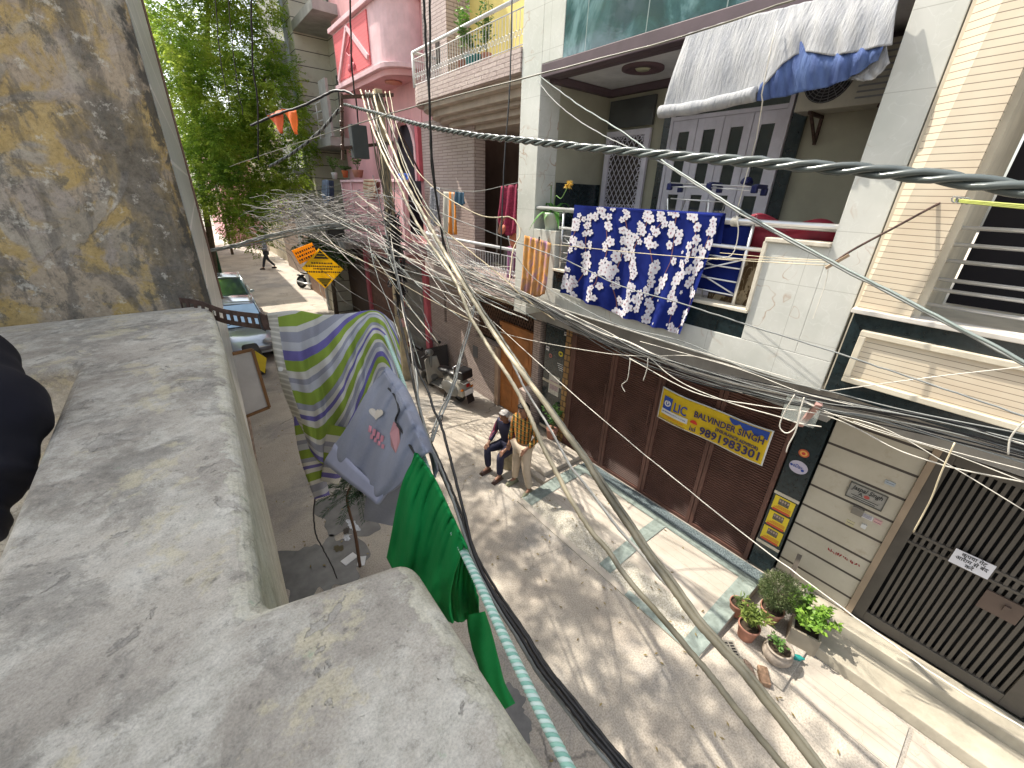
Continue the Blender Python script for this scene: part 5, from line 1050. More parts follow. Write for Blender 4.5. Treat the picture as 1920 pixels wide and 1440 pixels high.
leafmesh('leaves',B_,dd_,.055,.02,leafmat('dry_leaf',(.16,.11,.04),(.34,.27,.1),9),ll,nrm=np.tile(np.array([0,0,1.0]),(len(B_),1))+rng.normal(size=(len(B_),3))*.2,local=False)
# ---------------- sapling near the parapet ----------------
spb=on(675,1062,z=0); spt=on(690,902,d=(CM.transposed()@(V((spb.x,spb.y,1.6))-V((0,0,H)))).z*-1)
sp=T('sapling','thin single-stemmed sapling with a flat whorl of feathery fronds','sapling',spb)
top=V((spb.x+.14,spb.y+.02,1.42)); MB().tube(smoothpts([spb,(spb.x+.01,spb.y,.6),(spb.x-.01,spb.y,1.2),top]),[.022]*9+[.018]*8+[.014]*8,6).build('stem',M('brown_stem',(.13,.07,.04),.8),sp,smooth=True)
fm=leafmat('dark_frond',(.012,.04,.015),(.035,.08,.03)); B_=[];D_=[];st=MB()
for tier,(zz,n_,L0) in enumerate(((-.02,9,.36),(-.22,11,.5),(.06,5,.2))):
    for k in range(n_):
        a=2*pi*k/n_+tier*.5; d=V((math.cos(a),math.sin(a),.05)); P_=[top+V((0,0,zz))+d*L0*t+V((0,0,.05*math.sin(t*3)-.1*t*t)) for t in [i/8 for i in range(9)]]
        st.tube(P_,.004,4)
        for i in range(28):
            t=i/28; p=top+V((0,0,zz))+d*L0*t+V((0,0,.05*math.sin(t*3)-.1*t*t)); 
            for s in (-1,1): B_.append(p); D_.append(V((-d.y*s,d.x*s,0))+d*.9+V((0,0,rr.uniform(-.5,.1))))
st.build('frond_ribs',fm,sp); leafmesh('fronds',[tuple(b) for b in B_],[tuple(b) for b in D_],.075,.01,fm,sp,local=False)
# rubble and paper at the foot
for p,rz,sz in (((655,1048),.3,(.1,.06,.006)),((678,1052),-.5,(.05,.08,.006))): MB().obb(on(*p,z=.01),sz,Matrix.Rotation(rz,3,'Z')).build('broken_tile',MT['white'],None,'white broken tile piece lying %s the foot of the sapling'%('left of' if rz>0 else 'right of'),'tile')
# white splash and puddle on the road
def blot(name,mat,cx,cy,r,seed,z=.004,ax=1.5):
    q=random.Random(seed); c=on(cx,cy,z=z); n=90; pts=[]; pw=[(q.uniform(-.14,.14)/(1+.15*j),q.uniform(0,6)) for j in range(14)]
    for k in range(n):
        a=2*pi*k/n; rr_=r*(1+.18*math.sin(2*a+seed)+sum(w0*math.sin((j+2)*a+w1) for j,(w0,w1) in enumerate(pw))); pts.append((c.x+rr_*math.cos(a),c.y+rr_*ax*math.sin(a),z))
    return MB().add(pts,[tuple(range(n))]).build(name,mat,kind='structure')
wm_=M('lime_splash',(.5,.52,.55),.8,var=.5,scale=20); dk_=M('wet_patch',(.13,.125,.12),.35,var=.35,scale=4)
blot('wet_patch',dk_,655,960,.42,3,.004); blot('wet_patch',dk_,600,1060,.5,8,.004,1.2); blot('wet_patch',dk_,960,1330,.16,6,.004)
blot('lime_splash',wm_,662,985,.07,4,.008,2.0); blot('lime_splash',wm_,650,1008,.05,5,.008,1.2); blot('pothole',M('pothole_earth',(.1,.085,.05),.95),635,1028,.06,9,.009,1.2)
blot('pothole',M('pothole_earth2',(.07,.06,.05),.95),649,995,.05,12,.010,1.2)
# ================= potted plants on the forecourt =================
def pot(loc,r,h,mat,label,kind='taper'):
    t=T('potted_plant',label,'potted plant',loc,'potted plants beside the gate'); x,y,z=loc
    if kind=='taper': pr=[(r*.68,0),(r*.72,.01),(r*.95,h*.86),(r*1.02,h*.87),(r*1.03,h),(r*.92,h),(r*.9,h*.86),(r*.6,.03)]
    else: pr=[(r*.6,0),(r*.85,h*.15),(r*1.08,h*.45),(r*1.02,h*.75),(r*.85,h*.86),(r*.98,h*.93),(r*.98,h),(r*.84,h),(r*.8,h*.85),(r*.6,.05)]
    MB().lathe(pr,loc,28,cap=False).build('pot',mat,t,smooth=True); MB().lathe([(0,h*.87),(r*.5,h*.89),(r*.91 if kind=='taper' else r*.8,h*.86)],loc,16,cap=False).build('soil',MT['soil'],t,smooth=True)
    return t
def sprays(t,c,n,L,W,mat,spread=.14,hgt=.3,dr=None,stemsn=9,name='foliage',up=.5):
    x,y,z=c; B_=[];D_=[]; st=MB()
    for k in range(stemsn):
        a=rr.uniform(0,2*pi); rad_=spread*rr.uniform(.3,1); tip=V((x+rad_*math.cos(a),y+rad_*math.sin(a),z+hgt*rr.uniform(.6,1.05))); mid=V((x,y,z)).lerp(tip,.5)+V((0,0,.04))
        P_=smoothpts([(x+rr.uniform(-.02,.02),y+rr.uniform(-.02,.02),z),mid,tip],5); st.tube(P_,.004,4)
        for i in range(n//stemsn):
            t_=rr.uniform(.3,1); p=P_[min(int(t_*len(P_)),len(P_)-1)]+V((rr.gauss(0,.012),rr.gauss(0,.012),rr.gauss(0,.012))); an=rr.uniform(0,2*pi); B_.append(tuple(p)); D_.append((math.cos(an),math.sin(an),rr.uniform(-.2,up)))
    st.build('stems',M('green_stem',(.1,.13,.04),.7),t); leafmesh(name,B_,D_,np.array([rr.uniform(.7,1.1)*L for _ in B_]),W,mat,t,local=False)
G=lambda px,py,z=0:(lambda p:(p.x,p.y,z))(on(px,py,z=z))
c=G(1378,1150,.03); t=pot(c,.10,.2,MT['terracotta'],'pinkish clay pot with sparse succulent at the left corner of the plant group'); sprays(t,(c[0],c[1],.2),26,.1,.022,leafmat('succulent',(.1,.16,.05),(.2,.26,.1)),.06,.1,stemsn=5)
c=G(1396,1196,0); t=pot(c,.115,.23,MT['terracotta'],'terracotta pot with spiky yellow-green leaves nearest the ramp corner'); sprays(t,(c[0],c[1],.23),420,.09,.02,leafmat('spiky_yellow_green',(.16,.24,.05),(.34,.4,.1)),.16,.24,stemsn=16)
c=G(1452,1236,0); t=pot(c,.14,.22,M('grey_terracotta',(.32,.27,.22),.85,var=.3,scale=15,bump=.4),'round grey-brown pot with a sparse seedling at the front of the plant group','round'); sprays(t,(c[0]-.03,c[1]+.02,.22),70,.05,.028,leafmat('seedling_leaf',(.09,.2,.04),(.2,.34,.1)),.1,.14,stemsn=6)
c=G(1440,1160,.03); t=pot(c,.13,.2,MT['terracotta'],'clay pot with a rounded grey-green needle bush at the back of the group')
cx,cy,cz=c[0],c[1]+.0,.5; n_=5200; u=rng.normal(size=(n_,3)); u/=np.linalg.norm(u,axis=1,keepdims=True); rd=rng.uniform(.2,1,n_)**.5; rd*=1+.12*np.sin(u[:,0]*7)*np.cos(u[:,1]*6); B_=np.array([cx,cy,cz+.02])+u*rd[:,None]*np.array([.2,.22,.23]); leafmesh('foliage',B_,u+rng.normal(size=u.shape)*.6+np.array([0,0,.3]),.045,.006,leafmat('grey_green_needles',(.06,.1,.035),(.18,.22,.09),9),t,local=False)
st=MB(); [st.tube(smoothpts([(cx,cy,.2),(cx+rr.gauss(0,.04),cy+rr.gauss(0,.04),.33),(cx+rr.gauss(0,.09),cy+rr.gauss(0,.09),.5)]),.006,5) for _ in range(9)]; st.build('stems',bark,t)
c=G(1500,1200,0); t=T('potted_plant','bright green broad-leaved bush in a square cement planter beside the pots','potted plant',(c[0],c[1],0),'potted plants beside the gate')
rot=Matrix.Rotation(.25,3,'Z'); g=MB()
for s,d_ in (((.0,.13),(.15,.012)),((.0,-.13),(.15,.012)),((.14,0),(.012,.12)),((-.14,0),(.012,.12))): g.obb(V((c[0],c[1],.13))+rot@V((s[0],s[1],0)),(d_[0],d_[1],.13),rot)
g.obb((c[0],c[1],.01),(.14,.12,.01),rot); g.build('planter_box',M('cement_planter',(.3,.26,.2),.9,dirt=.4),t); MB().obb((c[0],c[1],.2),(.128,.118,.01),rot).build('soil',MT['soil'],t)
lm=leafmat('bright_leaf',(.12,.28,.03),(.32,.5,.08),8); sprays(t,(c[0]-.01,c[1]+.02,.2),800,.07,.04,lm,.26,.4,stemsn=34,up=.7)
# teal bottle, drain cover, brick
b=on(1492,1232,z=.05); bt=T('teal_bottle','teal plastic bottle lying between the round pot and the step','bottle',b); rt=Matrix.Rotation(R(80),3,'X')@Matrix.Rotation(.3,3,'Y'); MB().lathe([(.0,-.09),(.03,-.09),(.032,.04),(.012,.07),(.012,.085),(0,.085)],b,14,Matrix.Rotation(R(70),3,Vector((1,.4,0)))).build('bottle_body',M('teal_plastic',(.02,.25,.22),.2),bt,smooth=True)
dc=T('drain_cover','small perforated metal drain cover in the pavement below the pots','drain cover',on(1373,1222,z=.03)); c=on(1373,1222,z=.033); rot=Matrix.Rotation(.9,3,'Z')
MB().obb(c,(.13,.07,.004),rot).build('plate',M('drain_metal',(.3,.28,.24),.6,.3),dc); g=MB()
for i in range(7):
    for j in (-1,1): g.obb(c+rot@V((-.1+i*.033,j*.03,.0045)),(.009,.022,.001),rot)
g.build('slots',MT['black'],dc)
bk=on(1432,1268,z=.03); MB().obb(bk,(.1,.05,.035),Matrix.Rotation(.6,3,'Z')).build('loose_brick',M('broken_brick',(.22,.14,.09),.95,var=.5,scale=25,bump=.8),None,'broken brown brick sunk in the worn pavement edge','brick',bevel=.012)
bk=on(1405,1252,z=.01); MB().obb(bk,(.13,.035,.02),Matrix.Rotation(.75,3,'Z')).build('loose_brick',M('broken_brick2',(.18,.13,.1),.95,var=.5,scale=25,bump=.8),None,'long crumbling brick fragment left of the broken brown brick','brick',bevel=.012)
MB().bar(on(1500,1040,x=5.2),on(1470,1110,x=5.0),.05,.02).build('wood_batten',M('grey_batten',(.12,.1,.08),.8),None,'dark wooden batten leaning on the banded wall behind the bush','batten')
# dark-panel plants left of gate
c=(5.15,5.05,.2); t=T('potted_plant','leafy green plant before the dark granite pilaster left of the brown gate','potted plant',c); MB().lathe([(.09,0),(.12,.2),(.13,.22),(.1,.22)],c,18).build('pot',MT['terracotta'],t,smooth=True); sprays(t,(5.15,5.05,.4),160,.09,.05,leafmat('mid_green_leaf',(.04,.12,.03),(.13,.25,.06)),.22,.6,stemsn=14)
# ================= cloth helpers =================
def cr(P,t):
    n=len(P)-1; t=min(max(t,0),1)*n; i=min(int(t),n-1); f=t-i
    a=P[max(i-1,0)];b=P[i];c=P[i+1];d=P[min(i+2,n)]
    if i==0:a=b*2-c
    if i+1==n:d=c*2-b
    return .5*((2*b)+(c-a)*f+(2*a-5*b+4*c-d)*f*f+(-a+3*b-3*c+d)*f**3)
def net(rows,fn,nu=44,nv=36):
    """rows of 3D control points, fn adds folds: fn(u,v,p)->p"""
    R3=[[V(p) for p in r] for r in rows]
    m=MB(); m.grid(lambda u,v:fn(u,v,cr([cr(r,u) for r in R3],v)),nu,nv); return m
def dz(px,py,z=4.1): 
    p=on(px,py,z=z); return -(CM.transposed()@(p-V((0,0,H)))).z
TT=T('sweater','multicoloured striped knitted sweater draped over the clothes arm beside the parapet','sweater',on(620,700,d=2.3),'washing hung beside the parapet')
def stripemat():
    n=NM('striped_knit',.95,0,.1); x,y,z=n.sep(uvn(n)); w_=n.ma('ADD',n.ma('ADD',y,n.ramp(x,[(0,0),(.2,.02),(.5,.15),(.74,.3),(.86,.26),(1,.1)])),n.ma('MULTIPLY',n.noise(n.pos,5,2),.012))
    gr=(.22,.3,.05);cr_=(.52,.5,.45);gy=(.27,.27,.31);pu=(.14,.12,.31);li=(.42,.42,.44)
    seq=[(0,cr_),(.06,gr),(.17,cr_),(.22,gy),(.31,li),(.38,pu),(.46,gr),(.55,cr_),(.61,gy),(.66,li),(.73,gr),(.84,gy),(.9,cr_),(.95,pu)]
    c=n.ramp(n.ma('FRACT',n.ma('MULTIPLY',w_,1.45)),seq,'CONSTANT'); k=n.ma('SINE',n.ma('MULTIPLY',x,520.)); k2=n.ma('SINE',n.ma('MULTIPLY',y,420.)); hh=n.ma('MULTIPLY',k,k2)
    c=n.mix(n.ma('LESS_THAN',x,.07),c,n.mix(n.ramp(n.ma('SINE',n.ma('MULTIPLY',y,180.)),[(.3,0),(.6,1)]),(.42,.4,.35),(.6,.57,.5))); c=n.mix(.12,c,n.noise(n.pos,150,2),'MULTIPLY'); n.bump(n.ma('ADD',n.ma('MULTIPLY',hh,.4),n.noise(n.pos,200,2)),.4,.004); return n.col(c)
smat=stripemat()
def PR(rows,d0,d1,dv):
    out=[]
    for j,r in enumerate(rows):
        v=j/(len(rows)-1); out.append([on(x,y,d=d0+(d1-d0)*i/(len(r)-1)+dv*v) for i,(x,y) in enumerate(r)])
    return out
rows=PR([[(501,588),(555,582),(605,590),(655,588),(705,583),(738,606)],[(508,625),(560,635),(610,640),(660,612),(708,592),(747,640)],[(518,680),(570,690),(622,684),(668,640),(712,612),(751,675)],[(530,728),(585,742),(632,728),(674,672),(716,635),(754,705)],
   [(548,775),(596,790),(640,770),(680,706),(720,660),(757,740)],[(556,800),(603,838),(646,808),(685,740),(724,690),(759,770)],[(562,812),(606,870),(650,842),(690,774),(728,722),(760,800)]],2.43,1.98,.3)
rows=[[on(*(lambda q:(960+FPX*q.x/-q.z,720-FPX*q.y/-q.z))(CM.transposed()@(p-V((0,0,H)))),d=(1.99+.07*min(1,(i/5)*1.4))+.36*(j/6)*(1-i/5)-.42*(j/6)*(i/5)**1.5) for i,p in enumerate(r)] for j,r in enumerate(rows)]
def fold(u,v,p):
    r=ray(0,0)
    q=p-V((0,0,H)); a=.034*math.sin(u*17+v*4.5+1.3*math.sin(v*5))+.014*math.sin(u*38-v*7)+.008*math.sin(u*70+v*12); a*=min(1,.2+v*1.8)
    return p+q.normalized()*a
m=net(rows,fold,110,80); m.build('knit_body',smat,TT,smooth=True,solid=.008)
# sleeves of the sweater hang below
def sleeve(cp,ws,d0,d1,mat,par,name='sleeve',v0=0,v1=1,nf=3):
    m=MB(); n=len(cp)-1; nu,nv=28,50
    C_=[V((x,y,0)) for x,y in cp]
    def F(u,v):
        c=cr(C_,v); w0=ws[min(int(v*(len(ws)-1)),len(ws)-2)]; f=v*(len(ws)-1)-int(min(v*(len(ws)-1),len(ws)-1.001)); w_=w0+(ws[min(int(v*(len(ws)-1))+1,len(ws)-1)]-w0)*f
        a=2*pi*u; d=d0+(d1-d0)*v
        t_=cr(C_,min(v+.02,1))-cr(C_,max(v-.02,0)); t_.normalize(); nx=V((-t_.y,t_.x,0))
        s=w_*.5*(math.cos(a)); q=c+nx*s
        return on(q.x,q.y,d=d-.035*math.sin(a)*(1+.25*math.sin(a*nf+v*9)))
    m.grid(F,nu,nv)
    if (v0,v1)!=(0,1):
        m.uv=[(.1+.3*a,v0+(v1-v0)*b) for a,b in m.uv]
    return m.build(name,mat,par,smooth=True)
sleeve([(575,735),(578,800),(585,850),(592,890),(604,932)],[44,52,50,44,34,30],2.2,2.45,smat,TT,'sleeve',.1,.95)
sleeve([(640,800),(632,840),(626,870),(618,905)],[50,50,42,34],2.12,2.36,smat,TT,'sleeve',.3,.7)
MB().lathe([(0,0),(.012,0),(.012,.003),(0,.004)],on(526,692,d=2.05),12,ray(526,692).to_track_quat('-Z','Y').to_matrix()).build('button',M('pale_button',(.45,.44,.4),.3),TT)
# hooded sweatshirt
HT=T('sweatshirt','grey-blue sweatshirt with a cream heart pegged over the rope next to the sweater','sweatshirt',on(700,800,d=1.7),'washing hung beside the parapet')
def fleece():
    n=NM('grey_blue_fleece',.95,0,.1); c=n.ramp(n.noise(n.pos,3,4),[(.3,(.22,.235,.29)),(.7,(.3,.31,.36))]); c=n.mix(.2,c,n.noise(n.pos,120,3),'MULTIPLY'); n.bump(n.noise(n.pos,160,3),.3,.003); return n.col(c)
fl_=fleece()
def PD(rows,extra,z=4.1):
    out=[]
    for j,r in enumerate(rows):
        v=j/(len(rows)-1); out.append([on(x+7*(1-v),y-3*(1-v),d=dz(*rows[0][i],z=z)-.022*(1-v)+extra*v) for i,(x,y) in enumerate(r)])
    return out
rH=[[(712,698),(738,738),(764,790),(792,852)],[(700,716),(722,768),(748,820),(776,870)],[(680,745),(702,806),(728,850),(758,898)],[(650,800),(678,848),(708,884),(738,918)],[(622,842),(655,878),(690,908),(716,932)],[(612,864),(648,892),(682,918),(708,940)]]
def foldH(u,v,p):
    q=p-V((0,0,H)); a=.032*math.sin(u*11+v*3+1.5*math.sin(v*4))*v+.018*math.sin(u*25-v*7)*(1-v*.4)+.008*math.sin(u*60+v*4)*max(0,1-v*3)
    return p+q.normalized()*a
front=net(PD(rH,.24),foldH,70,50); front.build('front_panel',fl_,HT,smooth=True,solid=.006)
rB=[[(712,698),(738,738),(764,790),(792,852)],[(722,690),(754,728),(782,790),(806,852)],[(732,700),(768,752),(798,822),(818,882)],[(738,712),(774,770),(803,842),(816,896)]]
net(PD(rB,.12),foldH,40,24).build('back_panel',fl_,HT,smooth=True,solid=.006)
sleeve([(770,856),(750,890),(734,925),(722,955),(716,982)],[84,98,100,88,76,70],1.36,1.6,fl_,HT,'sleeve')
hem=net(PD([[(620,846),(653,881),(688,911),(716,936)],[(610,866),(646,896),(680,922),(706,944)]],.0)[0:2] if 0 else [[on(x,y,d=dz(712+27*i,698+51*i)+.2) for i,(x,y) in enumerate(r)] for r in [[(630,832),(660,868),(694,900),(722,926)],[(609,868),(645,897),(680,923),(708,946)]]],lambda u,v,p:p,30,4); hem.build('hem',M('ribbed_hem',(.28,.29,.37),.9),HT,smooth=True,solid=.012)
def patch(poly,d,mat,name,par):
    C_=[on(x,y,d=d) for x,y in poly]; return MB().prism(C_,ray(*poly[0]).normalized()*.002).build(name,mat,par)
cm_=M('cream_print',(.52,.46,.38),.9); pk_=M('pink_print',(.5,.2,.24),.9)
hp=[]
for i in range(20):
    a=2*pi*i/20; X=16*math.sin(a)**3; Y=13*math.cos(a)-5*math.cos(2*a)-2*math.cos(3*a)-math.cos(4*a); hp.append((705+X*.85,775-Y*.75+X*.1))
d_h=1.66
def onmesh_d(x,y): # depth of the front panel near a pixel
    best=None
    for p in front.v:
        q=CM.transposed()@(V(p)-V((0,0,H))); px=960+FPX*q.x/-q.z; py=720-FPX*q.y/-q.z; e=(px-x)**2+(py-y)**2
        if best is None or e<best[0]: best=(e,-q.z)
    return best[1]
def decal(poly,mat,name,par,off=.022):
    dm=sum(onmesh_d(x,y) for x,y in poly)/len(poly); C_=[on(x,y,d=min(onmesh_d(x,y)-.006,dm-off*.2)-.012) for x,y in poly]; return MB().add(C_,[tuple(range(len(C_)))]).build(name,mat,par)
decal(hp,cm_,'heart_print',HT,.014)
for k in range(4):
    x,y=692+k*7.5,803+k*6; decal([(x,y-6),(x+5.5,y-3),(x+3.5,y+9),(x-2,y+6)],pk_,'letter_print',HT,.014)
    x,y=695+k*7,818+k*6; decal([(x,y-4),(x+5,y-2),(x+3.5,y+6),(x-1.5,y+4)],pk_,'letter_print',HT,.014)
decal([(738,790),(748,800),(750,828),(742,850),(733,836),(731,812)],M('rose_patch',(.36,.18,.18),.9),'applique_print',HT,.014)
# peg ties along the ridge
g=MB(); P_=[(728,728),(740,742),(748,768),(742,790),(756,812),(770,838),(778,850)]
g.tube(smoothpts([on(x,y,d=onmesh_d(x,y)-.015) for x,y in P_],6),.0035,5); g.build('drawstring',MT['cableblack'],HT,smooth=True)
# green shirt
GT=T('shirt','bright green cotton shirt pegged nearest the camera over the rope','shirt',on(820,1000,d=1.2),'washing hung beside the parapet')
def greenm():
    n=NM('bright_green_cotton',.85,0,.15); c=n.ramp(n.noise(n.pos,4,3),[(.3,(.005,.17,.04)),(.7,(.012,.26,.065))]); n.bump(n.noise(n.pos,40,4),.35,.006); return n.col(c)
gm1=greenm()
rG=[[(772,852),(800,892),(830,952),(862,1020)],[(765,872),(790,920),(818,985),(856,1048)],[(752,905),(778,960),(806,1030),(848,1080)],[(742,950),(766,1010),(796,1070),(842,1115)],[(734,1000),(757,1055),(790,1105),(843,1148)],[(726,1045),(750,1090),(788,1135),(850,1168)]]
def foldG(u,v,p):
    q=p-V((0,0,H)); a=.034*math.sin(u*12+v*2.5+1.6*math.sin(v*5+u*3))*min(1,v*2)+.009*math.sin(u*66+v*3+2*math.sin(u*9))*max(0,1-v*1.8)+.009*math.sin(u*33-v*4)
    return p+q.normalized()*a
net(PD(rG,.2),foldG,90,60).build('front_panel',gm1,GT,smooth=True,solid=.005)
rG2=[[(862,1020),(870,1036),(882,1075),(896,1120)],[(852,1060),(862,1080),(878,1112),(898,1140)],[(842,1110),(858,1130),(878,1145),(900,1158)],[(846,1160),(862,1166),(882,1160),(906,1166)]]
net([[on(x,y,d=1.02+.09*v+.02*u) for u,(x,y) in enumerate(r)] for v,r in enumerate(rG2)],foldG,30,24).build('inner_panel',gm1,GT,smooth=True,solid=.005)
rG3=[[(772,852),(800,892),(830,952),(862,1020)],[(782,856),(812,902),(842,965),(872,1030)],[(790,868),(822,925),(850,985),(878,1050)]]
net(PD(rG3,.05),foldG,60,14).build('back_panel',gm1,GT,smooth=True,solid=.005)
sleeve([(892,1150),(900,1185),(912,1230),(930,1280),(955,1325)],[36,42,44,40,30,26],1.12,1.3,gm1,GT,'sleeve')
# rope: three twisted strands
RP=[(712,598),(735,650),(756,705),(775,770),(795,850),(830,945),(862,1020),(905,1108),(950,1205),(1005,1318),(1066,1440),(1115,1540)]
rp=[on(x-(4 if y<1000 else 0),y,d=dz(x,y,4.085)+(.02 if y<1000 else .0)) for x,y in RP]
RT=twist('clothes_rope','pale green and white twisted clothes rope running to the bottom edge',smoothpts(rp,4),4,.0036,.0044,.022,[M('mint_rope_fibre',(.26,.46,.36),.7),M('white_rope_fibre',(.5,.6,.53),.7),M('mint_rope_fibre2',(.2,.38,.3),.7),M('white_rope_fibre2',(.46,.56,.5),.7)],cat='rope')
RT['category']='rope'; 
try: del RT['group']
except Exception: pass
# perforated bracket and arm
bt=T('clothes_bracket','rusty perforated steel bracket reaching from the plaster wall to the sweater','bracket',(-.03,2.79,4.1))
pth=smoothpts([(-.06,2.80,4.11),(.03,2.70,4.10),(.11,2.58,4.075),(.19,2.45,4.075),(.265,2.31,4.085)],6); N_=len(pth); g=MB()
for i in range(N_-1):
    a,b=pth[i],pth[i+1]
    for s in (-1,1): g.bar(a+V((0,0,.028*s)),b+V((0,0,.028*s)),.006,.024)
    if i%2==0: g.bar(a.lerp(b,.0),b.lerp(a,.25),.0055,.032)
g.bar(pth[-2]+V((0,0,-.0)),pth[-1]+V((.012,-.02,0)),.012,.075); g.build('perforated_strip',MT['rust'],bt)
MB().tube([(.265,2.31,4.075),(.5,2.19,4.05),(.78,2.06,4.045)],.012,8).build('arm',MT['rust'],bt,smooth=True)
g=MB(); g.tube([pth[-2]+V((.012*math.cos(a),.012*math.sin(a),.045*math.sin(a))) for a in [i*.8 for i in range(9)]],.005,5); g.build('wire_binding',MT['cableblack'],bt)
# sign board on the left wall
q=[(429,665),(473,655),(505,763),(455,783)]; C_=[on(x,y,y=4.9) for x,y in q]
sb=T('wall_signboard','plain white board in a brown frame jutting out from the left wall above the street','board',C_[0])
MB().prism(C_,(0,.03,0)).build('board',M('dusty_white_board',(.5,.48,.46),.7,dirt=.2),sb)
g=MB(); [g.bar(C_[i]+V((0,-.005,0)),C_[(i+1)%4]+V((0,-.005,0)),.022,.03) for i in range(4)]; g.build('frame',M('brown_board_frame',(.2,.1,.04),.7),sb)
# short post at the foot of the left wall
lp=T('gate_post','short weathered post with black wires at the foot of the left wall','post',(.1,6,0))
MB().tube([(.02,6.05,0),(.08,6.02,.9),(.16,6,1.8),(.2,5.98,2.5)],[.11,.09,.08,.07],8).build('post_shaft',M('peeling_post',(.33,.25,.2),.9,var=.5,scale=14,bump=.8,dirt=.8),lp,smooth=True)
g=MB()
for k in range(6): g.tube(smoothpts([(.12+.02*k,5.93,2.5),(.15+rr.uniform(-.06,.05),5.9,1.8),(.1+rr.uniform(-.06,.05),5.92,1.0),(.02+rr.uniform(-.05,.05),5.94,.1)]),.009,5)
g.build('wires',MT['cableblack'],lp,smooth=True)
yb=MB().box(.75,1.15,12.2,12.9,.0,.75); yb.build('covered_cart',M('dark_tarpaulin',(.03,.03,.03),.7),None,'small dark covered cart parked in front of the pale blue car','cart',bevel=.08)
MB().prism([on(478,658,y=8),on(500,672,y=8),on(497,700,y=8),on(482,690,y=8)],(0,.03,0)).build('yellow_plate',M('yellow_plate',(.6,.45,.02),.5),None,'yellow plate beside the framed white board','sign')
# dark sleeve at the left edge
js=T('jacket_sleeve','dark navy padded jacket sleeve jutting in from the left edge over the parapet','sleeve',on(-40,780,d=1.0))
pp=smoothpts([on(-190,590,d=1.15),on(-105,680,d=1.1),on(-38,785,d=1.02),on(-85,905,d=.95),on(-160,1010,d=.88)],8)
m=MB(); rs_=[.118+.012*math.sin(i*.9)+.008*math.sin(i*2.3) for i in range(len(pp))]; m.tube(pp,rs_,28); m.v=[tuple(V(q)+(V(q)-V((-.3,.75,4.3))).normalized()*(.010*math.sin(q[2]*60+q[1]*22)+.008*math.sin(q[1]*75-q[2]*31))) for q in m.v]; m.build('sleeve_fabric',M('dark_navy_cloth',(.003,.003,.009),.9,bump=.4,bscale=14),js,smooth=True,subd=1)
# ================= balcony things =================
BX=4.53
BL=T('floral_blanket','royal blue blanket with white blossom print hung over the balcony rail','blanket',(BX,3.5,4.5))
def floral(name,base,fc,ctr,scale,stemc,strands=5.5):
    n=NM(name,.9,0,.1); uv=n.mapv(uvn(n),(scale,scale*.75,1)); c=n.mix(n.noise(n.pos,3,3),tuple(V(base)*.8),tuple(V(base)*1.25))
    tot=None
    for i,(sc_,thr,off,rs) in enumerate(((1.0,.40,(0,0,0),.56),(1.3,.46,(3.3,1.7,0),.54),(2.0,.52,(7.1,2.2,0),.5))):
        q=n.mapv(uv,(sc_,sc_,1),loc=off); vn=n.N.new('ShaderNodeTexVoronoi'); vn.feature='F1'; vn.voronoi_dimensions='2D'; n.l(q,vn.inputs['Vector']); vn.inputs['Scale'].default_value=1; vn.inputs['Randomness'].default_value=.9
        sub=n.N.new('ShaderNodeVectorMath'); sub.operation='SUBTRACT'; n.l(q,sub.inputs[0]); n.l(vn.outputs['Position'],sub.inputs[1]); x,y,z=n.sep(sub.outputs[0]); r_=n.N.new('ShaderNodeVectorMath'); r_.operation='LENGTH'; n.l(sub.outputs[0],r_.inputs[0]); r=r_.outputs['Value']
        if tot is None:
            ux,uy,_=n.sep(uvn(n)); sv=n.ma('ADD',n.ma('ADD',n.ma('MULTIPLY',ux,strands),n.ma('MULTIPLY',uy,1.5)),n.ma('MULTIPLY',n.noise(uvn(n),3.5,2),1.1)); tot=n.ma('LESS_THAN',n.ma('ABSOLUTE',n.ma('SUBTRACT',n.ma('FRACT',sv),.5)),.24)
        an=n.ma('ARCTAN2',y,x); h=n.sep(vn.outputs['Color'])[0]; pet=n.ma('MULTIPLY',n.ma('ADD',.62,n.ma('MULTIPLY',n.ma('ABSOLUTE',n.ma('COSINE',n.ma('ADD',n.ma('MULTIPLY',an,2.5),n.ma('MULTIPLY',h,6.0)))),.38)),rs)
        cl=n.noise(n.mapv(uv,(.62,.22,1),loc=(2,5,0)),1.0,2,.5); msk=n.ma('MULTIPLY',n.ma('LESS_THAN',r,pet),n.ma('MULTIPLY',tot,n.ma('GREATER_THAN',n.ma('ADD',n.ma('MULTIPLY',h,.35),cl),thr+.14)))
        shade=n.ramp(r,[(0,ctr),(.09,tuple(V(fc)*.75)),(.2,fc)]); c=n.mix(msk,c,shade)
        if i==0:
            st_=n.ramp(n.ma('ABSOLUTE',n.ma('SUBTRACT',n.noise(n.mapv(uv,(1.2,.5,1)),1.3,2,.5,.6),.5)),[(0,1),(.012,.8),(.02,0)]); c=n.mix(n.ma('MULTIPLY',st_,n.ma('SUBTRACT',1.0,msk)),c,stemc)
    n.bump(n.noise(n.pos,30,4),.3,.006); return n.col(c)
rowsB=[[(1078,384),(1140,389),(1210,394),(1285,399),(1354,404)],[(1074,425),(1135,430),(1205,440),(1275,450),(1336,462)],[(1068,465),(1128,475),(1198,490),(1262,506),(1316,520)],[(1062,508),(1120,522),(1188,545),(1246,562),(1298,574)],[(1055,548),(1112,570),(1178,596),(1228,612),(1278,626)]]
def foldB(u,v,p):
    a=.035*math.sin(u*24+v*1.5)*v**1.3+.018*math.sin(u*47-v*3)*v+.02*v; return p+V((-a-.01,0,.012*math.sin(u*25)*v*v))
R3=[[on(x,y,x=BX) for x,y in r] for r in rowsB]
def FB(u,v): return foldB(u,v,cr([cr(r,u) for r in R3],v))
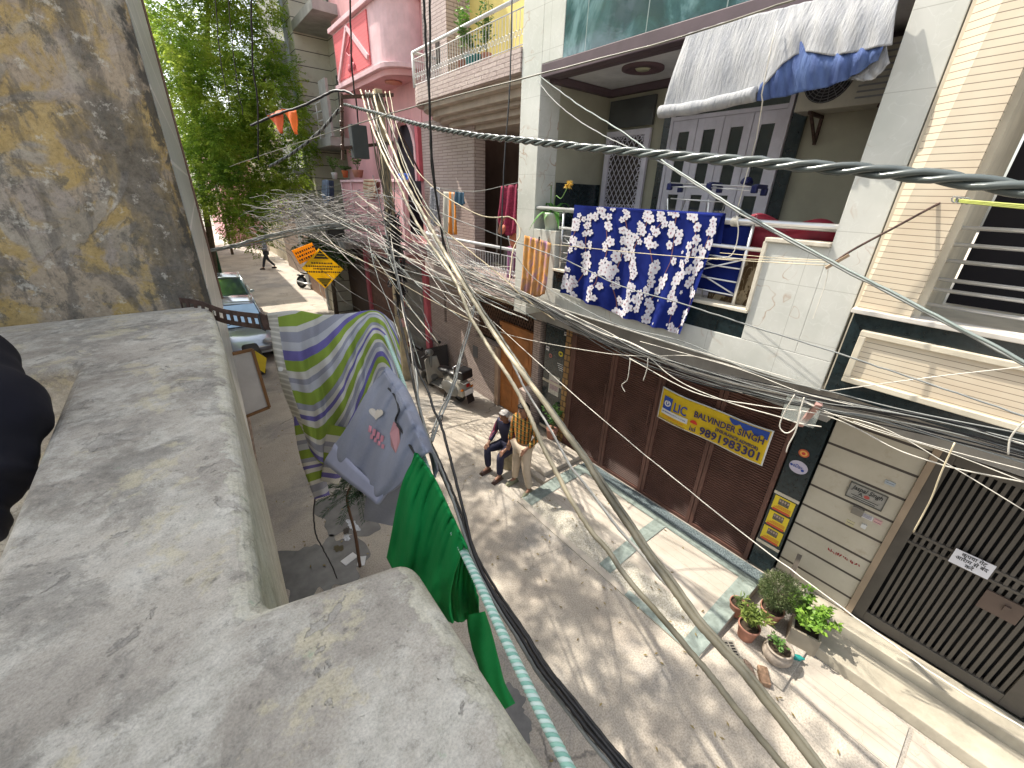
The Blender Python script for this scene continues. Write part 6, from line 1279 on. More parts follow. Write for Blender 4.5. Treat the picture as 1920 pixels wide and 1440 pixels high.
m=MB(); m.grid(FB,100,50); m.mi=[0]*len(m.f)
bplain=(lambda n:(n.bump(n.noise(n.pos,40,4),.3,.005),n.col(n.ramp(n.noise(n.pos,3,4),[(.3,(.006,.012,.1)),(.7,(.012,.024,.17))])))[1])(NM('royal_blue_fleece',.9,0,.1))
pet_=M('lavender_white_petals',(.62,.6,.64),.9,var=.12,scale=30); cen_=M('petal_centre',(.3,.13,.17),.9); stm_=M('twig_print',(.16,.07,.07),.9)
LU=(R3[0][0]-R3[0][-1]).length; LV=(R3[0][0]-R3[-1][0]).length; r9=random.Random(4)
def surf(u,v,off): p=FB(u,v); return p+V((-off,0,0))
def flower(u,v,r,full=True):
    a0=r9.random()*6; n=25; sq=r9.uniform(.75,1); an=r9.random()*3
    def rp(rad,a):
        du=rad*math.cos(a);dv=rad*math.sin(a)*sq; c_,s_=math.cos(an),math.sin(an); return (du*c_-dv*s_)/LU,(du*s_+dv*c_)/LV
    pts=[surf(u,v,.0095)]
    for k in range(n): a=2*pi*k/n; rad=r*(.52+.48*abs(math.cos(2.5*(a-a0)))**.7); q=rp(rad,a); pts.append(surf(min(max(u+q[0],0),1),min(max(v+q[1],0),1),.0095))
    m.add(pts,[(0,k+1,(k+1)%n+1) for k in range(n)]); m.mi+=[1]*n
    pts=[surf(u,v,.0115)]
    for k in range(10): a=2*pi*k/10; q=rp(r*(.3 if k%2 else .1),a); pts.append(surf(min(max(u+q[0],0),1),min(max(v+q[1],0),1),.0115))
    m.add(pts,[(0,k+1,(k+1)%10+1) for k in range(10)]); m.mi+=[2]*10
for k in range(9):
    u0=.05+k*.113; v=r9.uniform(-.05,.05); dr=r9.uniform(-.05,.0); u=u0; pu,pv=None,None
    while v<1:
        u=u0+dr*v*1.5+.028*math.sin(v*9+k*1.7)+r9.uniform(-.012,.012)
        for q in range(r9.choice([2,2,3,3])): 
            uu,vv=u+r9.uniform(-.035,.035),v+r9.uniform(-.03,.03)
            if 0.01<uu<.99 and 0.0<vv<1: flower(uu,vv,r9.uniform(.038,.07))
        if pu is not None and 0<pv<v<1:
            n=6; L=[(pu+(u-pu)*i/n,pv+(v-pv)*i/n) for i in range(n+1)]; A=[surf(min(max(a,0),1),b,.009) for a,b in L]; Bq=[surf(min(max(a+.006,0),1),b,.009) for a,b in L]; m.add(A+Bq,[(i,i+1,n+2+i,n+1+i) for i in range(n)]); m.mi+=[3]*n
        pu,pv=u,v; v+=r9.uniform(.06,.1)
        if r9.random()<.15: v+=.06
for k in range(26): uu,vv=r9.random(),r9.random(); flower(uu,vv,r9.uniform(.016,.028))
m.build('front_drape',[bplain,pet_,cen_,stm_],BL,smooth=True)
ya,yb_=on(1354,404,x=BX).y,on(1078,384,x=BX).y
m=MB(); m.grid(lambda u,v:V((BX-.01+.16*v,yb_+(ya-yb_)*u,4.56+.03*math.sin(v*pi)-(.45*max(0,v-.5)*2*(v>.5)))),40,10); m.build('top_fold',bplain,BL,smooth=True,solid=.012)
m=MB(); m.grid(lambda u,v:V((4.74+.02*math.sin(u*18),yb_+(ya-yb_-.25)*u,4.5-.75*v)),40,10); m.build('rear_drape',bplain,BL,smooth=True,solid=.012)
# red quilt
rq=T('red_quilt','deep red quilt with white line flowers heaped behind the right end of the rail','quilt',(4.9,1.8,4.4))
def redm():
    n=NM('red_quilt_cloth',.6); c=n.ramp(n.noise(n.pos,4,3),[(.3,(.12,.008,.02)),(.7,(.3,.015,.035))]); v=n.vor(n.pos,3.2)[0]; ln=n.ramp(n.ma('ABSOLUTE',n.ma('SUBTRACT',v,.3)),[(0,1),(.012,0)]); k=n.ramp(n.noise(n.pos,2,2),[(.5,0),(.56,.5)]); c=n.mix(n.ma('MULTIPLY',ln,k),c,(.6,.5,.5)); return n.col(c)
rm_=redm()
def RQ(u,v):
    a=2*pi*u; s=math.sin(pi*v); y=1.28+.98*v; return V((4.92+.2*s**.5*math.cos(a),y,4.4+.045*math.sin(v*9)+(.19+.03*math.sin(v*7+2))*s**.45*math.sin(a)))
m=MB(); m.grid(RQ,28,28); m.build('quilt_roll',rm_,rq,smooth=True,subd=1)
m=MB(); m.grid(lambda u,v:V((4.79+.03*math.sin(u*9),1.85+.55*u,4.5-.35*v)),12,8); m.build('hanging_end',rm_,rq,smooth=True,solid=.02)
bc_=T('brown_mat','brown mat with a cream leaf print behind the right of the balcony grille','mat',(4.82,2.1,3.5)); m=MB(); m.grid(lambda u,v:V((4.8+.02*math.sin(u*6),1.84+.5*u,3.5+.95*v)),16,16); m.build('printed_panel',floral('brown_leaf_print',(.1,.065,.035),(.36,.29,.19),(.3,.22,.12),7,(.3,.24,.15),2.2),bc_,smooth=True,solid=.01)
# drying rack
dk=T('drying_rack','folding steel drying rack with dark blue plastic joints in front of the french doors','drying rack',(5.3,3.3,3.44))
nb=M('navy_plastic',(.01,.015,.09),.35); X0_=5.15
p=lambda x,y,xx=X0_:on(x,y,x=xx)
g=MB()
for a,b in (((1258,343),(1412,350)),((1252,350),(1335,352)),((1258,372),(1335,378)),((1262,398),(1335,404)),((1335,352),(1415,358))):
    for dx in (0,.25): g.tube([p(*a)+V((dx,0,0)),p(*b)+V((dx,0,0))],.008,6)
ya1,yb1=p(1256,350).y,p(1334,352).y
for dx in (0,.42):
    for yy in (ya1,yb1): g.tube([(X0_+dx,yy,4.72),(X0_+.42-dx,yy+.02,3.45)],.01,6)
g.build('tubes',MT['steel'],dk,smooth=True)
for c in ((1256,350),(1330,350),(1415,355)):
    q=p(*c); b=MB(); b.obb(q,(.03,.03,.04)); b.obb(q+V((.13,-.0,.03)),(.12,.03,.022)); b.obb(q+V((.25,0,-.02)),(.03,.03,.04)); b.build('joint',nb,dk,bevel=.01)
b=MB(); q=p(1375,345); 
for k in range(7): b.ball(q+V((.0+.04*k,-.12+.01*k,.02+.03*math.sin(k/6*pi))),(.03,.05,.03),8,6)
b.build('rack_wing',nb,dk,smooth=True)
# awning
aw=T('rolled_awning','faded grey-white canvas awning half rolled with torn blue lining above the balcony','awning',(4.5,2.2,6.3))
def canvas(nm,c0,c1):
    n=NM(nm,.85); x,y,z=n.sep(n.pos); c=n.ramp(n.noise(n.mapv(n.pos,(1,3,.6)),4,6,.6),[(.3,c0),(.7,c1)]); n.bump(n.noise(n.mapv(n.pos,(1,6,1)),7,5,.6),.7,.03); return n.col(c)
cw=canvas('faded_canvas',(.27,.28,.3),(.41,.41,.41)); cb_=canvas('blue_lining',(.05,.08,.22),(.1,.16,.34))
yT=[3.08,2.65,2.2,1.8,1.33]
bot=[(1243,212),(1330,196),(1412,178),(1470,120),(1505,98),(1560,104),(1610,96),(1672,84)]
top=[on(1288,64,x=4.52),on(1350,44,x=4.52),on(1420,26,x=4.52),on(1480,12,x=4.52),on(1520,2,x=4.52),on(1570,-10,x=4.52),on(1620,-22,x=4.52),on(1694,-38,x=4.52)]
bt3=[on(x,y,x=4.40) for x,y in bot]
mid=[a.lerp(b,.5)+V((-.03,0,0)) for a,b in zip(top,bt3)]
def foldA(u,v,p): return p+V((-.016*math.sin(u*31+v*2+2*math.sin(u*8))*(.2+.8*v)-.006*math.sin(u*83-v*5+3*math.sin(u*5)),0,0))
net([top,mid,bt3],foldA,120,30).build('canvas',cw,aw,smooth=True,solid=.006)
rl_=[on(x,y,x=4.41) for x,y in ((1238,210),(1290,204),(1350,192),(1418,176))]; P_=smoothpts(rl_,10)
MB().tube(P_,[.058+.003*math.sin(i*.7) for i in range(len(P_))],16).build('roll',cw,aw,smooth=True)
blu=[[on(x,y,x=4.46) for x,y in ((1436,130),(1478,62),(1503,48),(1560,85),(1610,80),(1662,72))],[on(x,y,x=4.40) for x,y in ((1424,165),(1465,135),(1510,118),(1560,118),(1610,105),(1656,92))],[on(x,y,x=4.44) for x,y in ((1420,190),(1465,182),(1510,172),(1560,160),(1600,142),(1646,112))]]
net(blu,foldA,60,20).build('torn_lining',cb_,aw,smooth=True,solid=.006)
wf=[[on(x,y,x=4.5) for x,y in ((1585,148),(1620,132),(1662,86))],[on(x,y,x=4.5) for x,y in ((1600,150),(1635,150),(1668,118))]]; net(wf,foldA,12,6).build('side_flap',cw,aw,smooth=True,solid=.004)
g=MB(); g.tube([on(1458,40,x=4.38),on(1448,80,x=4.3),on(1428,178,x=4.3),on(1430,190,x=4.38),on(1418,260,x=4.55),on(1395,345,x=4.6),on(1380,402,x=4.62)],.005,5); 
for k in range(6): g.tube([V((4.63+.045*math.cos(a),1.0*0+on(1382,402,x=4.63).y+.012*(k-3),4.52+.045*math.sin(a))) for a in [i*.7 for i in range(10)]],.005,4,False)
g.tube(smoothpts([on(1382,405,x=4.56),on(1384,440,x=4.56),on(1372,478,x=4.56),on(1340,484,x=4.56),on(1325,490,x=4.56),on(1340,498,x=4.56)]),.005,5)
g.build('tie_cord',MT['whitecable'],aw,smooth=True)
# air conditioner
ac=T('air_conditioner','beige outdoor air conditioner unit on brackets under the blue awning lining','air conditioner',(5.9,1.95,5.6)); g=MB(); g.box(5.72,6.04,1.42,2.32,5.62,6.14); g.build('casing',M('beige_casing',(.42,.4,.33),.5,dirt=.3),ac,bevel=.01)
g=MB(); c=V((5.715,2.06,5.9)); RY=Matrix.Rotation(pi/2,3,'Y')
for k in range(1,9): g.tube([c+V((0,.027*k*math.cos(a),.027*k*math.sin(a))) for a in [i*2*pi/24 for i in range(25)]],.0035,4,False)
for k in range(18): a=k*2*pi/18; g.tube([c+V((-.004,.03*math.cos(a),.03*math.sin(a))),c+V((-.004,.22*math.cos(a+.3),.22*math.sin(a+.3)))],.003,4)
g.build('fan_guard',MT['grey_metal'],ac); MB().lathe([(0,0),(.225,0),(.225,.004),(0,.004)],c+V((.002,0,0)),28,RY).build('fan_opening',MT['black'],ac)
g=MB(); [g.box(5.715,5.722,1.46,1.78,5.68+k*.05,5.695+k*.05) for k in range(9)]; g.build('louvres',MT['grey_metal'],ac)
for yy in (1.55,2.15): b=MB(); b.bar((5.7,yy,5.6),(6.09,yy,5.6),.03,.03); b.bar((5.75,yy,5.6),(6.08,yy,5.35),.025,.025); b.bar((6.08,yy,5.6),(6.08,yy,5.33),.03,.03); b.build('bracket',MT['rust'],ac)
# potted flower on the pedestal
fp=T('flower_pot','pale planter with drooping leaves and a yellow flower at the left rail end','potted plant',(4.76,5.04,4.22))
MB().lathe([(.1,0),(.11,.02),(.15,.2),(.165,.22),(.16,.25),(.14,.25),(.13,.2)],(4.76,5.04,4.22),20,cap=False).build('pot',M('pale_green_planter',(.5,.55,.45),.6),fp,smooth=True); MB().lathe([(0,.2),(.135,.2)],(4.76,5.04,4.22),16,cap=False).build('soil',MT['soil'],fp)
lf=leafmat('glossy_long_leaf',(.04,.16,.02),(.12,.34,.06)); m=MB()
for k in range(15):
    a=k*2.4; L_=.32+.1*math.sin(k*3); d=V((math.cos(a),math.sin(a),0)); s=V((-d.y,d.x,0)); b=V((4.76,5.04,4.44)); el=rr.uniform(.5,1.3)
    m.grid(lambda u,v:b+d*L_*v*math.cos(el*.6)+V((0,0,L_*(v*el*1.0-1.3*v*v*(1.2-el*.3))))+s*(u-.5)*.085*math.sin(pi*min(1,v*.9+.1))+V((0,0,.02*abs(u-.5))),3,8)
m.build('leaves',lf,fp,smooth=True)
g=MB(); g.tube(smoothpts([(4.76,5.04,4.44),(4.72,4.97,4.7),on(1052,372,x=4.6),on(1064,352,x=4.6)]),.006,5); g.tube([(4.76,5.1,4.44),(4.74,5.1,4.85)],.008,5); g.build('flower_stem',M('stem_green2',(.1,.2,.05),.7),fp)
c=on(1066,347,x=4.6); u=rng.normal(size=(90,3)); leafmesh('flower',np.array(c)+u*.012,u+np.array([0,0,-.3]),.05,.016,leafmat('yellow_petal',(.55,.33,.04),(.75,.55,.12)),fp,local=False)
# clothes line with stick bracket
ls=T('line_bracket','twisted brown rod bracket holding the clothes lines against the marble wall','bracket',(4.2,1.1,4.3)); g=MB(); P_=[on(1558,496,x=4.18),on(1600,468,x=4.24),on(1680,425,x=4.35),on(1760,382,x=4.5),on(1795,368,x=4.58)]; g.tube(smoothpts(P_),.009,6); g.build('rod',MT['rust'],ls,smooth=True)
MB().bar(on(1548,503,x=4.16),on(1592,478,x=4.22),.022).build('wood_end',M('pale_wood_stick',(.35,.25,.16),.8),ls)
cl=T('balcony_clothes_lines','thin cream clothes lines stretched across the blanket to the twisted brown rod','clothes line',on(1300,482,x=4.2))
for (a,b,c_,r_) in (((1003,455),(1250,479),(1553,498),.004),((1330,484),(1440,487),(1556,492),.003),((1350,474),(1450,483),(1556,488),.003)): MB().tube(smoothpts([on(*a,x=4.42),on(*b,x=4.3),on(*c_,x=4.19)]),r_,5).build('line',MT['creamcable'],cl,smooth=True)
MB().tube(smoothpts([on(1553,505,x=4.18),on(1548,530,x=4.18),on(1538,560,x=4.18),on(1524,598,x=4.18)]),.004,5).build('string_end',MT['whitecable'],cl)
tw=T('orange_towel','small orange and mauve towel pegged in front of the left marble pillar','towel',on(1005,500,x=4.4))
def towm():
    n=NM('orange_mauve_towel',.95,0,.1); x,y,z=n.sep(uvn(n)); c=n.ramp(n.noise(n.mapv(uvn(n),(3,1.6,1)),2.2,4,.6,.8),[(.35,(.55,.22,.05)),(.5,(.6,.33,.12)),(.62,(.38,.2,.26)),(.75,(.3,.2,.32))]); c=n.mix(n.ma('GREATER_THAN',y,.72),c,n.mix(.5,c,(.28,.15,.1))); n.bump(n.noise(n.pos,60,3),.4,.004); return n.col(c)
tm_=towm(); rw=[[(984,441),(1000,446),(1016,450),(1033,456)],[(981,480),(997,484),(1013,488),(1029,494)],[(979,515),(994,520),(1009,524),(1026,527)],[(976,545),(990,553),(1005,557),(1022,551)]]
net([[on(x,y,x=4.38) for x,y in r] for r in rw],lambda u,v,p:p+V((-.02*math.sin(u*15)*v-.01*math.sin(u*29),0,0)),40,24).build('towel_cloth',tm_,tw,smooth=True,solid=.008)
MB().obb(on(1011,448,x=4.36),(.008,.008,.03)).build('peg',MT['black'],tw)
# acrylic box and wood bracket where the bundle is tied
jb=T('cable_bracket','pinkish wooden bracket with a clear plastic box where the cable bundle is tied','bracket',on(1515,770,x=4.3)); MB().bar(on(1500,797,x=4.6),on(1536,757,x=4.25),.05,.035).build('wood_arm',M('pinkish_wood',(.42,.25,.22),.8),jb)
def clearm():
    n=NM('cloudy_acrylic',.15,0,.6); n.b.inputs['Alpha'].default_value=.35; n.b.inputs['Base Color'].default_value=(.6,.66,.62,1); return n.m
q=[on(1477,738,x=4.45),on(1538,770,x=4.45),on(1524,803,x=4.45),on(1463,783,x=4.45)]; MB().prism(q,(.04,0,0)).build('plastic_box',clearm(),jb)
yr=T('yellow_rope_line','faded yellow-green rope tied to the grooved column at the right edge','rope',on(1850,382,x=4.3)); 
for k in range(3): MB().tube([on(1790,374+k*2,x=4.4),on(1850,379+k*2.5,x=4.3),on(1935,386+k*3,x=4.2),on(2100,400+k*4,x=4.1)],.006,5).build('rope_strand',M('yellow_green_rope',(.42,.46,.12),.7),yr,smooth=True)
g=MB(); [g.tube([on(1790+8*k+6*math.cos(a),374+k+6*math.sin(a),x=4.38) for a in [i*.9 for i in range(8)]],.004,4) for k in range(4)]; g.build('knot',MT['greycable'],yr)
# ================= signs and stickers =================
XD=(0,-1,0); YD=(0,0,1)
def facet(name,x,y0,y1,z0,z1,mat,par,t=.004,label=None): return MB().box(x-t,x,y0,y1,z0,z1).build(name,mat,par,label=label)
def disc(name,x,y,z,ry,rz,mat,par,n=24,t=.003):
    m=MB(); m.prism([(x,y+ry*math.cos(2*pi*i/n),z+rz*math.sin(2*pi*i/n)) for i in range(n)],(-t,0,0)); return m.build(name,mat,par)
bn=T('insurance_banner','yellow fabric insurance banner with blue lettering tied across the brown gate','banner',(5.22,2.1,2.2))
yb2=M('banner_yellow',(.62,.42,.012),.6,var=.08,scale=6); bl=M('banner_blue',(.02,.06,.3),.6); nv=M('banner_navy',(.035,.03,.1),.6); wh=M('banner_white',(.6,.6,.58),.7); rd=M('banner_red',(.55,.04,.02),.6); orr=M('banner_orange',(.65,.18,.02),.6)
Y0,Y1,Z0,Z1=2.885,1.345,1.68,2.2; BXX=5.19
def bp(u,v): # u 0..1 left to right, v 0..1 top to bottom
    return V((BXX-.012*math.sin(u*7)*math.sin(v*3),Y0+(Y1-Y0)*u,Z1+(Z0-Z1)*v-.035*math.sin(pi*u)*(1-v)*1.0-.01*math.sin(u*9)-.01*v*math.sin(pi*u)))
m=MB(); m.grid(lambda u,v:bp(u,v)+V((.006,0,0)),50,16); m.build('border',wh,bn,smooth=True,solid=.002)
m=MB(); m.grid(lambda u,v:bp(.012+.976*u,.035+.93*v)+V((.001,0,0)),50,16); m.build('banner_cloth',yb2,bn,smooth=True,solid=.002)
def bt_(txt,u,v,size,mat,fit=None,al='LEFT',bold=.0,shear=0):
    p=bp(u,v)-V((.016,0,0)); s=bp(min(u+.15,1),v)-bp(u,v); s.x=0
    return textmesh(txt,size,mat,'lettering',bn,p,s,V((0,s.z,-s.y)) if False else YD,al,.0012,shear,fit,bold=bold)
def brect(u0,u1,v0,v1,mat,name,off=.012):
    m=MB(); m.grid(lambda u,v:bp(u0+(u1-u0)*u,v0+(v1-v0)*v)-V((off,0,0)),8,4); return m.build(name,mat,bn)
brect(.04,.315,.6,.76,wh,'white_strip',.010); brect(.045,.135,.2,.6,bl,'emblem_square',.013)
def bdisc(u,v,r,mat,name,off,a0=0,a1=2*pi,r2=0):
    c=bp(u,v)-V((off,0,0)); n=20; o=[c+V((0,-r*math.cos(a0+(a1-a0)*i/n),r*math.sin(a0+(a1-a0)*i/n))) for i in range(n+1)]
    if r2: i_=[c+V((0,-r2*math.cos(a0+(a1-a0)*i/n),r2*math.sin(a0+(a1-a0)*i/n))) for i in range(n+1)]; m=MB().add(o+i_,[(k,k+1,n+2+k,n+1+k) for k in range(n)])
    else: m=MB().add(o,[tuple(range(n+1))])
    return m.build(name,mat,bn)
bdisc(.09,.4,.05,wh,'emblem_hands',.016,pi*.62,pi*2.38,.03); m=MB(); c=bp(.09,.38)-V((.017,0,0)); m.add([c+V((0,y,z)) for y,z in ((0,.04),(-.014,.005),(-.01,-.025),(.01,-.025),(.014,.005))],[(0,1,2,3,4)]); m.build('emblem_flame',wh,bn)
bt_('LIC',.155,.42,.2,bl,.2,bold=.003); bt_('LIFE INSURANCE CORPORATION OF INDIA',.05,.68,.03,bl,.38)
bt_('An Independent Branch',.06,.82,.035,orr,.34); bt_('Contact For New / Old Policy',.03,.92,.035,nv,.42)
bt_('BALVINDER SINGH',.36,.36,.13,nv,.92,bold=.003); bt_('(INSURANCE ADVISOR)',.57,.56,.062,nv,.56,bold=.002); bt_('9891983301',.44,.79,.17,nv,.8,bold=.004)
# umbrella and family
bdisc(.375,.66,.055,rd,'umbrella',.016,0,pi); 
for du,hh,col_ in ((-.022,.055,nv),(-.006,.03,nv),(.008,.03,nv),(.024,.06,nv)):
    c=bp(.375+du,.86)-V((.015,0,0)); MB().prism([c+V((0,-.009,-.02)),c+V((0,.009,-.02)),c+V((0,.006,hh-.02)),c+V((0,-.006,hh-.02))],(-.001,0,0)).build('figure_mark',col_,bn); c2=c+V((-.001,0,hh-.008)); MB().lathe([(0,0),(.008,0),(.008,.002),(0,.002)],c2,10,Matrix.Rotation(-pi/2,3,'Y')).build('figure_head',col_,bn)
cl_=[]; 
m=MB(); n=24; o=[bp(.66+.32*i/n,.045)-V((.013,0,0)) for i in range(n+1)]; lo=[bp(.66+.32*i/n,.1+.10*abs(math.sin(i/n*pi*3.5))+.08*i/n)-V((.013,0,0)) for i in range(n+1)]; m.add(o+lo,[(k,k+1,n+2+k,n+1+k) for k in range(n)]); m.build('blue_cloud_edge',bl,bn)
# stickers on the right granite pilaster
stk=T('pilaster_sticker','red and orange oval sticker on the dark pilaster right of the gate','sticker',(5.25,1.0,2.05)); disc('sticker_face',5.257,1.0,2.04,.055,.05,M('sticker_orange_red',(.5,.1,.04),.5),stk); disc('sticker_ring',5.252,1.0,2.04,.038,.034,M('sticker_yellow',(.7,.4,.1),.5),stk); disc('sticker_core',5.248,1.0,2.04,.02,.018,M('sticker_red',(.5,.04,.03),.5),stk)
stk=T('pilaster_sticker','larger lilac-white oval sticker below the red oval on the dark pilaster','sticker',(5.25,1.0,1.85)); disc('sticker_face',5.257,1.0,1.84,.098,.085,M('sticker_lilac',(.5,.46,.55),.5),stk); disc('sticker_dot',5.252,.95,1.82,.016,.016,bl,stk); disc('sticker_dot',5.252,1.075,1.845,.014,.014,bl,stk)
textmesh('eDav',.07,bl,'lettering',stk,(5.25,1.01,1.85),XD,YD,'CENTER',.001,.2,.1)
pic=M('poster_picture',(.12,.1,.08),.6,var=.9,scale=60); py_=M('poster_yellow',(.68,.52,.03),.6,var=.1); pr_=M('poster_red',(.5,.07,.03),.6)
for k,(z1,z0,lab) in enumerate(((1.35,1.15,'top'),(1.11,.9,'middle'),(.86,.65,'bottom'))):
    t=T('poster','yellow paper poster with a dark group picture, %s of the three on the dark pilaster'%lab,'poster',(5.25,1,z0),'yellow posters on the dark pilaster')
    facet('sheet',5.258,.885,1.115,z0,z1,py_,t); facet('picture',5.2535,.94,1.06,z1-.11,z1-.02,pic,t,.002); facet('red_line',5.2535,.9,1.1,z0-.012,z0+.02,pr_,t,.002)
    for j in range(3): facet('text_line',5.2535,.9,1.09-.02*j,z0+.035+j*.016,z0+.041+j*.016,pr_,t,.002)
    for j in range(4): MB().ball((5.252,.955+.03*j,z1-.05),(.002,.011,.018),8,6).build('figure_mark',M('poster_faces',(.4,.3,.25),.7,var=.5,scale=90),t)
# left granite pilaster stickers
for (x,y,c,lab,r) in ((1051,664,(.6,.5,.04),'round yellow sticker on the dark pilaster left of the gate',.06),(1032,667,(.45,.16,.14),'round reddish sticker beside the yellow one on the dark pilaster',.045)):
    q=on(x,y,x=5.29); t=T('pilaster_sticker',lab,'sticker',q); disc('sticker_face',5.297,q.y,q.z,r,r*.9,M('sticker_col_%d'%x,c,.5),t); disc('sticker_core',5.2925,q.y,q.z,r*.5,r*.3,M('sticker_ink',(.05,.05,.05),.5),t)
q=on(1050,682,x=5.29); t=T('lettered_sticker','small white lettering in four lines under the round yellow sticker','sticker',q)
for j in range(4): facet('text_line',5.297,q.y-.08,q.y+.08-.02*j,q.z-.02-j*.04,q.z-.005-j*.04,wh,t,.002)
for (a,b,c,d,lab) in ((1058,622,1066,632,'small white paper label high on the dark pilaster left of the gate'),(1024,648,1029,658,'narrow white label at the left edge of the dark pilaster')):
    y0,y1,z0,z1=rc(5.29,(a,b),(c,d)); t=T('paper_label',lab,'label',(5.29,y0,z0)); facet('sheet',5.297,y0,y1,z0,z1,wh,t,.002); facet('print',5.2945,y0+.01,y1-.01,(z0+z1)/2,(z0+z1)/2+.02,nv,t,.001)
y0,y1,z0,z1=rc(5.29,(1030,700),(1046,745)); t=T('window_notice','pale printed sheet low on the dark pilaster behind the plant','notice',(5.29,y0,z0)); facet('sheet',5.297,y0,y1,z0,z1,M('notice_sheet',(.5,.48,.42),.6,var=.3,scale=30),t,.002); facet('picture',5.2945,y0+.03,y1-.03,z0+.1,z1-.12,M('notice_picture',(.4,.3,.3),.6,var=.5,scale=50),t,.001)
# name plate
q=on(1624,930,x=5.29); t=T('name_plate','grey engraved name plate in a dark frame on the banded stone wall','name plate',q)
pm=M('engraved_plate',(.28,.27,.24),.5,var=.15,scale=30); facet('plate',5.298,q.y-.155,q.y+.155,q.z-.095,q.z+.095,pm,t,.012); g=MB(); g.box(5.28,5.287,q.y-.16,q.y+.16,q.z+.088,q.z+.1); g.box(5.28,5.287,q.y-.16,q.y+.16,q.z-.1,q.z-.088); g.box(5.28,5.287,q.y-.165,q.y-.155,q.z-.1,q.z+.1); g.box(5.28,5.287,q.y+.155,q.y+.165,q.z-.1,q.z+.1); g.build('frame',M('plate_frame',(.1,.095,.08),.6),t)
ink=M('engraved_ink',(.02,.02,.02),.6); textmesh('Jaspal Singh',.075,ink,'lettering',t,(5.283,q.y,q.z+.045),XD,YD,'CENTER',.001,.25,.27,bold=.001); textmesh('A',.06,ink,'lettering',t,(5.283,q.y+.045,q.z-.012),XD,YD); disc('red_mark',5.286,q.y-.01,q.z-.012,.025,.02,M('plate_red',(.4,.08,.07),.6),t)
for j in range(2): facet('text_line',5.286,q.y-.12+.02*j,q.y+.12-.02*j,q.z-.05-j*.025,q.z-.042-j*.025,ink,t,.001)
def tag_(px,py,w_,h_,mat,name,lab,cat,th=.004,x=5.298,txt=None):
    q=on(px,py,x=x); t=T(name,lab,cat,q); facet('plate' if th>.01 else 'sheet',x,q.y-w_/2,q.y+w_/2,q.z-h_/2,q.z+h_/2,mat,t,th)
    if txt:
        for j in range(txt): facet('text_line',x-th,q.y-w_*.4,q.y+w_*.4,q.z+h_*.3-j*h_*.6/max(1,txt-1) if txt>1 else q.z,(q.z+h_*.3-j*h_*.6/max(1,txt-1) if txt>1 else q.z)+h_*.07,nv,t,.001)
    return t
tag_(1669,906,.085,.045,M('small_plate',(.36,.4,.42),.4),'number_label','tiny blue-grey number plate near the top right of the banded wall','label',.008,txt=1)
tag_(1609,957,.1,.09,M('grey_bell_box',(.2,.18,.15),.5),'bell_box','small grey metal box under the name plate','box',.04)
tag_(1626,969,.1,.055,M('paper_white',(.62,.6,.6),.6),'paper_label','white printed label right of the small grey box','label',.004,txt=4)
tag_(1646,978,.07,.06,M('paper_pink',(.6,.36,.34),.6),'paper_label','pink paper label at the right of the white printed one','label',.004,txt=2)
tag_(1620,986,.045,.05,M('bell_white',(.6,.6,.58),.4),'bell_switch','white square bell switch below the printed label','switch',.02)
tag_(1594,981,.075,.07,M('paper_cream',(.42,.38,.24),.7),'paper_label','yellowed paper scrap below the small grey box','label',.003,txt=1)
rg=M('red_paint_writing',(.35,.02,.03),.7); q=on(1582,1046,x=5.29); t=T('painted_writing','red handwritten scrawl painted low on the banded stone wall','writing',q); g=MB(); r4=random.Random(2)
for k in range(13):
    yy=q.y+.15-k*.024; zz=q.z+.0; P_=[(5.294,yy+r4.uniform(-.012,.012),zz+r4.uniform(-.022,.022)) for _ in range(4)]; g.tube(smoothpts(P_,4),.0035,4)
g.build('strokes',rg,t)
# notice on the bar gate
q=[on(1796,1023,x=5.31),on(1872,1058,x=5.31),on(1848,1093,x=5.31),on(1775,1055,x=5.31)]; c=sum(q,V((0,0,0)))/4; t=T('gate_notice','white board with black Hindi lettering wired to the dark bar gate','notice',c)
hw=abs(q[0].y-q[1].y)/2; hh=.085; rotm=Matrix.Rotation(R(0),3,'X'); facet('board',5.315,c.y-hw,c.y+hw,c.z-hh,c.z+hh,M('notice_white',(.68,.68,.72),.5,var=.03),t,.006)
for j,(s,w_) in enumerate((('कृपया गेट',.17),('आराम से बंद',.22),('करे',.06))): textmesh(s,.055,ink,'lettering',t,(5.307,c.y,c.z+.052-j*.052),XD,YD,'CENTER',.0008,0,w_,bold=.0008)
# ================= laundry and plants on the other balconies =================
def hang(name,label,cat,px,x,mat,amp=.03,grp=None,nu=24,nv=20):
    P_=[[on(a,b,x=x) for a,b in r] for r in px]; t=T(name,label,cat,P_[0][0],grp); net(P_,lambda u,v,p:p+V((-amp*math.sin(u*14+v*2)*(.3+v*.7),0,0)),nu,nv).build('cloth_panel',mat,t,smooth=True,solid=.01); return t
L3='laundry on the brick house balcony'
hang('dress','dark maroon printed dress hanging beside the marble pillar on the brick balcony','dress',[[(940,349),(956,347),(971,345)],[(938,385),(953,388),(970,385)],[(937,410),(950,420),(969,425)],[(944,438),(954,442),(967,437)]],4.95,M('maroon_print',(.22,.015,.05),.8,var=.5,scale=30),.05,L3)
hang('towel','cream and orange striped towel on the brick balcony line','towel',[[(832,359),(845,360),(855,361)],[(832,400),(845,402),(856,402)],[(834,438),(845,440),(857,440)]],4.95,(lambda n:n.col(n.ramp(n.sep(uvn(n))[0],[(0,(.5,.48,.42)),(.3,(.45,.4,.35)),(.35,(.6,.2,.03)),(.6,(.5,.48,.42)),(.75,(.62,.22,.03))],'CONSTANT')))(NM('striped_towel',.9)),.03,L3)
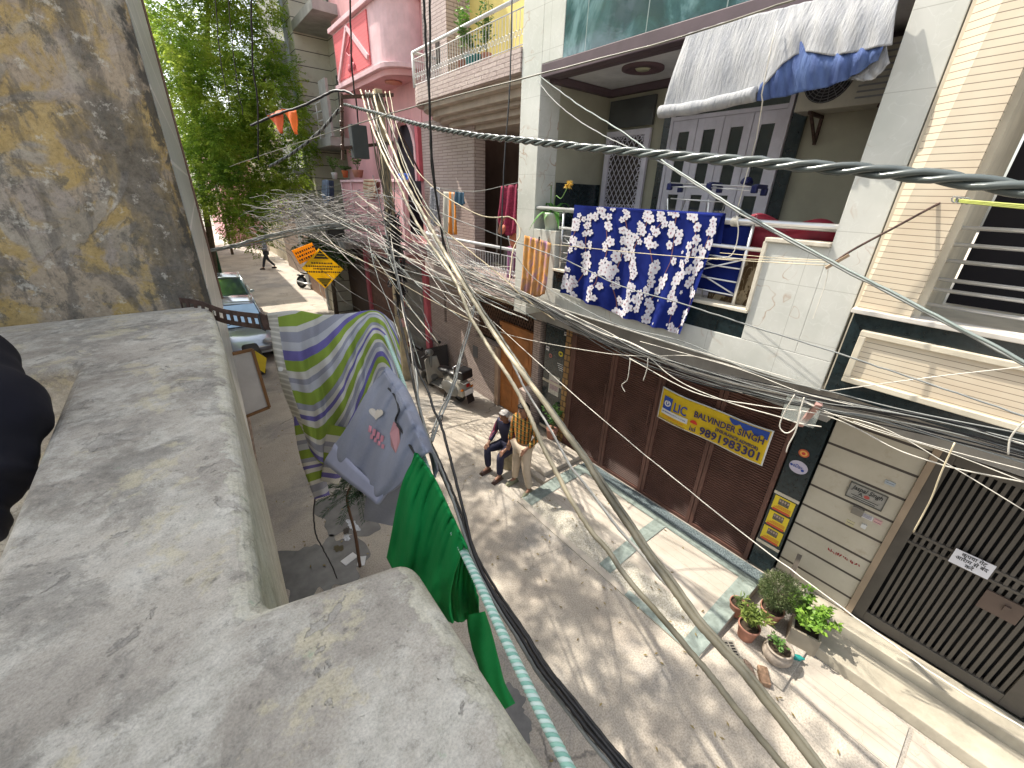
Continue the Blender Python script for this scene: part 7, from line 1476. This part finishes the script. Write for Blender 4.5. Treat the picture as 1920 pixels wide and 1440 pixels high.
hang('shorts','short faded blue denim cloth hung next to the striped towel','shorts',[[(853,359),(862,360),(871,361)],[(853,372),(863,373),(871,373)],[(855,384),(864,386),(872,382)]],4.94,M('denim',(.05,.11,.17),.9,var=.3,scale=20),.03,L3)
hang('shirt','crumpled grey and white shirt hung at the left of the brick balcony','shirt',[[(807,352),(816,350),(826,353)],[(808,385),(818,388),(826,390)],[(811,420),(815,424),(822,422)]],4.95,M('grey_white_shirt',(.33,.33,.36),.9,var=.6,scale=25),.05,L3)
MB().tube(smoothpts([on(800,350,x=4.95),on(884,359,x=4.97),on(955,346,x=4.95),on(985,340,x=4.95)]),.006,5).build('clothes_line',MT['greycable'],None,'drooping line carrying the laundry of the brick house balcony','clothes line',smooth=True)
L4='laundry on the pink house balcony'
hang('rug','brown and cream striped rug over the pink balcony parapet','rug',[[(682,336),(694,336),(706,337)],[(682,352),(694,356),(706,354)],[(686,370),(695,373),(704,368)]],4.62,(lambda n:n.col(n.ramp(n.ma('FRACT',n.ma('MULTIPLY',n.sep(uvn(n))[1],5.0)),[(0,(.45,.35,.25)),(.4,(.3,.12,.07)),(.7,(.5,.42,.3))],'CONSTANT')))(NM('striped_rug',.9)),.03,L4)
hang('shirt','pale blue shirt hanging at the far end of the pink balcony','shirt',[[(604,338),(611,337),(617,338)],[(604,360),(612,362),(618,360)],[(608,382),(613,385),(617,380)]],4.6,M('pale_blue_cloth',(.3,.36,.5),.9,var=.2),.03,L4)
hang('trousers','dark navy trousers hanging beside the pale blue shirt','trousers',[[(615,338),(620,338),(626,339)],[(615,362),(621,364),(627,362)],[(616,382),(622,386),(626,382)]],4.6,M('navy_cloth',(.03,.035,.07),.9),.03,L4)
hang('cloth','bright blue cloth lying over the coping under the pink arch','cloth',[[(748,325),(758,325),(768,326)],[(748,330),(758,332),(768,332)],[(750,336),(758,338),(768,336)]],4.64,M('bright_blue_cloth',(.05,.12,.5),.8),.02,L4)
def bpot(px,py,x,lab,mat,lm,hgt=.4,w_=.1):
    c=on(px,py,x=x); t=T('balcony_plant',lab,'potted plant',c); MB().lathe([(w_*.7,0),(w_,.18),(w_*1.05,.2),(w_*.85,.2),(w_*.8,.16),(0,.16)],c,16).build('pot',mat,t,smooth=True); sprays(t,(c.x,c.y,c.z+.18),150,.1,.035,lm,w_*2,hgt,stemsn=10); return t
mg=leafmat('balcony_leaf',(.07,.2,.03),(.25,.42,.08)); bpot(672,333,4.76,'leafy potted plant on the pink parapet with an orange bloom',MT['terracotta'],far,.5,.16); bpot(628,336,4.76,'small yellow-green plant in a white pot at the corner of the pink parapet',MT['white'],mg,.5,.1)
bpot(648,333,4.76,'orange terracotta pot on the pink parapet',M('orange_clay',(.5,.14,.05),.8),far,.12,.1)
bpot(893,134,4.85,'teal pot with dark leaves behind the white railing of the yellow storey',M('teal_pot',(.03,.2,.2),.5),far,.55,.2); bpot(868,140,4.85,'slender green plant behind the white railing left of the teal pot',MT['terracotta'],mg,.9,.1); bpot(912,128,4.85,'tall thin plant right of the teal pot on the yellow storey',MT['terracotta'],far,.8,.09)
# flags
for k,(q,lab) in enumerate(((((527,203),(556,207),(556,252)),'bright orange pennant flying above the tree'),(((500,216),(530,206),(528,250)),'orange-red patterned flag beside the bright pennant'))):
    C_=[on(x,y,d=9.3) for x,y in q]; t=T('flag',lab,'flag',C_[0]); m=MB(); m.grid(lambda u,v:C_[0].lerp(C_[1],u).lerp(C_[2],v)+V((.03*math.sin(u*6+v*4),0,0)),10,8); m.build('pennant',M('saffron_cloth_%d'%k,(.85,.16,.02) if k==0 else (.6,.1,.03),.7),t,smooth=True,solid=.01)
    a=C_[0]; MB().tube([a,a+V((0,.02,.1))],.006,5).build('cord',MT['cableblack'],t); MB().tube([C_[0],C_[1]],.008,5).build('hem_cord',MT['cableblack'],t)
